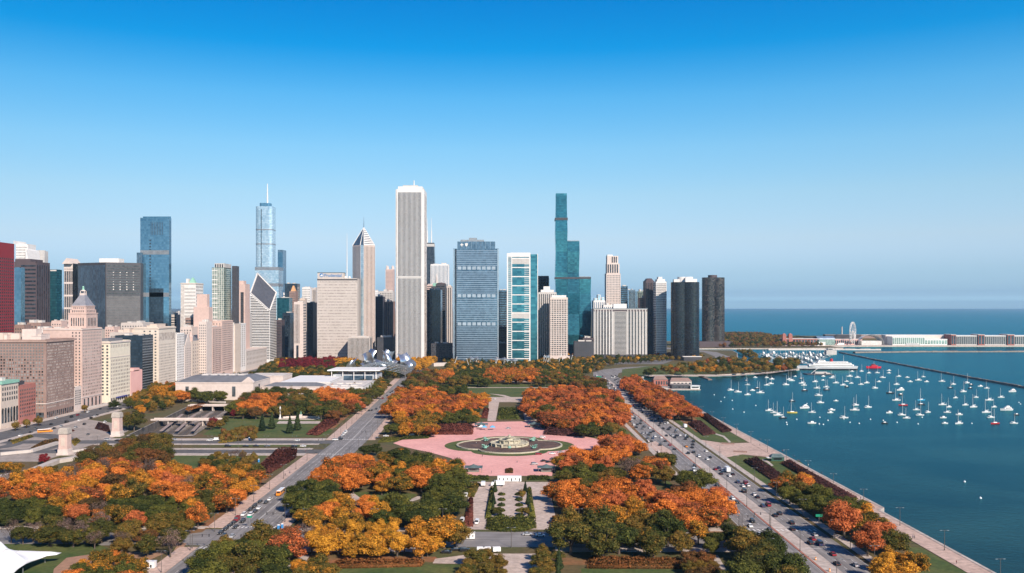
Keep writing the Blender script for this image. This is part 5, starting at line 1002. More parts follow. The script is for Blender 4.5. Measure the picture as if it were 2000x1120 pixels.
clump('side street corner', {'green': 3, 'olive': 1}, 12, [(1380, 1036), (1462, 1038), (1465, 1084), (1382, 1086)], slack=.62); clump('clump before the highway crossing', {'olive': 3, 'green': 2}, 13, [(1450, 1048), (1530, 1055), (1548, 1130), (1540, 1180), (1440, 1180)], slack=.62)
clump('foreground garden beds', {'olive': 2, 'rust': 1}, 8, [(900, 1078), (975, 1078), (985, 1180), (895, 1180)], .7, slack=.62); clump('foreground garden beds', {'olive': 2, 'conifer': 1}, 7.5, [(1045, 1078), (1095, 1070), (1100, 1180), (1020, 1180)], .7, slack=.62)
clump('shrubbery before the side street', {'olive': 1, 'rust': 1}, 7, [(1345, 1075), (1400, 1085), (1390, 1170), (1340, 1170)])
single('inside the rose garden hedges', 'conifer', 6.5, (967, 962), (1026, 962), (964, 986), (1031, 986), (963, 1004), (1034, 1004)); single('inside the rose garden hedges', 'olive', 5, (972, 1008), (1025, 1008), (1020, 975))
clump('avenue side north of the museum', {'amber': 2, 'green': 3, 'olive': 2}, 12, [(352, 732), (480, 730), (560, 716), (640, 735), (520, 752), (470, 752), (352, 748)], .8)
clump('lawn strip beside the avenue', {'olive': 2, 'amber': 1, 'green': 1}, 10, [(240, 780), (300, 750), (300, 790), (250, 800)], .8)
# --- lake side
clump('copper row between highway and harbour', {'copper': 4, 'orange': 1}, 14.5, [(1212, 742), (1240, 732), (1290, 757), (1330, 772), (1356, 796), (1356, 826), (1300, 826), (1262, 800), (1218, 764)], 1.05)
clump('beside the maroon promenade hedge', {'orange': 2, 'amber': 1}, 11, [(1525, 925), (1582, 925), (1590, 965), (1525, 965)]); clump('between highway path and promenade', {'green': 3, 'olive': 2, 'rust': .5}, 11, [(1518, 945), (1590, 945), (1672, 975), (1680, 1000), (1660, 1040), (1600, 1020), (1520, 975)])
clump('large clump near the promenade', {'amber': 3, 'copper': 2, 'olive': 1}, 14.5, [(1630, 988), (1690, 985), (1765, 1020), (1772, 1085), (1700, 1092), (1630, 1040)]); clump('bottom right by the promenade', {'yellow': 1, 'amber': 2, 'olive': 1}, 10, [(1712, 1075), (1795, 1075), (1800, 1170), (1712, 1170)])
# --- northern rows
clump('orange row behind the great lawn', {'orange': 3, 'amber': .6}, 13.5, [(952, 720), (1048, 720), (1048, 752), (952, 752)]); clump('dark trees behind the great lawn', {'green': 2, 'olive': 1}, 14, [(880, 722), (955, 722), (955, 758), (880, 758)]); clump('dark trees behind the great lawn', {'green': 2, 'olive': 2, 'copper': .6}, 14, [(1042, 722), (1130, 722), (1140, 756), (1045, 758)])
clump('the highway bend', {'rust': 2, 'olive': 2}, 14, [(1120, 735), (1175, 738), (1182, 770), (1120, 768)]); single('harbour lawn', 'yellow', 12, (1365, 730), (1374, 729), (1388, 729.5)); single('black tower forecourt', 'copper', 13, (1284, 700), (1292, 699), (1300, 699), (1308, 700), (1316, 701))
clump('harbour lawn', {'olive': 3, 'amber': 1, 'green': 2, 'copper': .6}, 13, [(1400, 698), (1560, 700), (1556, 726), (1440, 734), (1340, 734), (1260, 736), (1225, 728), (1300, 714)], .45)
# --- distant woods, one mass each
FARW = {'green': 4, 'olive': 3, 'amber': 1.2, 'yellow': .6}
clump('w', FARW, 11, [(862, 700), (885, 692), (1150, 690), (1180, 705), (1180, 724), (1120, 740), (880, 742)], .62, far=True); clump('w', {'green': 3, 'olive': 3, 'yellow': .4}, 11, [(1130, 692), (1370, 690), (1380, 703), (1300, 707), (1215, 713), (1150, 722)], .55, far=True)
clump('w', {'olive': 3, 'green': 2, 'rust': 2}, 14, [(1405, 648), (1480, 648), (1600, 664), (1615, 678), (1405, 680)], .6, far=True); clump('w', {'olive': 2, 'green': 2}, 10, [(1425, 682), (1465, 682), (1490, 700), (1465, 700)], .6, far=True)
def near_key(t): return t[1]
CAP = 300
KIND = {'orange': 'autumn_tree', 'copper': 'copper_tree', 'crimson': 'copper_tree', 'amber': 'golden_tree', 'yellow': 'golden_tree', 'green': 'green_tree', 'olive': 'brown_tree', 'rust': 'brown_tree', 'bare': 'bare_tree', 'conifer': 'conifer_tree'}
near_, rest_, used = [], [], {}
for t in sorted(TREES, key=lambda t: -t[3] / t[1]):       # the trees that show largest come first
    k = KIND[t[2]]
    if t[5] or used.get(k, 0) >= CAP: rest_.append(t); continue
    used[k] = used.get(k, 0) + 1; near_.append(t)
by = {}
for t in near_: by.setdefault((t[4], t[2]), []).append(t)
for (where, c), lst in by.items():
    lst.sort(key=lambda t: t[0] / t[1])
    for k, (X, Y, c, h, _, _, wide) in enumerate(lst):
        sh = rnd.choice(SHAPES[c]); v = rnd.randrange(NVAR); s_ = h / 13
        nth = '' if len(lst) == 1 else f', {ordinal(k + 1)} from left'
        o = thing(KIND[c], f'{CW[c]} tree{nth}, {where}', 'tree', (X, Y, 0), rnd.uniform(0, 6.28), where)
        w_ = wide * rnd.uniform(1.05, 1.4) * (1.08 if sh == 'broad' else 1)
        if c == 'conifer': w_ = wide
        o.scale = (s_ * w_, s_ * w_, s_ * rnd.uniform(.95, 1.08))
        link('trunk', TRUNK[(sh, v % 2)], o); link('crown', crown(sh, v, c), o)
print('trees', len(near_), used, 'rest', len(rest_))
far = {}
for X, Y, c, h, w_, f_, wd_ in rest_:
    sh = rnd.choice(SHAPES[c]); P, N, S, ex = PTS[(sh, rnd.randrange(NVAR))]; s_ = h / 13 * (1.0 if f_ else 1.15); i = np.arange(0, len(P), 4 if f_ else 3); a = rnd.uniform(0, 6.28); ca, sa = math.cos(a), math.sin(a); Rm = np.array([[ca, -sa, 0], [sa, ca, 0], [0, 0, 1]])
    d = far.setdefault(c, [[], [], [], MB()]); d[0].append(P[i] @ Rm.T * s_ + np.array([X, Y, 0])); d[1].append(N[i] @ Rm.T); d[2].append(S[i] * (1.9 if f_ else 1.6) * s_)
    d[3].ball((X, Y, 7.6 * s_), 4.4 * s_, 4.4 * s_, 3.2 * s_, 7, 4); d[3].bar((X, Y, 0), (X, Y, 6 * s_), .35, n=4)
for c, d in far.items():
    o = link('distant_woods', leaf_mesh('distant_woods', np.concatenate(d[0]), np.concatenate(d[1]), np.concatenate(d[2]), L_[c], (d[3].v, d[3].f)))
    tag(o, f'{CW[c]} crowns massed through the farther woods before the towers and harbour', 'woods', kind='stuff')
# --- hedges and clipped beds
def hedge(name, label, poly, h, c, dens=5, ground=False, group=None, size=.5):
    pg = poly if ground else px(poly); g_ = np.random.default_rng(len(label)); x0, x1 = min(p[0] for p in pg), max(p[0] for p in pg); y0, y1 = min(p[1] for p in pg), max(p[1] for p in pg)
    n = int((x1 - x0) * (y1 - y0) * dens); c_ = (sum(p[0] for p in pg) / len(pg), sum(p[1] for p in pg) / len(pg)); P, N = [], []
    for x, y, u in zip(g_.uniform(x0, x1, n), g_.uniform(y0, y1, n), g_.uniform(0, 1, n)):
        if not inside((x, y), pg): continue
        ed = min(abs((pg[i][1] - pg[i - 1][1]) * x - (pg[i][0] - pg[i - 1][0]) * y + pg[i][0] * pg[i - 1][1] - pg[i][1] * pg[i - 1][0]) / (math.hypot(pg[i][0] - pg[i - 1][0], pg[i][1] - pg[i - 1][1]) + 1e-6) for i in range(len(pg)))
        lump = .82 + .18 * math.sin(x * 1.1 + math.sin(y * .9) * 2) * math.cos(y * .8); zt = h * lump * min(1, .45 + ed / (h * 1.2))
        z = zt * (1 if ed > h and u > .25 else .15 + .85 * u); P.append((x - c_[0], y - c_[1], z)); e_ = max(0, 1 - ed / h); N.append(((x - c_[0]) * .05 * e_, (y - c_[1]) * .05 * e_, 1))
    P, N = np.array(P), np.array(N) + g_.normal(size=(len(P), 3)) * .5
    mb = MB(); mb.prism([((x - c_[0]) * .93, (y - c_[1]) * .93) for x, y in pg], 0, h * .42)
    o = link(name, leaf_mesh(name, P, N, g_.uniform(size * .6, size * 1.2, len(P)), L_[c], (mb.v, mb.f)), None, (*c_, 0)); return tag(o, label, 'hedge', group)
hedge('hedge', 'broad rusty maroon shrub bed beside the boulevard pavement left of the columns lawn', [(598, 850), (640, 818), (664, 818), (660, 828), (622, 852)], 4, 'maroon', 1.6, size=.8)
hedge('hedge', 'broad rusty maroon shrub bed beside the boulevard, nearer the orange grove', [(495, 925), (540, 882), (580, 880), (578, 896), (528, 926)], 4, 'maroon', 2.2, size=.8)
hedge('hedge', 'maroon shrub bed on the upper left rim of the pink plaza', [(846, 850), (850, 836), (925, 834), (924, 850)], 4.5, 'maroon', 2, size=.8); hedge('hedge', 'maroon shrub bed on the upper right rim of the pink plaza', [(1062, 850), (1066, 834), (1142, 836), (1136, 854)], 4.5, 'purple', 2, size=.8)
for lab, pol in (('dark maroon hedge block beside the highway path by the copper trees', [(1343, 828), (1368, 824), (1398, 848), (1374, 852)]), ('dark maroon hedge block next to the promenade by the copper trees', [(1366, 813), (1382, 810), (1430, 843), (1412, 846)]), ('dark maroon hedge block beside the path south of the lakeside plaza', [(1452, 902), (1480, 897), (1534, 934), (1512, 942)]), ('long dark maroon hedge along the promenade wall south of the green kiosk', [(1524, 906), (1545, 903), (1675, 976), (1662, 988)])): hedge('hedge', lab, pol, 3, 'purple', 3.4, size=.6)
hedge('hedge', 'red-brown clipped hedge along the left side of the rose garden', [(906, 1030), (916, 975), (924, 975), (924, 1030)], 3, 'maroon', 6); hedge('hedge', 'olive clipped hedge continuing behind the red-brown one left of the rose garden', [(912, 972), (916, 946), (938, 946), (926, 972)], 2.5, 'olive', 6); hedge('hedge', 'red-brown clipped hedge right of the rose garden', [(1077, 1032), (1078, 1012), (1094, 1012), (1096, 1032)], 3, 'rust', 6)
hedge('hedge', 'rounded dark green hedge closing the near end of the rose garden', [(948, 1034), (951, 1014), (1046, 1014), (1048, 1032), (1020, 1040), (975, 1040)], 2.6, 'green', 6); hedge('hedge', 'dark green hedge wall along the left of the rose garden bed', [(948, 1014), (958, 955), (966, 955), (959, 1014)], 2.6, 'green', 6); hedge('hedge', 'dark green hedge wall along the right of the rose garden bed', [(1034, 1014), (1030, 955), (1037, 955), (1046, 1014)], 2.6, 'green', 6)
for k in range(5):
    for s_, sx in (('left', 0), ('right', 1)):
        y = 967 + k * 10.5; x = (980 - k * 0.4) if not sx else (1013 + k * .6); gx, gy = G(x, y)
        hedge('topiary_mound', f'{ORD[k]} dark topiary mound from the fountain end on the {s_} of garden path', [(gx + 2.3 * math.cos(a * .785), gy + 3.0 * math.sin(a * .785)) for a in range(8)], 1.9, 'green', 16, True, 'topiary mounds in the rose garden', .35)
hedge('hedge', 'low brown-green shrub strip before the golden row', [(650, 1112), (655, 1098), (830, 1096), (826, 1108)], 2.4, 'rust', 6); hedge('hedge', 'low brown-green shrub strip before the olive row', [(1145, 1112), (1148, 1092), (1335, 1094), (1338, 1112)], 2.4, 'rust', 6)
hedge('hedge', 'dark green shrub square in the garden north of the fountain', [(972, 820), (974, 800), (1012, 800), (1014, 820)], 3, 'green', 3, size=.7); hedge('hedge', 'rusty shrub block left of the northern garden path', [(940, 818), (945, 800), (955, 800), (952, 818)], 3, 'maroon', 4, size=.7); hedge('hedge', 'small brown planter hedge on the pink plaza before the white trailer', [(987, 925), (987, 917), (1002, 917), (1002, 925)], 1.6, 'rust', 8)
hedge('hedge', 'clipped green hedge left of the white trailer', [(912, 938), (912, 931), (955, 931), (955, 938)], 1.3, 'green', 7); hedge('hedge', 'clipped green hedge right of the white trailer', [(1030, 938), (1030, 931), (1072, 931), (1074, 938)], 1.3, 'green', 7)
hedge('hedge', 'dark clipped hedge at the left tip of the pink plaza', [(737, 866), (745, 857), (780, 856), (778, 862)], 2, 'green', 4); hedge('hedge', 'dark clipped hedge before the amber trees on the plaza rim', [(780, 860), (785, 856), (842, 850), (838, 857)], 2, 'green', 4); hedge('hedge', 'dark shrub strip on the highway verge by the plaza', [(1205, 848), (1208, 842), (1222, 842), (1224, 850)], 2.5, 'green', 5)
hedge('hedge', 'dark brown shrub bank beside the far end of the rail cutting', [(362, 800), (400, 790), (402, 793), (368, 803)], 3, 'rust', 3, size=.7); hedge('hedge', 'dark brown planting bed on the plaza left of the right pylon', [(185, 838), (192, 826), (212, 832), (216, 846)], 1.5, 'purple', 4); hedge('hedge', 'olive scrub bank on the lawn left of the evergreens', [(425, 868), (470, 838), (500, 838), (470, 862)], 3.5, 'olive', 2, size=.8)
hedge('hedge', 'low brown planting bed curving on the plaza beside the left pylon', [(60, 876), (84, 862), (112, 858), (118, 866), (80, 878)], 1.2, 'rust', 4); hedge('hedge', 'small green plaza bed between the two pylons', [(138, 862), (150, 856), (158, 862), (146, 872)], 1.3, 'olive', 4); hedge('hedge', 'olive strip of planting along the avenue kerb by the orange coach', [(20, 862), (60, 850), (66, 854), (26, 868)], 1.2, 'olive', 4); hedge('hedge', 'rust coloured bed at the avenue side of the plaza', [(120, 846), (138, 838), (146, 842), (128, 850)], 1.2, 'maroon', 4)
# ================================================================ park monuments and low buildings
def sub(root, name, mb, m, parent=None, smooth=False): return mb.build(name, m, parent or root, smooth=smooth)
m_bronze = mat('green_bronze', (.16, .34, .26), .6, scale=1.2, col2=(.26, .47, .38)); m_fst = mat('fountain_stone', (.40, .37, .27), .8, scale=.4, col2=(.50, .46, .35), scale2=1.5)
# --- tiered fountain
fx, fy = G(995, 870.5)
def quat(r, c=.10, n=64):
    o = []
    for i in range(n):
        a = 2 * math.pi * i / n; k = abs(math.cos(2 * a)); o.append((r * (1 - c + 2.2 * c * (k ** .6) * (1 if k > .3 else .8)) * math.cos(a), r * (1 - c + 2.2 * c * (k ** .6) * (1 if k > .3 else .8)) * math.sin(a)))
    return o
def ring(mb, A, Bq, z0, z1):
    n = len(A); mb.add([(x, y, z0) for x, y in A] + [(x, y, z1) for x, y in A] + [(x, y, z1) for x, y in Bq] + [(x, y, z0) for x, y in Bq], [f for i in range(n) for j in [(i + 1) % n] for f in ((i, j, n + j, n + i), (n + i, n + j, 2 * n + j, 2 * n + i), (2 * n + i, 2 * n + j, 3 * n + j, 3 * n + i))])
g = MB(); g.add([(fx + x, fy + y, .11) for x, y in quat(46)], [tuple(range(64))]); setting('fountain_lawn', g, m_grass)
ft = thing('fountain', 'big tiered stone fountain with green bronze figures in a drained brown basin', 'fountain', (fx, fy, 0))
t = MB(); ring(t, quat(37.6), quat(36.4), 0, 1.0); sub(ft, 'basin_wall', t, m_fst)
t = MB(); t.add([(x, y, .42) for x, y in quat(36.5)], [tuple(range(64))]); sub(ft, 'basin_floor', t, mat('basin_floor', (.075, .052, .042), .75, scale=.09, col2=(.17, .105, .080), spec=.2, scale2=.5))
t = MB(); t.lathe([(14.5, .3), (14.2, 1.9), (15.2, 2.3), (15.2, 2.7), (13.6, 2.7), (13.2, 2.2), (8.4, 2.2)], 40)
for k in range(16): a = k * math.pi / 8; t.box(14.7 * math.cos(a) - .7, 14.7 * math.sin(a) - .7, .3, 14.7 * math.cos(a) + .7, 14.7 * math.sin(a) + .7, 2.95)
sub(ft, 'lower_tier', t, m_fst)
t = MB(); t.lathe([(8.0, 2.2), (7.6, 4.2), (8.8, 4.7), (8.8, 5.1), (7.6, 5.1), (7.2, 4.6), (3.8, 4.6)], 32)
for k in range(12): a = k * math.pi / 6; t.box(8.2 * math.cos(a) - .5, 8.2 * math.sin(a) - .5, 2.2, 8.2 * math.cos(a) + .5, 8.2 * math.sin(a) + .5, 5.2)
sub(ft, 'middle_tier', t, m_fst)
t = MB(); t.lathe([(3.2, 4.6), (2.8, 6.2), (4.1, 6.7), (4.1, 7.0), (3.2, 6.9), (1.1, 6.9), (.8, 7.8), (1.3, 8.1), (.5, 8.6), (0, 8.7)], 24); sub(ft, 'upper_tier', t, m_fst)
def sea_horse(x, y, rz):
    t = MB(); t.ball((0, 0, .9), 2.2, 1.6, .7, 9, 4)
    for s_ in (-.75, .75):
        t.ball((s_, 0, 1.8), .6, 1.5, .75, 8, 5); t.bar((s_, .9, 2), (s_ * 1.1, 1.7, 3.5), .5, .32, 7); t.bar((s_ * 1.1, 1.6, 3.5), (s_ * 1.2, 2.7, 3.0), .34, .2, 6); t.bar((s_, -1.2, 1.8), (s_ * 1.5, -2.4, 1.4), .4, .3, 6); t.bar((s_ * 1.5, -2.4, 1.4), (s_ * 1.7, -2.9, 2.8), .3, .1, 6); t.bar((s_, 1.2, 1.6), (s_ * 1.3, 2.6, 1.5), .2, .12, 5); t.bar((s_, 1.0, 1.6), (s_ * 1.6, 2.1, 2.3), .2, .12, 5)
    o = t.build('sea_horse', m_bronze, ft, (x, y, .4), True); o.rotation_euler = (0, 0, rz)
for sx in (-1, 1):
    for sy in (-1, 1): sea_horse(sx * 19, sy * 19, math.atan2(-sx, sy))
t = MB(); t.ball((0, -17.6, 1.2), 1.4, 1, 1.1); sub(ft, 'spout_figure', t, m_bronze)
# --- plaza pavilions
m_dkgreen = mat('dark_green_roof', (.075, .115, .12), .6, scale=.5, col2=(.12, .165, .165))
def pavilion(p, lab):
    r_ = thing('plaza_pavilion', lab, 'pavilion', (*G(*p), 0), 0, 'pavilions at the corners of the fountain plaza')
    t = MB(); t.box(-3.6, -3, 0, 3.6, 3, 2.9); sub(r_, 'wall', t, mat('pavilion_wall', (.16, .17, .15), .7)); t = MB(); t.box(-6, -4.6, 2.9, 6, 4.6, 3.15); t.cone((0, 0), 4.6, 1.3, 3.15, 4.3, 12); t.cone((0, 0), 1.3, .1, 4.3, 5, 12); sub(r_, 'roof', t, m_dkgreen)
    for sx in (-5.5, 5.5):
        for sy in (-4.2, 4.2): t = MB(); t.bar((sx, sy, 0), (sx, sy, 2.9), .14); sub(r_, 'post', t, m_metal)
    t = MB(); t.box(-2.6, -3.06, 1.1, 2.6, -3.0, 2.4); sub(r_, 'hatch', t, g_win)
pavilion((925, 921), 'dark roofed pavilion on the near edge of the pink plaza beside the clipped trees'); pavilion((1067, 921), 'dark roofed pavilion on the near edge of the plaza beside parked cars'); pavilion((940, 835), 'dark roofed pavilion on the far plaza edge beside blue and white stalls'); pavilion((1043, 834.5), 'dark roofed pavilion on the far plaza edge below the copper grove')
def box_shed(name, lab, cat, p, w, d, h, mw, mr, rz=0, doors=2):
    r_ = thing(name, lab, cat, (*G(*p), 0), rz); t = MB(); t.box(-w / 2, -d / 2, .35, w / 2, d / 2, h); sub(r_, 'wall', t, mw); t = MB(); t.box(-w / 2 - .1, -d / 2 - .1, h, w / 2 + .1, d / 2 + .1, h + .18); sub(r_, 'roof', t, mr)
    for k in range(doors): x = -w / 2 + w * (k + .5) / doors; t = MB(); t.box(x - .34, -d / 2 - .06, .6 if k % 2 else 1.5, x + .34, -d / 2, h - 1.0); sub(r_, 'door' if k % 2 else 'window', t, g_win)
    for sx in (-.35, .35): t = MB(); t.box(w * sx - .5, -d / 2 + .1, 0, w * sx + .5, d / 2 - .1, .4); sub(r_, 'axle', t, st_dark)
    return r_
box_shed('site_trailer', 'long white site trailer with small windows at the near edge of the pink plaza', 'trailer', (995, 941), 15, 3, 3.4, m_white, m_white, doors=6); box_shed('caravan', 'white caravan parked on the cross street beside the rose garden', 'caravan', (916, 1053), 5.6, 2.6, 3, m_white, m_white, doors=3); box_shed('storage_container', 'white container cabin on the red paving near the white tent', 'container', (291, 1110), 5.5, 3, 2.8, m_white, m_white, doors=2)
for k, p in enumerate(((539.5, 1075), (544, 1034), (551, 1032), (505, 903), (487, 860))):
    r_ = thing('portable_toilet', f'blue portable toilet cabin, {ORD[k]} along the boulevard from the front thicket', 'toilet cabin', (*G(*p), 0), .2 * k, 'blue toilet cabins'); t = MB(); t.box(-.6, -.6, 0, .6, .6, 2.1); sub(r_, 'wall', t, mat('blue_plastic', (.02, .16, .42), .4)); t = MB(); t.frustum(rect(1.3, 1.3), 2.1, rect(.8, .8), 2.35); sub(r_, 'roof', t, m_white); t = MB(); t.box(-.42, -.64, .15, .42, -.6, 1.95); sub(r_, 'door', t, mat('blue_door', (.05, .24, .5), .4))
for k, (p, m) in enumerate((((940, 839), m_white), ((946, 840), mat('light_blue_canvas', (.12, .42, .66), .7)), ((962, 840), mat('light_blue_canvas', (.1, .4, .6), .7)))):
    r_ = thing('canopy_stall', f'{("white", "pale blue", "bright blue")[k]} canopy stall by the far left pavilion', 'stall', (*G(*p), 0)); t = MB(); t.frustum(rect(5, 5), 2.4, rect(.6, .6), 4); sub(r_, 'canopy', t, m)
    for sx in (-2.3, 2.3): 
        for sy in (-2.3, 2.3): t = MB(); t.bar((sx, sy, 0), (sx, sy, 2.5), .06, n=4); sub(r_, 'post', t, m_metal)
# --- stone pylons
def pylon(p, lab, w, h):
    r_ = thing('stone_pylon', lab, 'pylon', (*G(*p), 0), 0, 'stone pylons on the plaza'); t = MB(); t.box(-w * .66, -w * .66, 0, w * .66, w * .66, 1.4); t.box(-w * .57, -w * .57, 1.4, w * .57, w * .57, 4.4); sub(r_, 'plinth', t, st_pale)
    t = MB(); t.frustum(rect(w, w), 4.4, rect(w * .94, w * .94), h - 4.4); sub(r_, 'shaft', t, st_pink); t = MB(); t.box(-w * .55, -w * .55, h - 4.4, w * .55, w * .55, h - 3.2); t.frustum(rect(w * 1.08, w * 1.08), h - 3.2, rect(w * 1.0, w * 1.0), h - .8); t.frustum(rect(w * .86, w * .86), h - .8, rect(w * .8, w * .8), h); sub(r_, 'cap', t, mat('weathered_cap', (.34, .30, .26), .9, scale=.5, col2=(.45, .40, .35)))
    t = MB(); t.box(-w * .22, -w * .5 - .12, 7, w * .22, -w * .49, h - 7); sub(r_, 'relief_panel', t, st_cream)
pylon((229, 852), 'tall stone pylon by the brown trees at the rail cutting', 6.6, 20.5); pylon((127, 888), 'tall stone pylon nearer the crimson tree and white wall', 6.6, 20)
def wall_run(lab, pts, h, w=.8, name='parapet_wall', m=None):
    t = MB(); pg = px(pts)
    for a, b_ in zip(pg[:-1], pg[1:]):
        dx, dy = b_[0] - a[0], b_[1] - a[1]; l = math.hypot(dx, dy); n = (-dy / l * w / 2, dx / l * w / 2); t.prism([(a[0] - n[0], a[1] - n[1]), (b_[0] - n[0], b_[1] - n[1]), (b_[0] + n[0], b_[1] + n[1]), (a[0] + n[0], a[1] + n[1])], 0, h)
    o = t.build(name, m or st_warm); return tag(o, lab, 'wall')
wall_run('long white retaining wall below the left pylon', [(0, 937), (60, 925), (110, 905), (180, 893)], 2.6, 5); wall_run('white parapet from the left edge to the left pylon', [(0, 890), (60, 884), (112, 868)], 2.2, 3); wall_run('white parapet along the parkway bridge', [(135, 885), (250, 872), (330, 868)], 1.8, 2.5); wall_run('pale parapet along the cutting near the museum trees', [(250, 792), (330, 782), (440, 788)], 2, 2); wall_run('white low wall along the avenue bridge', [(165, 800), (240, 785), (300, 776)], 2.2, 2)
def bridge(lab, x0, x1, y, w, z):
    r_ = thing('footbridge', lab, 'bridge', ((x0 + x1) / 2, y, 0)); L2 = (x1 - x0) / 2; t = MB(); t.box(-L2, -w / 2, z, L2, w / 2, z + .9); sub(r_, 'deck', t, m_conc)
    for s_ in (-1, 1): t = MB(); t.box(-L2, s_ * w / 2 - .2, z + .9, L2, s_ * w / 2 + .2, z + 1.9); sub(r_, 'parapet', t, st_pale)
    for k in range(3): t = MB(); t.box(-L2 * .5 + k * L2 * .5 - .6, -w * .4, -5.5, -L2 * .5 + k * L2 * .5 + .6, w * .4, z); sub(r_, 'pier', t, m_conc)
bridge('white bridge spanning the sunken tracks beyond the right pylon', -342, -276, 868, 9, .6); bridge('pale bridge over the far end of the sunken tracks', -352, -298, 996, 7, .2)
# --- memorial with two columns
mx, my = G(585, 819)
r_ = thing('memorial_exedra', 'curved white stone bench wall with a seated statue between two columns', 'memorial', (mx, my, 0)); t = MB()
for k in range(24):
    a0, a1 = R(25 + 130 * k / 24), R(25 + 130 * (k + 1) / 24); P_ = [(18 * math.cos(a), 7 * math.sin(a)) for a in (a0, a1)] + [(19.2 * math.cos(a), 8.2 * math.sin(a)) for a in (a1, a0)]; t.prism(P_, 0, 2.2)
sub(r_, 'bench_wall', t, st_pale); t = MB(); t.box(-20, -4, 0, 20, 3, .5); t.box(-17, 3, 0, 17, 7, .5); sub(r_, 'terrace', t, m_conc); t = MB(); t.box(-1.3, 4.5, .5, 1.3, 7, 4); sub(r_, 'pedestal', t, st_pale); t = MB(); t.box(-.8, 5, 4, .8, 6.4, 4.9); t.frustum([(-.6, 5.5), (.6, 5.5), (.6, 6.3), (-.6, 6.3)], 4.9, [(-.75, 5.7), (.75, 5.7), (.75, 6.3), (-.75, 6.3)], 6.4); t.ball((0, 5.9, 6.9), .36, .36, .45); t.bar((-.4, 5.2, 4.8), (-.4, 4.6, 4.1), .25); t.bar((.4, 5.2, 4.8), (.4, 4.6, 4.1), .25); sub(r_, 'statue', t, m_bronze)
for s_, w_ in ((-1, 'left'), (1, 'right')):
    t = MB(); t.box(s_ * 19 - 1, -1, .5, s_ * 19 + 1, 1, 1.6); t.lathe([(.75, 1.6), (.6, 10.2), (.95, 10.8), (.6, 11.2), (.3, 12.2), (0, 13)], 12, (s_ * 19, 0)); sub(r_, 'column', t, st_white)
# --- museum
def block(lab, x0, x1, y0, y1, h, m, rm, name='museum_building', cat='museum', slope=0):
    r_ = thing(name, lab, cat, ((x0 + x1) / 2, (y0 + y1) / 2, 0)); a, c = (x1 - x0) / 2, (y1 - y0) / 2; t = MB(); t.box(-a, -c, 0, a, c, h); t.box(-a - .4, -c - .4, h - 1.2, a + .4, c + .4, h); sub(r_, 'wall', t, m); t = MB()
    if slope: t.frustum(rect(2 * a - .5, 2 * c - .5), h, rect(2 * a * .72, 2 * c * .5), h + slope)
    else: t.box(-a + .8, -c + .8, h - .02, a - .8, c - .8, h + .25)
    sub(r_, 'roof', t, rm); return r_, a, c
r_, a, c = block('white museum hall with dark hipped roof and skylight strip', -392, -300, 1064, 1140, 21, st_pale, m_slate, slope=6)
for k in range(5): t = MB(); t.box(-a * .55 + k * 11, -8, 26.2, -a * .55 + k * 11 + 8, 8, 28); sub(r_, 'skylight', t, m_roofl)
t = MB(); t.add([(a - 14, -c - .6, 21), (a + .6, -c - .6, 21), (a + .6, -c - .6, 21.4), (a - 6.5, -c - .6, 27), (a - 14, -c + 6, 21), (a + .6, -c + 6, 21), (a - 6.5, -c + 6, 27)], [(0, 1, 3), (6, 5, 4), (0, 3, 6, 4), (1, 5, 6, 3)]); sub(r_, 'pediment', t, st_pale)
for u in (-.7, .5): t = MB(); t.box(a * u - 2, -c - .15, 4, a * u + 2, -c, 16); sub(r_, 'tall_window', t, g_win)
t = MB(); t.box(a, -c * .4, 3, a + .15, -c * .4 + 5, 17); sub(r_, 'tall_window', t, g_win)
r_, a, c = block('long white gallery with a dark ridged roof over the tracks', -299, -226, 1098, 1128, 13, st_pale, m_slate, slope=3.2); r_, a, c = block('low white gallery with glass roof panels', -268, -192, 1040, 1096, 7, st_white, m_metal)
for k in range(4): t = MB(); t.box(-a + 6 + k * 17, -c + 8, 7.2, -a + 16 + k * 17, -c + 20, 8.4); sub(r_, 'skylight', t, m_roofl)
r_, a, c = block('flat pale gallery block beside the boulevard trees', -225, -176, 1100, 1200, 12, st_white, m_roofl)
for k in range(6): t = MB(); t.box(-16 + (k % 3) * 12, -40 + (k // 3) * 34, 12.2, -8 + (k % 3) * 12, -28 + (k // 3) * 34, 13.6); sub(r_, 'roof_unit', t, m_plant)
block('white stepped block behind the hipped museum hall', -345, -296, 1190, 1240, 19, st_pale, m_roofl); block('long white roofed gallery in front of the floating canopy', -290, -226, 1150, 1260, 14, st_white, m_white)
Y = 1240; x0, x1 = XA(640, Y), XA(742, Y); r_ = thing('museum_wing', 'glass museum wing under a thin floating white canopy roof on slim columns', 'museum', ((x0 + x1) / 2, Y, 0)); a = (x1 - x0) / 2
t = MB(); t.box(-a * .82, 4, 0, a * .88, 52, 17); sub(r_, 'wall', t, mat('wing_wall', (.42, .44, .46), .5)); t = MB(); t.box(-a * .7, 3.7, 2, a * .7, 4, 15); sub(r_, 'window_wall', t, g_slate); t = MB(); t.prism([(-a, -3), (a, -3), (a * 1.04, 58), (-a * .96, 58)], 22, 23.3); sub(r_, 'canopy', t, m_white)
for k in range(5): t = MB(); t.bar((-a * .85 + k * a * .425, 0, 0), (-a * .85 + k * a * .425, 0, 22), .55, n=8); sub(r_, 'column', t, st_white)
block('low grey podium beside the glass museum wing', -228, -178, 1205, 1236, 9, st_white, m_roof, name='museum_podium')
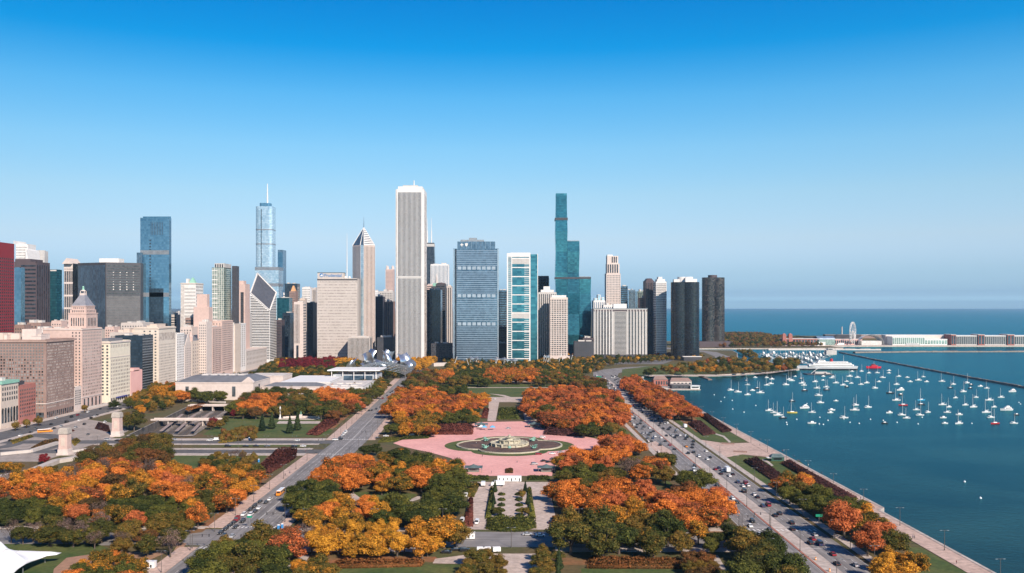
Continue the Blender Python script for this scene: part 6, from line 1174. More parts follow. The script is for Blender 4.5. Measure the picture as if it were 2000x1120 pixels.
# --- bandshell and trellis
Y = 1490; cx = XA(742, Y); r_ = thing('bandshell', 'curling stainless steel bandshell rising behind a lattice of arched pipes', 'bandshell', (cx, Y, 0)); q_ = random.Random(5)
for k, (x, w, h, cu) in enumerate(((-38, 16, 24, -9), (-24, 17, 33, 7), (-9, 15, 38, -8), (6, 16, 37, 9), (20, 16, 39, -7), (33, 18, 34, 10), (43, 14, 22, 12), (-30, 14, 18, 10), (28, 14, 20, -10), (-2, 26, 22, 3))):
    t = MB(); n, vs, fs = 9, [], []
    for i in range(n + 1):
        v = i / n; y = -8 * math.sin(v * 2.6) + (k % 3) * 4 - 3; z = h * v ** .85; xx = cu * math.sin(v * math.pi * .9)
        for j in range(5): u = j / 4 - .5; vs.append((x + xx + w * u * (1 - .18 * v), y + 5 * math.cos(u * 3.4 + k), z + 3 * math.sin(u * 3 + k)))
    for i in range(n):
        for j in range(4): fs.append((i * 5 + j, i * 5 + j + 1, i * 5 + j + 6, i * 5 + j + 5))
    nv = len(vs); vs += [(x_, y_ + .8, z_) for x_, y_, z_ in vs]; fs += [tuple(nv + i for i in f[::-1]) for f in fs]
    t.add(vs, fs); sub(r_, 'steel_sheet', t, m_steel, smooth=True)
t = MB(); t.box(-30, 4, 0, 34, 22, 20); sub(r_, 'stage_house', t, st_brown)
r_ = thing('pipe_trellis', 'low vaulted lattice of arched silver pipes over the lawn', 'trellis', (XA(745, 1400), 1400, 0)); 
def vz(u, v): return 9 + 15 * (1 - (u * u)) ** .8 * (1 - .45 * v * v)
for k in range(13):
    t = MB(); u0 = -1 + k / 6
    for fam in (0, 1):
        pts_ = []
        for i in range(15):
            s_ = -1 + 2 * i / 14; u, v = (s_, u0) if fam == 0 else (max(-1, min(1, u0 + .35 * s_)), s_); pts_.append((u * 44, v * 62, vz(u, v)))
        for p, q in zip(pts_[:-1], pts_[1:]): t.bar(p, q, .5, n=4)
    sub(r_, 'pipe_arch', t, m_steel)
for sx in (-1, 1):
    for k in range(5): t = MB(); t.bar((sx * 44, -60 + 30 * k, 0), (sx * 44, -60 + 30 * k, 9.2), .6); sub(r_, 'support', t, m_steel)
# --- playground frames in the northern wood
for k, (p, w, zc) in enumerate((((926, 716), 16, 14), ((978, 716), 22, 13), ((1000, 718), 20, 13), ((1068, 714), 12, 16))):
    r_ = thing('play_tower', f'{("leftmost small", "wide left", "wide right", "far right thin")[k]} silver play tower on slanting poles above the northern wood', 'play tower', (*G(*p), 0)); t = MB(); vs = []
    for i in range(9):
        for j in range(7): a_ = 2 * math.pi * j / 7; rr = 2.6 + .8 * math.sin(i * 1.1 + k); vs.append((-w / 2 + w * i / 8, rr * math.cos(a_), zc + rr * math.sin(a_)))
    t.add(vs, [(i * 7 + j, i * 7 + (j + 1) % 7, i * 7 + 7 + (j + 1) % 7, i * 7 + 7 + j) for i in range(8) for j in range(7)] + [tuple(range(7)), tuple(range(56, 63))]); sub(r_, 'tube', t, m_steel)
    for s_ in (-.35, .35):
        for e_ in (-4, 4): t = MB(); t.bar((w * s_ + e_ * .7, e_, 0), (w * s_, 0, zc + 4), .4, .3); sub(r_, 'pole', t, st_white)
for k, p in enumerate(((886, 718), (918, 722), (1090, 712), (1102, 713), (1112, 714), (1072, 716), (966, 720))):
    r_ = thing('light_pole', f'slanting white light pole in the northern wood, {ORD[[0,1,4,5,6,3,2][k]]} from left', 'pole', (*G(*p), 0), 0, 'slanting poles in the northern wood'); t = MB(); s_ = (-1) ** k * 6; t.bar((0, 0, 0), (s_, 0, 19), .5, .3); sub(r_, 'shaft', t, st_white); t = MB(); t.box(s_ - 1, -.5, 18.6, s_ + 1, .5, 19.3); sub(r_, 'lamp_head', t, st_white)
wall_run('long pale wall at the upper end of the boulevard', [(845, 716), (905, 713)], 6, 8); wall_run('low white service deck in front of the white frame tower', [(885, 702), (1120, 702)], 9, 10, 'service_deck', m_conc)
# --- white tent
tx, ty = -218, 369; r_ = thing('white_tent', 'large white tensile tent with soft peaks, cut by the left photo edge', 'tent', (tx, ty, 0)); vs, fs, n = [], [], 26
for i in range(n + 1):
    for j in range(n + 1):
        u, v = i / n * 2 - 1, j / n * 2 - 1; pk = sum(hh * math.exp(-((u - a_) ** 2 + (v - b_) ** 2) / .03) * (1 + .12 * math.cos(9 * math.atan2(v - b_, u - a_ + 1e-6))) for a_, b_, hh in ((-.5, -.35, 5), (.12, -.4, 5.5), (-.4, .35, 5.2), (.2, .3, 5.4), (.62, -.02, 4.2), (-.9, .1, 4))); edge = max(abs(u), abs(v)); sc_ = 1 - .16 * (1 - abs(u * v)) * (edge > .98)
        vs.append((u * 23 * sc_ + (3 if u > .8 and v > .8 else 0), v * 19 * sc_, 4.0 + 4.6 * (1 - edge ** 2) + pk))
fs = [(i * (n + 1) + j, (i + 1) * (n + 1) + j, (i + 1) * (n + 1) + j + 1, i * (n + 1) + j + 1) for i in range(n) for j in range(n)]
t = MB(); t.add(vs, fs); sub(r_, 'canopy', t, mat('tent_membrane', (.80, .80, .80), .6, .03, .3), smooth=True)
for k in (5, 10, 15, 20):
    t = MB()
    for j in range(n): t.bar(vs[k * (n + 1) + j], vs[k * (n + 1) + j + 1], .09, n=4)
    sub(r_, 'seam', t, m_plant)
for u in (-1, 0, 1):
    for v in (-1, 0, 1):
        if u or v: t = MB(); t.bar((u * 19.5, v * 17.6, 0), (u * 19.5, v * 17.6, 3.2), .14); sub(r_, 'mast', t, m_metal)
# --- lakeside kiosk and harbour station
kx, ky = G(1517, 900); r_ = thing('park_kiosk', 'dark green kiosk with pitched roof on the promenade', 'kiosk', (kx, ky, 0)); t = MB(); t.box(-4.6, -2.6, 0, 4.6, 2.6, 2.8); sub(r_, 'wall', t, mat('kiosk_green', (.03, .09, .065), .6)); t = MB(); t.frustum(rect(10.4, 6.4), 2.8, rect(6, .6), 5); sub(r_, 'roof', t, m_dkgreen); t = MB(); t.box(-3, -2.7, 1, 3, -2.6, 2.2); sub(r_, 'hatch', t, g_win); t = MB(); t.box(-7.5, -3.4, 2.3, -4.6, 1, 2.45); sub(r_, 'awning', t, m_white)
dk = MB(); dk.box(215, 1216, -3.4, 262, 1262, -1.4); dk.box(206, 1225, -3.2, 222, 1240, -.6); setting('harbour_dock', dk, m_conc)
Yb = 1268
for k, (lab, x0, x1, y0, h, m, rf) in enumerate((('red brick boathouse with brown hipped roof at the harbour edge', 209, 229, 1290, 9, st_red, 1), ('long brown roofed clubhouse behind the white harbour dock', 232, 262, 1285, 7, st_pale, 1), ('low dark roofed clubhouse wing on the white dock', 225, 252, 1236, 6, st_dark, 0))):
    r_ = thing('boathouse', lab, 'boathouse', ((x0 + x1) / 2, y0, LAKE)); a = (x1 - x0) / 2; t = MB(); t.box(-a, -9, -.5, a, 9, h); sub(r_, 'wall', t, m); t = MB(); t.frustum(rect(2 * a + 1.4, 19.4), h, rect(2 * a - 6, 1 if rf else 17), h + (4.5 if rf else .5)); sub(r_, 'roof', t, st_brown if rf else m_roof)
    for j in range(5): t = MB(); t.box(-a + a * .3 + j * a * .36, -9.12, 2, -a + a * .5 + j * a * .36, -9, h - 2); sub(r_, 'window', t, g_win)
r_ = thing('white_clubhouse', 'small white cabin on the tip of the harbour dock', 'clubhouse', (256, 1228, LAKE)); t = MB(); t.box(-6, -5, 1, 6, 5, 5); sub(r_, 'wall', t, m_white); t = MB(); t.box(-7, -6, 5, 7, 6, 5.4); sub(r_, 'roof', t, m_white); t = MB(); t.box(-5, -5.1, 2, 5, -5, 4); sub(r_, 'window', t, g_win)
t = MB(); p0, p1 = WP(1367, 735), WP(1387, 743); d_ = Vector((p1[0] - p0[0], p1[1] - p0[1], 0)).normalized(); nn = Vector((-d_.y, d_.x, 0)) * 3; t.prism([(p0[0] - nn.x, p0[1] - nn.y), (p1[0] - nn.x, p1[1] - nn.y), (p1[0] + nn.x, p1[1] + nn.y), (p0[0] + nn.x, p0[1] + nn.y)], -4, -1); o = t.build('jetty', mat('jetty_wood', (.20, .15, .13), .9)); tag(o, 'short brown jetty poking from the harbour lawn', 'jetty')
# ================================================================ lake structures
def mound(pts, w, h, name, lab, m, ground=False):
    t = MB()
    for a, b_ in zip(pts[:-1], pts[1:]):
        dx, dy = b_[0] - a[0], b_[1] - a[1]; l = math.hypot(dx, dy); n_ = (-dy / l, dx / l); seg = max(1, int(l / 12)); q_ = random.Random(int(l))
        for k in range(seg):
            u0, u1 = k / seg, (k + 1) / seg; p, q = (a[0] + dx * u0, a[1] + dy * u0), (a[0] + dx * u1, a[1] + dy * u1); ww, hh = w * q_.uniform(.85, 1.1), h * q_.uniform(.8, 1.15)
            def qd(s_): return [(p[0] - n_[0] * s_, p[1] - n_[1] * s_), (q[0] - n_[0] * s_, q[1] - n_[1] * s_), (q[0] + n_[0] * s_, q[1] + n_[1] * s_), (p[0] + n_[0] * s_, p[1] + n_[1] * s_)]
            t.frustum(qd(ww), LAKE - 1, qd(ww * .5), LAKE + hh)
    return tag(t.build(name, m), lab, 'breakwater')
m_rock = mat('wet_rock', (.14, .12, .105), .9, scale=.3, col2=(.27, .235, .205), scale2=1.2)
mound([WP(1640, 689.5), WP(1700, 702), WP(1800, 721), WP(1900, 740), WP(2000, 758), WP(2080, 773)], 3.4, 2.4, 'breakwater', 'long dark stone breakwater slanting across the harbour to the right edge', m_rock); mound([WP(1668, 689.8), WP(1800, 688.2), WP(1900, 688.2), WP(2060, 687.8)], 7, 3.0, 'breakwater', 'straight brown breakwater in front of the long pier', m_rock); mound([WP(1500, 684.2), WP(1640, 684.0), WP(1720, 684.6)], 6, 3.4, 'breakwater', 'pale topped breakwater beside the lock house', st_grey)
lx, ly = WP(1622, 693); r_ = thing('lock_house', 'grey stepped lock control house on the breakwater by the marina', 'house', (lx, ly, LAKE)); t = MB(); t.box(-12, -8, 0, 12, 8, 10); t.box(-8, -6, 10, 4, 6, 15); sub(r_, 'wall', t, st_grey); t = MB(); t.box(-12.5, -8.5, 10, -8, 8.5, 10.5); t.box(-8.5, -6.5, 15, 4.5, 6.5, 15.5); sub(r_, 'roof', t, m_roofl); t = MB(); t.box(-7, -6.2, 11.5, 3, -6, 13.5); sub(r_, 'window', t, g_win)
# --- long pier
PY = 2560; t = MB(); t.box(XA(1525, PY), PY - 18, -5, XA(2080, PY), PY + 85, 1); t.box(XA(1520, PY), PY - 26, -4, XA(1690, PY), PY - 18, .4); setting('pier_deck', t, m_conc)
def PB(name, lab, a0, a1, tp, dy=6, D=40, m=st_white, roof=m_white, win=None, n=8): 
    Y = PY + dy; x0, x1 = XA(a0, Y), XA(a1, Y); h = ZA(tp, Y); r_ = thing(name, lab, 'pier building', ((x0 + x1) / 2, Y + D / 2, 1)); a = (x1 - x0) / 2; t = MB(); t.box(-a, -D / 2, 0, a, D / 2, h); sub(r_, 'wall', t, m); t = MB(); t.box(-a - .8, -D / 2 - .8, h, a + .8, D / 2 + .8, h + 1); sub(r_, 'roof', t, roof)
    if win:
        for k in range(n): t = MB(); w = 2 * a / n; t.box(-a + w * (k + .12), -D / 2 - .3, 3, -a + w * (k + .88), -D / 2, h - 2.5); sub(r_, 'window', t, win)
    return r_, a, h
r_, a, h = PB('pier_headhouse', 'red brick pier headhouse with two square towers', 1531, 1600, 663, m=st_red, roof=m_roofl, win=g_win, n=12)
for x in (-a * .97, -a * .62): t = MB(); t.box(x - 5, -21, 0, x + 5, -10, h + 12); t.frustum([(x - 5.5, -21.5), (x + 5.5, -21.5), (x + 5.5, -9.5), (x - 5.5, -9.5)], h + 12, [(x - 1, -16), (x + 1, -16), (x + 1, -15), (x - 1, -15)], h + 16); sub(r_, 'tower', t, st_red)
PB('white_pier_cafe', 'small white pier building below the green roofed hall', 1590, 1612, 670, dy=-12, D=16); r_, a, h = PB('glass_hall', 'pier hall with a pale green arched glass roof', 1597, 1631, 664, m=g_green, roof=m_roofl); t = MB()
for k in range(10):
    a0, a1 = math.pi * k / 10, math.pi * (k + 1) / 10; t.add([(-a, -20 * math.cos(a0), h + 8 * math.sin(a0)), (a, -20 * math.cos(a0), h + 8 * math.sin(a0)), (a, -20 * math.cos(a1), h + 8 * math.sin(a1)), (-a, -20 * math.cos(a1), h + 8 * math.sin(a1))], [(0, 1, 2, 3)])
sub(r_, 'vault', t, g_sky)
PB('pink_pier_hall', 'low pinkish pier hall behind the big wheel', 1630, 1684, 664, dy=30, m=st_salmon, roof=m_roofl, win=g_win, n=14); PB('dark_deck_building', 'long dark parking building behind the big wheel', 1612, 1682, 655, dy=62, D=20, m=st_dark, roof=m_roof)
Y = PY + 10; x0, x1 = XA(1679, Y), XA(1728, Y); r_ = thing('vaulted_pavilion', 'white tent-like vaulted concert pavilion right of the big wheel', 'pier building', ((x0 + x1) / 2, Y + 20, 1)); a = (x1 - x0) / 2; t = MB(); n = 14
for k in range(n):
    a0, a1 = math.pi * k / n, math.pi * (k + 1) / n
    t.add([(a * math.cos(a0), -18, 2 + 28 * math.sin(a0) ** .8), (a * math.cos(a1), -18, 2 + 28 * math.sin(a1) ** .8), (a * .9 * math.cos(a1), 18, 2 + 24 * math.sin(a1) ** .8), (a * .9 * math.cos(a0), 18, 2 + 24 * math.sin(a0) ** .8)], [(0, 1, 2, 3)])
sub(r_, 'vault', t, m_white); t = MB(); t.box(-a * .8, -16, 0, a * .8, 16, 12); sub(r_, 'wall', t, m_roofl)
PB('glass_pier_pavilion', 'green glass museum hall with white roof on the pier', 1743, 1806, 659, m=st_white, roof=m_white, win=g_green, n=16); PB('white_link_hall', 'low white hall between two glass pier halls', 1806, 1850, 664, m=st_white, win=g_green, n=8); PB('white_back_hall', 'white upper hall rising behind the low link hall', 1730, 1858, 656, dy=44, D=30, m=st_pale)
for k, (a0, a1) in enumerate(((1858, 1867), (1911, 1923), (1968, 1981), (2030, 2044))): PB('brick_stair_tower', f'{ORD[k]} brick block from the wheel between grey exhibition sheds', a0, a1, 655, dy=2, D=44, m=st_red, roof=m_roofl, win=g_dark, n=2)
for k, (a0, a1) in enumerate(((1867.4, 1910.6), (1923.4, 1967.6), (1981.4, 2029.6), (2044.4, 2075))): PB('exhibition_shed', f'{ORD[k]} long grey glazed exhibition shed from the wheel with white roof', a0, a1, 657, dy=6, D=40, m=st_grey, roof=m_white, win=g_grey, n=12)
fp = MB(); fp.box(XA(1610, 3050), 3050, -5, XA(1880, 3050), 3350, 3); setting('filter_plant_land', fp, m_ground); r_ = thing('filter_plant', 'long low flat plant building far behind the pier', 'plant', (XA(1740, 3060), 3090, 3)); t = MB(); t.box(-110, -15, 0, 120, 15, 11); sub(r_, 'wall', t, st_brown); t = MB(); t.box(-111, -16, 11, 121, 16, 12); sub(r_, 'roof', t, m_roofl); r_ = thing('chimney', 'thin pale chimney left of the big wheel', 'chimney', (XA(1644.5, 2700), 2700, 1)); t = MB(); t.cone((0, 0), 2.2, 1.5, 0, ZA(640, 2700), 10); sub(r_, 'shaft', t, st_pale); t = MB(); t.cone((0, 0), 1.9, 1.9, ZA(640, 2700), ZA(640, 2700) + 1.5, 10); sub(r_, 'cap', t, st_grey)
# --- big wheel
wy = 2590; wx, wz = XA(1665.5, wy), ZA(649.5, wy); r_ = thing('ferris_wheel', 'big white ferris wheel with spokes and gondolas on the pier', 'ferris wheel', (wx, wy, 1), R(54)); rr = 29
t = MB()
for s_ in (-1.4, 1.4):
    for q_ in (rr, rr - 3):
        for k in range(40): a0, a1 = 2 * math.pi * k / 40, 2 * math.pi * (k + 1) / 40; t.bar((q_ * math.cos(a0), s_, wz + q_ * math.sin(a0)), (q_ * math.cos(a1), s_, wz + q_ * math.sin(a1)), .5, n=4)
sub(r_, 'rim', t, st_white)
for k in range(21): a0 = 2 * math.pi * k / 21; t = MB(); t.bar((0, 0, wz), (rr * math.cos(a0), 0, wz + rr * math.sin(a0)), .22, n=4); sub(r_, 'spoke', t, st_white)
for k in range(21): a0 = 2 * math.pi * k / 21; t = MB(); t.box(-1.3, -1.2, -3, 1.3, 1.2, -.5); t.build('gondola', st_white, r_, ((rr + .6) * math.cos(a0), 0, wz + (rr + .6) * math.sin(a0)))
for s_ in (-5, 5):
    for e_ in (-13, 13): t = MB(); t.bar((e_, s_ * 1.6, 0), (0, s_ * .5, wz), .8, .6, 6); sub(r_, 'leg', t, st_white)
t = MB(); t.bar((0, -4, wz), (0, 4, wz), 1.6, n=10); sub(r_, 'hub', t, st_white)
# ================================================================ boats
def hull_mb(l, w, h, bow=.34, sheer=.35, keel=.25):
    t = MB(); st = [(-.5, .72), (-.3, .95), (0, 1), (.2, .86), (.36, .52), (.5, .03)]; vs, fs = [], []
    for u, k in st: z = h * (1 + sheer * max(0, u) * 1.2); vs += [(u * l, -w / 2 * k, z), (u * l * .96, -w / 2 * k * .72, -keel), (u * l * .96, w / 2 * k * .72, -keel), (u * l, w / 2 * k, z)]
    for i in range(5): o = i * 4; fs += [(o, o + 4, o + 5, o + 1), (o + 2, o + 6, o + 7, o + 3), (o + 3, o + 7, o + 4, o)]
    fs += [(0, 1, 2, 3)]; t.add(vs, fs); return t
m_hulls = {'white': mat('hull_white', (.56, .57, .58), .4, .06, .5), 'dark': mat('dark_hull', (.035, .04, .055), .35), 'red': mat('red_hull', (.42, .03, .04), .4), 'blue': mat('blue_hull', (.05, .34, .55), .4), 'yellow': mat('yellow_hull', (.62, .45, .10), .4)}
m_canvas = mat('sail_cover', (.05, .08, .16), .8); m_teak = mat('deck', (.60, .57, .52), .7)
PROTO = {}
def sailboat(c):
    r_ = link('sailboat', None); hull_mb(11, 3.4, 1.25).build('hull', m_hulls[c], r_); t = MB(); t.frustum([(-2.2, -1.1), (2.4, -.8), (2.4, .8), (-2.2, 1.1)], 1.3, [(-1.9, -.9), (1.7, -.6), (1.7, .6), (-1.9, .9)], 1.95); t.build('cabin', m_white, r_); t = MB(); t.bar((.9, 0, 1.2), (.9, 0, 15.5), .19, .12, 5); t.bar((.9, -.9, 10.5), (.9, .9, 10.5), .05, n=4); t.build('mast', st_white, r_); t = MB(); t.bar((.8, 0, 2.7), (-3.9, 0, 2.8), .26, .2, 5); t.build('boom', m_canvas if c != 'white' else m_white, r_); t = MB(); t.bar((5.3, 0, 1.7), (.9, 0, 14.6), .035, n=3); t.bar((-5.2, 0, 1.4), (.9, 0, 14.8), .035, n=3); t.build('stay', m_metal, r_); return r_
def motorboat(c):
    r_ = link('motorboat', None); hull_mb(8.5, 3, 1.3).build('hull', m_hulls[c], r_); t = MB(); t.frustum([(-1.8, -1.1), (1.8, -.9), (1.8, .9), (-1.8, 1.1)], 1.3, [(-1.6, -1), (.9, -.8), (.9, .8), (-1.6, 1)], 2.5); t.build('cabin', m_white, r_); t = MB(); t.frustum([(1.0, -.82), (1.86, -.82), (1.86, .82), (1.0, .82)], 1.5, [(.8, -.74), (1.05, -.74), (1.05, .74), (.8, .74)], 2.45); t.build('windscreen', g_dark, r_); t = MB(); t.bar((-3.4, -1, 1.5), (-3.4, 1, 1.5), .05); t.box(-4.6, -.4, .3, -4.1, .4, 1.4); t.build('outboard', st_dark, r_); return r_
def yacht(c):
    r_ = link('motor_yacht', None); hull_mb(15, 4.6, 2).build('hull', m_hulls[c], r_); t = MB(); t.frustum([(-5.5, -1.9), (3.4, -1.5), (3.4, 1.5), (-5.5, 1.9)], 2, [(-5, -1.7), (1.6, -1.2), (1.6, 1.2), (-5, 1.7)], 4); t.build('cabin', m_white, r_); t = MB(); t.frustum([(-3.5, -1.5), (.8, -1.1), (.8, 1.1), (-3.5, 1.5)], 4, [(-3.3, -1.3), (-.2, -1), (-.2, 1), (-3.3, 1.3)], 5.4); t.build('flybridge', m_white, r_); t = MB(); t.box(-4.6, -1.92, 2.6, 1.6, -1.6, 3.4); t.box(-4.6, 1.6, 2.6, 1.6, 1.92, 3.4); t.build('window', g_dark, r_); return r_
def get_boat(kind, c):
    if (kind, c) not in PROTO: PROTO[(kind, c)] = {'s': sailboat, 'm': motorboat, 'y': yacht}[kind](c); PROTO[(kind, c)].location = (0, -5000, 0); return PROTO[(kind, c)], True
    return PROTO[(kind, c)], False
BT = "90,610,s 138,622,s 200,640,s 283,627,s 262,597,sd 232,612,m 200,575,s 250,527,m 192,548,sd 325,577,s 352,568,s 358,538,m 325,528,s 450,575,s 470,540,s 487,548,s 510,520,m 548,535,sd 555,565,s 567,578,s 570,612,sd 640,555,s 652,597,s 663,645,s 675,692,s 690,545,m 693,520,m 715,607,sd 712,590,s 748,530,s 775,563,s 757,520,m 822,577,s 845,588,md 845,553,s 865,520,s 875,565,s 880,488,m 938,573,s 915,527,s 942,487,s 975,563,s 990,498,s 1030,597,s 1045,497,s 1055,555,m 1080,528,s 1120,482,m 1120,498,m 1185,520,s 1170,573,s 1128,628,sd 1195,610,y 1195,640,md 1168,676,s 1212,708,sr 1240,527,m 1258,555,m 1312,545,s 1345,523,s 1365,555,m 1465,553,s 1520,595,sd 1540,572,s 1553,660,s 1605,620,s 1630,563,s 1655,575,md 1650,597,md 1715,585,m 1757,597,s 1688,657,s 1773,675,s 1850,657,s 1923,620,y 1670,720,s 1617,707,s 1805,720,s 1752,755,s 1885,740,y 1785,788,s 1810,828,sr 1935,826,s 1950,770,md 1330,675,sb 1330,703,sd 1298,738,s 1375,755,s 1323,773,s 1205,772,s 1235,792,s 1122,758,m 1092,825,md 905,708,s 897,740,s 985,722,s 748,740,m 738,757,m 828,790,s 620,755,s 618,826,m 570,727,y 490,757,sy 775,680,m 340,743,s 372,757,s 398,773,s 430,790,sd 490,680,sd 1468,705,s 1510,720,s 1500,755,s 1473,790,m 1485,827,m 1577,770,m 1575,828,s"
CN_ = {'': 'white', 'd': 'dark', 'r': 'red', 'b': 'blue', 'y': 'yellow'}; bl_ = []
for e_ in BT.split():
    a_, b_, k_ = e_.split(','); bl_.append((1400 + float(a_) / 3.3333, 580 + float(b_) / 3.3333, k_[0], CN_[k_[1:]]))
BAND = [(0, 737, 'farthest'), (737, 752, 'second farthest'), (752, 772, 'middle'), (772, 797, 'second nearest'), (797, 900, 'nearest')]; KN = {'s': 'sailboat', 'm': 'open motorboat', 'y': 'cabin cruiser'}; cnt = {}
bl_.sort()
for x, y, k_, c in bl_:
    band_ = [b_[2] for b_ in BAND if b_[0] <= y < b_[1]][0]; key = (band_, k_, c); cnt[key] = cnt.get(key, 0) + 1
    lab = f'{c} hulled {KN[k_]} moored in the {band_} row of the harbour, {ordinal(cnt[key])} from left'; X, Y = WP(x, y); rz = rnd.choice((math.pi, math.pi, 0)) + rnd.uniform(-.3, .3) + .15; src, new = get_boat(k_, c); sc_ = rnd.uniform(.66, .98)
    if new: o = src; o.location = (X, Y, LAKE); o.rotation_euler = (0, 0, rz); o.scale = (sc_,) * 3; tag(o, lab, 'boat', 'boats moored in the harbour')
    else: copy_tree(src, (X, Y, LAKE), rz, sc_, lab, 'boats moored in the harbour')
# marina berths
dk = MB()
for k in range(9):
    Y = WP(0, 692 + k * 2.3)[1]; x0, x1 = XA(1478 + k * 4, Y), XA(1632 - k * 5, Y); dk.box(x0, Y - 1, LAKE - .5, x1, Y + 1, LAKE + .5)
    n = int((x1 - x0) / 12)
    for j in range(n):
        kk = rnd.choice('smmyys'); src, new = get_boat(kk, 'white')
        o = copy_tree(src, (x0 + 6 + j * 12 + rnd.uniform(-1.5, 1.5), Y + 8 * (1 if j % 2 else -1), LAKE), (math.pi / 2 if j % 2 else -math.pi / 2) + rnd.uniform(-.1, .1), rnd.uniform(.9, 1.3), f'white {KN[kk]} berthed at marina dock row {["one","two","three","four","five","six","seven","eight","nine"][k]}, {ordinal(j + 1)} from left', 'boats berthed in the marina')
setting('marina_docks', dk, st_grey)
# big white ship and red tug
sx_, sy_ = WP(1615, 722.5); r_ = thing('white_ship', 'long white passenger ship with dark lower hull moored by the marina', 'ship', (sx_, sy_, LAKE), math.pi); t = hull_mb(108, 16, 6.5, sheer=.3, keel=1); t.build('hull', m_hulls['white'], r_); t = hull_mb(108.4, 16.1, 2.2, sheer=.0, keel=1.2); t.build('boot_stripe', m_hulls['dark'], r_)
for k, (x0, x1, z0, z1, w_) in enumerate(((-46, 34, 6.5, 9.5, 14), (-42, 26, 9.5, 12.3, 12.5), (-36, 18, 12.3, 14.8, 10.5), (4, 16, 14.8, 17.4, 8))):
    t = MB(); t.box(x0, -w_ / 2, z0, x1, w_ / 2, z1); o = t.build('deck_house', m_white, r_); t = MB(); t.box(x0 + 2, -w_ / 2 - .1, z0 + 1, x1 - 2, -w_ / 2, z0 + 1.9); t.box(x0 + 2, w_ / 2, z0 + 1, x1 - 2, w_ / 2 + .1, z0 + 1.9); t.build('window', g_dark, o)
t = MB(); t.cone((-8, 0), 3, 2.5, 14.8, 20, 12); t.build('funnel', m_hulls['red'], r_); t = MB(); t.bar((12, 0, 17), (12, 0, 30), .35, .15); t.bar((-30, 0, 14), (-30, 0, 26), .3, .15); t.build('mast', st_white, r_)
sx_, sy_ = WP(1706, 719.5); r_ = thing('red_fireboat', 'bright red work boat beside the white passenger ship', 'boat', (sx_, sy_, LAKE), math.pi); hull_mb(27, 7, 3.2).build('hull', mat('bright_red', (.62, .02, .05), .4), r_); t = MB(); t.box(-7, -2.6, 3, 5, 2.6, 5.4); t.box(-3, -2, 5.4, 3, 2, 7.6); t.build('deck_house', m_hulls['red'], r_); t = MB(); t.box(-2.8, -2.1, 6, 3.1, 2.1, 7); t.build('window', g_dark, r_); t = MB(); t.bar((-1, 0, 7.6), (-1, 0, 13), .2, .1); t.build('mast', st_white, r_)
sx_, sy_ = WP(1598, 731.5); r_ = thing('work_barge', 'grey floating work barge with low huts in front of the white ship', 'barge', (sx_, sy_, LAKE)); t = MB(); t.box(-22, -12, -.4, 22, 12, 1.3); t.build('deck', st_dark, r_); t = MB(); t.box(-6, -3, 1.3, 14, 6, 4.2); t.box(10, -9, 1.3, 17, -2, 3); t.build('hut', st_grey, r_); t = MB(); t.bar((-12, 0, 1.3), (2, 0, 12), .4); t.build('crane_arm', st_white, r_)
for k, (x, y, L0) in enumerate(((1786, 677, 60), (1832, 676.6, 36), (1912, 676.8, 40), (1953, 676.6, 56), (1975, 676.8, 44), (1640, 676.5, 30), (1620, 676.5, 26))):
    X, Y = WP(x, y); r_ = thing('tour_boat', f'white double deck tour boat alongside the pier, {ORD[[2,3,4,5,6,1,0][k]]} from left', 'tour boat', (X, Y, LAKE), math.pi * (k % 2), 'tour boats along the pier'); hull_mb(L0, 9, 3.4).build('hull', m_white, r_)
    for j in range(2): t = MB(); t.box(-L0 * .4, -3.8 + j * .6, 3.4 + 3 * j, L0 * (.28 - .12 * j), 3.8 - j * .6, 6.3 + 3 * j); o = t.build('deck_house', m_white, r_); t = MB(); t.box(-L0 * .38, -3.95 + j * .6, 4.4 + 3 * j, L0 * (.25 - .12 * j), -3.8 + j * .6, 5.6 + 3 * j); t.build('window', g_dark, o)
BY = "1408,785 1431,800 1453,806 1430,783 1395,772 1415,777 1476,793 1556,820 1537,830 1536,826 1601,816 1600,829 1608,830 1617,822 1576,789 1660,826 1678,828 1648,819 1700,820 1725,822 1752,826 1793,829 1801,816 1898,828 1990,787 1993,790 1884,942 1915,974 1585,826".split()
m_buoy = mat('buoy', (.72, .74, .76), .5)
for k, b_ in enumerate(sorted(BY, key=lambda s_: float(s_.split(',')[0]))):
    x, y = map(float, b_.split(',')); t = MB(); t.ball((0, 0, .15), .75, .75, .75, 8, 6); t.bar((0, 0, .7), (0, 0, 1.3), .1); o = t.build('mooring_buoy', m_buoy, None, (*WP(x, y), LAKE), True); tag(o, f'small pale mooring buoy on open water, {ordinal(k + 1)} buoy from left', 'buoy', 'mooring buoys')
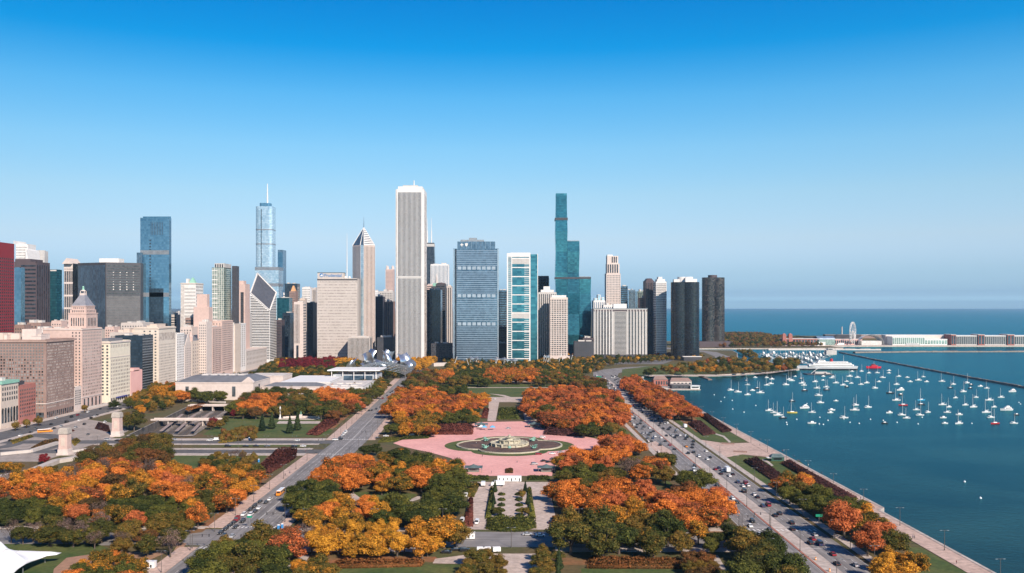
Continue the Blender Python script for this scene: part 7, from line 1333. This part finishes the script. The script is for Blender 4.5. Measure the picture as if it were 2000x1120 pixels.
# ================================================================ vehicles
PAINT = {'k': ('black', (.018, .019, .022)), 's': ('silver', (.42, .43, .45)), 'w': ('white', (.78, .78, .77)), 'r': ('dark red', (.26, .018, .028)), 'b': ('dark blue', (.03, .05, .11)), 'o': ('orange', (.72, .26, .03)), 'g': ('grey', (.13, .135, .14)), 'y': ('yellow', (.72, .36, .02))}
m_paint = {k: mat('car_paint_' + v[0].replace(' ', '_'), v[1], .28, .05, .5, spec=.6) for k, v in PAINT.items()}
m_tyre = mat('tyre', (.02, .02, .02), .9); m_lamp = mat('car_lamp', (.7, .68, .6), .2); m_tail = mat('tail_lamp', (.35, .01, .01), .3)
def wheel_me():
    t = MB(); t.bar((0, -.11, 0), (0, .11, 0), .33, n=12); return t.mesh('wheel', m_tyre)
W_ME = wheel_me()
def body_mb(l, w, prof, roof, zb=.26):
    t = MB(); vs, fs, n = [], [], len(prof)
    for s_, k in ((-1, .93), (-1, 1), (1, 1), (1, .93)):
        for x, z in prof: vs.append((x * l, s_ * w / 2 * (k if z > zb + .1 else k * .96), z - (.05 if k < 1 else 0)))
    for a in range(3): fs += [(a * n + i, a * n + i + 1, (a + 1) * n + i + 1, (a + 1) * n + i) for i in range(n - 1)]
    fs += [tuple(range(n)), tuple(range(4 * n - 1, 3 * n - 1, -1))]; t.add(vs, fs)
    x0, x1, z0, z1 = roof; t.frustum([(x0 * l, -w * .37), (x1 * l, -w * .37), (x1 * l, w * .37), (x0 * l, w * .37)], z1 - .04, [(x0 * l + .05, -w * .35), (x1 * l - .05, -w * .35), (x1 * l - .05, w * .35), (x0 * l + .05, w * .35)], z1 + .03); return t
CAR = {'sedan': (4.7, 1.85, [(-.5, .28), (-.5, .72), (-.47, .90), (-.33, .95), (.22, .95), (.44, .82), (.5, .66), (.5, .28)], (-.20, .10, .95, 1.42), (-.33, .24)),
       'suv': (4.8, 1.95, [(-.5, .32), (-.5, .95), (-.48, 1.08), (-.3, 1.1), (.22, 1.1), (.43, 1.0), (.5, .85), (.5, .32)], (-.44, .10, 1.1, 1.72), (-.48, .24)),
       'van': (5.6, 2.05, [(-.5, .34), (-.5, 1.2), (-.5, 1.3), (-.3, 1.3), (.33, 1.3), (.46, 1.0), (.5, .8), (.5, .34)], (-.49, .24, 1.3, 2.3), (-.495, .36))}
CARME = {}
def car_proto(kind, c, near):
    k = (kind, c, near)
    if k in CARME: return CARME[k], False
    l, w, prof, roof, cab = CAR[kind]; r_ = link('car', None); body_mb(l, w, prof, roof).build('body', m_paint[c], r_)
    x0, x1, z0, z1 = roof; t = MB(); t.frustum([(cab[0] * l, -w * .46), (cab[1] * l, -w * .46), (cab[1] * l, w * .46), (cab[0] * l, w * .46)], z0 - .02, [(x0 * l, -w * .375), (x1 * l, -w * .375), (x1 * l, w * .375), (x0 * l, w * .375)], z1 - .03); t.build('window', g_win, r_)
    if kind == 'van': t = MB(); t.box(-.47 * l, -w * .475, .5, .18 * l, w * .475, z1 - .1); t.build('cargo_body', m_paint[c], r_)
    if near:
        for sx in (-.31, .31):
            for sy in (-.46, .46): link('wheel', W_ME, r_, (sx * l, sy * w, .33))
        for sy in (-.36, .36): t = MB(); t.box(l * .495, sy * w - .2, .62, l * .505, sy * w + .2, .76); t.build('headlight', m_lamp, r_)
        for sy in (-.36, .36): t = MB(); t.box(-l * .505, sy * w - .2, .68, -l * .495, sy * w + .2, .84); t.build('taillight', m_tail, r_)
    else: t = MB(); t.box(-.38 * l, -w * .47, .02, -.24 * l, w * .47, .5); t.box(.24 * l, -w * .47, .02, .38 * l, w * .47, .5); t.build('wheel', m_tyre, r_)
    CARME[k] = r_; return r_, True
CARS = []
def add_car(X, Y, c, road, rz, kind=None):
    for x, y, *_ in CARS:
        if abs(x - X) < 1.9 and abs(y - Y) < 5.4: return
    CARS.append((X, Y, c, road, rz, kind or rnd.choices(['sedan', 'suv', 'van'], [6, 4, .4])[0]))
def snap(X, lanes): return min(lanes, key=lambda v: abs(v - X))
LW, LE = [118.0, 121.7, 125.5, 129.3], [135.8, 140.8, 144.4, 148.0, 151.6]
ZL = "305,10,k 318,50,w 270,38,k 375,45,k 300,88,k 405,88,k 458,118,r 365,118,k 455,150,k 478,228,k 610,285,k 628,318,wv 692,328,w 790,435,k 900,537,w 970,567,k 1100,717,k 1052,753,w 1222,782,k 1120,820,s 1350,932,k 1460,1032,r 445,38,w 487,45,k 470,60,k 540,47,w 545,72,k 600,92,k 605,115,k 565,130,o 605,138,k 612,175,k 585,183,k 655,207,w 700,165,w 730,228,w 732,215,k 780,308,r 815,298,b 860,318,w 820,343,k 890,360,w 938,347,k 955,410,b 1008,420,r 1052,435,w 1008,440,w 992,483,k 1075,507,w 1138,527,k 1180,590,r 1135,597,b 1235,598,w 1232,672,k 1270,657,k 1360,730,k 1420,740,s 1372,778,k 1562,823,s 1520,855,r 1510,887,k 1620,895,b 1718,975,r 1725,1050,k 1890,1060,s"
for e_ in ZL.split():
    a_, b_, c = e_.split(','); X, Y = G(1200 + float(a_) / 4, 840 + float(b_) / 4 + 1.2); w_ = X < 132; X = snap(X, LW if w_ else LE); add_car(X, Y, c[0], 'southbound highway lanes' if w_ else 'northbound highway lanes', -math.pi / 2 if w_ else math.pi / 2, 'van' if len(c) > 1 else None)
q_ = random.Random(3)
for lanes, road, rz in ((LW, 'southbound highway lanes', -math.pi / 2), (LE[1:], 'northbound highway lanes', math.pi / 2)):
    for j, lx_ in enumerate(lanes):
        y = 745 + q_.uniform(0, 25)
        while y < 1440:
            i0 = [k for k in range(len(HL) - 1) if HL[k][1] <= y < HL[k + 1][1]][0]; u = (y - HL[i0][1]) / (HL[i0 + 1][1] - HL[i0][1]); sh = (HL[i0][0] + (HL[i0 + 1][0] - HL[i0][0]) * u) - 116
            add_car(lx_ + sh, y, q_.choices('kgswrb', [7, 2, 2, 4, .7, .8])[0], road, rz - math.atan2((HL[i0 + 1][0] - HL[i0][0]), (HL[i0 + 1][1] - HL[i0][1]))); y += q_.uniform(16, 52)
ZC = "490,545,w 452,570,k 420,565,k 412,600,k 438,613,w 355,625,k 402,640,k 310,642,k 318,665,w 350,668,wS 262,678,k 265,708,r 295,718,k 197,728,k 207,753,k 242,762,k 145,778,k 157,793,w 90,808,k 330,800,k 242,835,s 140,838,k"
for e_ in ZC.split():
    a_, b_, c = e_.split(','); X, Y = G(400 + float(a_) / 4, 840 + float(b_) / 4 + 1); X = snap(X, [-138.8, -135, -131.2, -122, -118]); add_car(X, Y, c[0], 'boulevard queue by the left crossing', -math.pi / 2 if X < -128 else math.pi / 2, 'suv' if len(c) > 1 else None)
ZD = "1085,665,w 1060,680,w 1040,690,s 1015,710,k 1070,715,k 1000,718,k 1275,493,k 1305,490,k 1340,480,k 1372,465,k 1395,450,k 1440,430,k 1465,410,k 1425,375,k 1450,350,k 1465,342,k 1510,300,k 1530,315,k 1600,225,r 1640,215,k 1700,188,k 1390,398,r 1590,240,k"
for e_ in ZD.split():
    a_, b_, c = e_.split(','); X, Y = G(400 + float(a_) / 4, 680 + float(b_) / 4); x0, x1 = bl(Y, 0), bl(Y, 1); X = min(max(X, x0 + 2), x1 - 2); add_car(X, Y, c, 'upper boulevard', -math.pi / 2 if X < (x0 + x1) / 2 else math.pi / 2)
for x, y, c, rz in ((592, 873, 'w', 0), (575, 874, 'k', 0), (580, 861.5, 'w', math.pi), (522, 873, 'g', 0), (480, 873, 'k', 0), (500, 872.5, 'k', 0), (421, 860.5, 'w', math.pi), (445, 873, 'k', 0), (340, 860, 's', math.pi), (410, 861.5, 'w', math.pi), (655, 860.5, 'w', 0), (210, 860, 's', 0), (230, 862, 'k', 0)): add_car(*G(x, y), c, 'parkway crossing the boulevard', rz)
for x, y, c in ((155, 822, 'w'), (165, 830, 'k'), (178, 818, 'k'), (148, 836, 's'), (106, 838, 'k'), (190, 812, 'k'), (230, 795, 'w'), (262, 786, 'k'), (60, 846, 'k'), (110, 818, 'w'), (130, 826, 'k'), (210, 806, 'g'), (40, 852, 'w'), (82, 842, 'k'), (120, 834, 's'), (140, 816, 'k'), (172, 806, 'w'), (196, 800, 'k'), (214, 796, 'k'), (246, 788, 'w'), (250, 790, 'k'), (280, 778, 'w'), (300, 772, 'k'), (318, 768, 'w'), (70, 838, 'g'), (100, 830, 'k'), (152, 812, 'r'), (186, 814, 's'), (20, 862, 'k'), (235, 800, 'k'), (205, 826, 'w'), (196, 838, 'k'), (172, 850, 'g')): 
    X, Y = G(x, y); add_car(X, Y, c, 'avenue by the stone hotels', math.pi / 2 + .1)
for x, y, c, rz, rd in ((376, 1036, 'k', 0, 'cross street by the left grove'), (340, 1052, 'k', math.pi, 'cross street by the left grove'), (88, 1044, 's', 0, 'cross street by the left grove'), (90, 1060, 'k', 0, 'cross street by the left grove'), (872, 1081, 'k', 0, 'cross street by the rose garden'), (890, 1076, 'k', .2, 'cross street by the rose garden'), (908, 1077, 'k', .2, 'cross street by the rose garden'), (1055, 1048, 'w', 0, 'cross street by the rose garden'), (1030, 1046, 's', 0, 'cross street by the rose garden'), (932, 1023, 'w', 1.5, 'garden drive'), (903, 1020, 'w', 1.5, 'garden drive'), (1075, 1022, 'k', 1.5, 'garden drive'), (1098, 1024, 'b', 1.5, 'garden drive'), (910, 970, 'w', 1.5, 'garden drive'), (1044, 908, 's', .3, 'plaza by the near right pavilion'), (1062, 902, 'k', .5, 'plaza by the near right pavilion'), (1072, 904, 'k', .5, 'plaza by the near right pavilion'), (1080, 898, 'g', .5, 'plaza by the near right pavilion'), (1079, 887.5, 'w', .1, 'plaza beside the fountain'), (1096, 885, 's', .1, 'plaza beside the fountain'), (1052, 888.5, 'r', .1, 'plaza beside the fountain'), (1060, 855.5, 'w', .05, 'plaza beside the fountain'), (1118, 874, 'w', 1.2, 'plaza beside the fountain'), (806, 852.5, 'w', 0, 'left rim of the plaza'), (754, 853, 'w', 0, 'left rim of the plaza'), (738, 857, 'k', .4, 'left rim of the plaza'), (993, 838, 's', 0, 'far side of the plaza'), (967, 780.5, 'w', 1.57, 'path to the great lawn'), (1008, 746.5, 'k', 0, 'path behind the great lawn'), (1250, 874, 'k', .3, 'verge of the highway'), (1640, 1043, 'k', .3, 'verge of the highway')): add_car(*G(x, y), c, rd, rz, 'van' if (rd == 'garden drive' and c == 'w') else None)
CARS.sort(key=lambda c: c[1]); cnt = {}
for X, Y, c, road, rz, kind in CARS:
    key = (c, road, kind); cnt[key] = cnt.get(key, 0) + 1; near = Y < 620; src, new = car_proto(kind, c, near); lab = f'{PAINT[c][0]} {kind} on the {road}, {ordinal(cnt[key])} nearest of these'
    if new: src.location = (X, Y, .1); src.rotation_euler = (0, 0, rz); tag(src, lab, 'car', 'cars on the park roads')
    else: copy_tree(src, (X, Y, .1), rz, None, lab, 'cars on the park roads')
print('cars', len(CARS))
def truck(lab, p, rz, c, L0=8, h=3.5, cabc='w', name='box_truck', cat='truck'):
    r_ = thing(name, lab, cat, (*G(*p), .1), rz); t = MB(); t.box(-L0 / 2, -1.25, .9, L0 / 2 - 2.1, 1.25, h); t.build('cargo_box', m_paint[c], r_); t = MB(); t.frustum([(L0 / 2 - 2, -1.1), (L0 / 2, -1.1), (L0 / 2, 1.1), (L0 / 2 - 2, 1.1)], .5, [(L0 / 2 - 2, -1.05), (L0 / 2 - .5, -1.0), (L0 / 2 - .5, 1.0), (L0 / 2 - 2, 1.05)], 2.5); t.build('cab', m_paint[cabc], r_); t = MB(); t.box(L0 / 2 - .45, -.9, 1.45, L0 / 2 - .2, .9, 2.2); t.build('windscreen', g_win, r_)
    for sx in (-.32, .3):
        for sy in (-1.05, 1.05): t = MB(); t.bar((sx * L0, sy - .14, .48), (sx * L0, sy + .14, .48), .48, n=12); t.build('wheel', m_tyre, r_)
truck('white box truck on the northbound highway lanes', (1420, 922), -math.pi / 2 + math.pi, 'w', 9); truck('white box truck parked in front of the long site trailer', (972, 950), math.pi, 'w', 8.5); truck('small white truck left of the box truck by the site trailer', (944, 950), math.pi / 2, 'w', 6, 3); truck('white box truck on the northbound lanes by the lakeside lawn', (1338, 836), math.pi / 2, 'w', 7); truck('blue panel truck parked by the boulevard trees', (565, 1008), math.pi / 2, 'b', 7, 3.2, 'r')
for k, x in enumerate((939, 951, 970)):
    r_ = thing('equipment_trailer', f'small white equipment trailer on the cross street, {ORD[k]} from left', 'trailer', (*G(x, 1079), .1), .1 * k, 'equipment trailers'); t = MB(); t.box(-1.7, -1, .5, 1.7, 1, 2.3); t.build('box_body', m_white, r_); t = MB(); t.box(-1.72, -.7, .8, -1.7, .7, 2.0); t.build('door', m_plant, r_); t = MB(); t.bar((0, -1.05, .35), (0, -.85, .35), .33, n=10); t.bar((0, .85, .35), (0, 1.05, .35), .33, n=10); t.build('wheel', m_tyre, r_)
def bus(lab, X, Y, rz, c, roof_c, L0=11):
    r_ = thing('bus', lab, 'bus', (X, Y, .1), rz); t = MB(); t.box(-L0 / 2, -1.22, .45, L0 / 2 - 1.5, 1.22, 2.7); t.box(L0 / 2 - 1.5, -1.05, .45, L0 / 2, 1.05, 1.6); t.build('body', m_paint[c], r_); t = MB(); t.frustum(rect(L0 - 1.5, 2.44), 2.7, rect(L0 - 2, 2.0), 3.0); o = t.build('roof', m_paint[roof_c], r_); o.location = (-.75, 0, 0)
    t = MB(); t.box(-L0 / 2 + .5, -1.26, 1.6, L0 / 2 - 2.2, -1.22, 2.4); t.box(-L0 / 2 + .5, 1.22, 1.6, L0 / 2 - 2.2, 1.26, 2.4); t.build('window', g_win, r_); t = MB(); t.box(L0 / 2 - 1.5, -1, 1.65, L0 / 2 - 1.46, 1, 2.5); t.build('windscreen', g_win, r_)
    for sx in (-.3, .3):
        for sy in (-1.05, 1.05): t = MB(); t.bar((sx * L0, sy - .15, .5), (sx * L0, sy + .15, .5), .5, n=12); t.build('wheel', m_tyre, r_)
X, Y = G(546, 966); bus('orange-yellow school bus with white roof on the boulevard', -133, Y, -math.pi / 2, 'o', 'w', 12); X, Y = G(88, 845); bus('orange coach on the avenue by the stone plaza', X, Y, .55, 'o', 'w', 12)
# ================================================================ street furniture
m_pole = mat('lamp_post', (.10, .09, .085), .6)
def lamp_proto():
    r_ = link('street_lamp', None); t = MB(); t.bar((0, 0, 0), (0, 0, 9.2), .16, .09, 6); t.bar((0, 0, 0), (0, 0, .8), .28, .24, 8); t.build('post', m_pole, r_); t = MB(); t.bar((-1.5, 0, 9.2), (1.5, 0, 9.2), .07, n=5); t.build('arm', m_pole, r_)
    for s_ in (-1.6, 1.6): t = MB(); t.box(s_ - .45, -.16, 9.05, s_ + .45, .16, 9.25); t.build('lamp_head', m_metal, r_)
    return r_
lp = lamp_proto(); lamps = []
for k in range(22): y = 372 + 34 * k; lamps.append((bl(y, 0) - 1.6, y, 'left boulevard pavement', k))
for k in range(20): y = 460 + 38 * k; lamps.append((bl(y, 1) + 1.4, y, 'right boulevard pavement', k))
for k in range(16): y = 360 + 45 * k; lamps.append((132, y, 'highway median', k))
for k in range(14): y = 380 + 46 * k; lamps.append((155.3, y, 'highway lake side', k)); lamps.append((114.6, y + 12, 'highway park side', k))
for k in range(15): y = 360 + 46 * k; lamps.append((197.5, y, 'lake promenade', k))
for k in range(8): lamps.append((-320 + k * 22, 703, 'parkway verge', k))
for k in range(7): x = -100 + k * 34; lamps.append((x, 449.5 if abs(x) > 25 else 411.5, 'cross street kerb', k))
for k, (x, y, w_, n_) in enumerate(lamps):
    lab = f'double headed street lamp on the {w_}, {ordinal(n_ + 1)} from near end'; rz = rnd.uniform(-.1, .1)
    if k == 0: lp.location = (x, y, 0); tag(lp, lab, 'street lamp', 'street lamps')
    else: copy_tree(lp, (x, y, 0), rz, None, lab, 'street lamps')
m_green = mat('sign_green', (.01, .24, .14), .5)
for k, (X, Y, w_, lab) in enumerate(((136, 1330, 7, 'green highway sign on a post at the highway bend'), (156, G(1572, 1030)[1], 3.4, 'small green road sign at the highway crossing'), (-128, G(510, 1032)[1], 2.6, 'small green street sign at the boulevard crossing'))):
    r_ = thing('road_sign', lab, 'road sign', (X, Y, 0)); t = MB(); t.box(-w_ / 2, -.08, 5.2, w_ / 2, .08, 5.2 + w_ * .36); t.build('panel', m_green, r_); t = MB(); t.bar((0, .15, 0), (0, .15, 5.2 + w_ * .3), .16); t.build('post', m_metal, r_)
def signal(X, Y, rz, lab):
    r_ = thing('traffic_light', lab, 'traffic light', (X, Y, 0), rz, 'traffic lights at the crossings'); t = MB(); t.bar((0, 0, 0), (0, 0, 6.8), .17, .12); t.build('post', m_pole, r_); t = MB(); t.bar((0, 0, 6.3), (8, 0, 6.7), .11, .07); t.build('arm', m_pole, r_)
    for x in (4.5, 7.6): t = MB(); t.box(x - .2, -.2, 5.6, x + .2, .2, 6.8); t.build('signal_head', st_dark, r_)
for k, (X, Y, rz, w_) in enumerate(((-143, 409, 0, 'left near corner of the boulevard crossing'), (-113, 452, math.pi, 'right far corner of the boulevard crossing'), (-113, 408, math.pi, 'right near corner of the boulevard crossing'), (-143.5, 670, 0, 'boulevard and parkway crossing, near corner'), (-113, 748, math.pi, 'boulevard and parkway crossing, far corner'), (115, 446, 0, 'park side of the highway crossing'), (132, 452, math.pi, 'median of the highway crossing'), (155, 406, math.pi, 'lake side of the highway crossing'))): signal(X, Y, rz, 'dark traffic light mast at the ' + w_)
for k in range(4):
    r_ = thing('traffic_cone', f'orange barrel on the highway crossing, {ORD[k]} from the near end', 'barrel', (134.2, 340 + k * 17, .1), 0, 'orange barrels'); t = MB(); t.cone((0, 0), .42, .3, 0, 1.2, 10); t.build('body', m_paint['o'], r_); t = MB(); t.cone((0, 0), .39, .36, .5, .75, 10); t.build('band', m_white, r_)
for k, p in enumerate(((1266, 863), (1286, 884))): X, Y = G(*p); t = MB(); t.box(-.5, -3.2, 0, .5, 3.2, .9); o = t.build('concrete_barrier', st_pale, None, (X, Y, .1)); tag(o, f'{("far", "near")[k]} white concrete barrier on the highway kerb by the pink paving', 'barrier')
for k, p in enumerate(((1422, 868), (1446, 884))): X, Y = G(*p); t = MB(); t.box(-5, -.7, 0, 5, .7, .5); t.box(-5, .3, .5, 5, .5, 1.1); o = t.build('park_bench', st_brown, None, (X, Y, .07)); o.rotation_euler = (0, 0, -.3); tag(o, f'{("far", "near")[k]} long brown bench on the lakeside plaza', 'bench')
# ================================================================ people on the promenade
def person_mesh():
    J = {'pel': (0, 0, .95), 'chest': (0, 0, 1.32), 'neck': (0, 0, 1.50), 'head': (0, .02, 1.62), 'top': (0, .02, 1.73), 'hl': (-.1, 0, .9), 'kl': (-.11, .10, .50), 'al': (-.11, .02, .09), 'tl': (-.11, .17, .04), 'hr': (.1, 0, .9), 'kr': (.11, .0, .50), 'ar': (.11, -.2, .10), 'tr': (.11, -.06, .04), 'sl': (-.19, 0, 1.42), 'el': (-.25, -.08, 1.14), 'wl': (-.24, .02, .90), 'fl': (-.24, .05, .80), 'sr': (.19, 0, 1.42), 'er': (.25, .06, 1.14), 'wr': (.24, .18, .93), 'fr': (.24, .22, .84)}
    K = list(J); E = [('pel', 'chest'), ('chest', 'neck'), ('neck', 'head'), ('head', 'top'), ('pel', 'hl'), ('hl', 'kl'), ('kl', 'al'), ('al', 'tl'), ('pel', 'hr'), ('hr', 'kr'), ('kr', 'ar'), ('ar', 'tr'), ('chest', 'sl'), ('sl', 'el'), ('el', 'wl'), ('wl', 'fl'), ('chest', 'sr'), ('sr', 'er'), ('er', 'wr'), ('wr', 'fr')]
    RD = {'pel': .15, 'chest': .16, 'neck': .06, 'head': .095, 'top': .06, 'hl': .10, 'hr': .10, 'kl': .07, 'kr': .07, 'al': .05, 'ar': .05, 'tl': .04, 'tr': .04, 'sl': .08, 'sr': .08, 'el': .055, 'er': .055, 'wl': .04, 'wr': .04, 'fl': .035, 'fr': .035}
    me = bpy.data.meshes.new('person_frame'); me.from_pydata([J[k] for k in K], [(K.index(a), K.index(b)) for a, b in E], []); o = bpy.data.objects.new('person_frame', me); COL.objects.link(o)
    md = o.modifiers.new('skin', 'SKIN'); 
    for i, k in enumerate(K): me.skin_vertices[0].data[i].radius = (RD[k],) * 2
    me.skin_vertices[0].data[0].use_root = True; o.modifiers.new('sub', 'SUBSURF').levels = 1; bpy.context.view_layer.update()
    res = bpy.data.meshes.new_from_object(o.evaluated_get(bpy.context.evaluated_depsgraph_get())); bpy.data.objects.remove(o); return res
PM = person_mesh(); m_skin = mat('skin', (.48, .28, .20), .6); m_hair = mat('hair', (.04, .03, .025), .8); hb_ = MB(); hb_.ball((0, -.005, 1.68), .10, .115, .10, 10, 6); HAIR = hb_.mesh('hair', m_hair, True)
TOP = [('black jacket', (.03, .03, .035)), ('blue jacket', (.05, .08, .18)), ('grey coat', (.2, .2, .21)), ('dark red top', (.25, .03, .04)), ('white shirt', (.6, .6, .58))]; BODY = []
for nm, c in TOP:
    m_ = PM.copy(); m_.materials.clear()
    for x in (m_skin, mat('cloth_' + nm.replace(' ', '_'), c, .9), mat('trousers', (.035, .035, .05), .9)): m_.materials.append(x)
    for p_ in m_.polygons: z = p_.center.z; p_.material_index = 0 if z > 1.49 or (abs(p_.center.x) > .19 and z < .9) else (1 if z > .93 else 2); p_.use_smooth = True
    BODY.append(m_)
PP = "1681,977 1684,978 1682,983.5 1686,983 1783,1053 1786,1054 1604,927 1607,928 1558,903 1561,904 1549,894 1552,894.5 1528,884 1531,884.5 1483,861 1486,861.5 1484,872 1404,886 1408,886.5 1868,1103 1345,808 1350,811 1440,840 1412,826 1579,912 594,884 597,884.5 604,880 566,926 557,930 622,862 630,860 700,812 712,800 960,925 942,893 1010,905 1072,862 930,868".split()
for k, e_ in enumerate(sorted(PP, key=lambda s_: float(s_.split(',')[0]))):
    x, y = map(float, e_.split(',')); i = k % 5; lake = x > 1300; o = thing('person', f'person in {TOP[i][0]} walking on the {"lake promenade" if lake else "park paving"}, {ordinal(k + 1)} walker from left', 'person', (*G(x, y), .2 if lake else .1), rnd.uniform(0, 6.28), 'people walking in the park'); link('body', BODY[i], o); link('hair', HAIR, o)
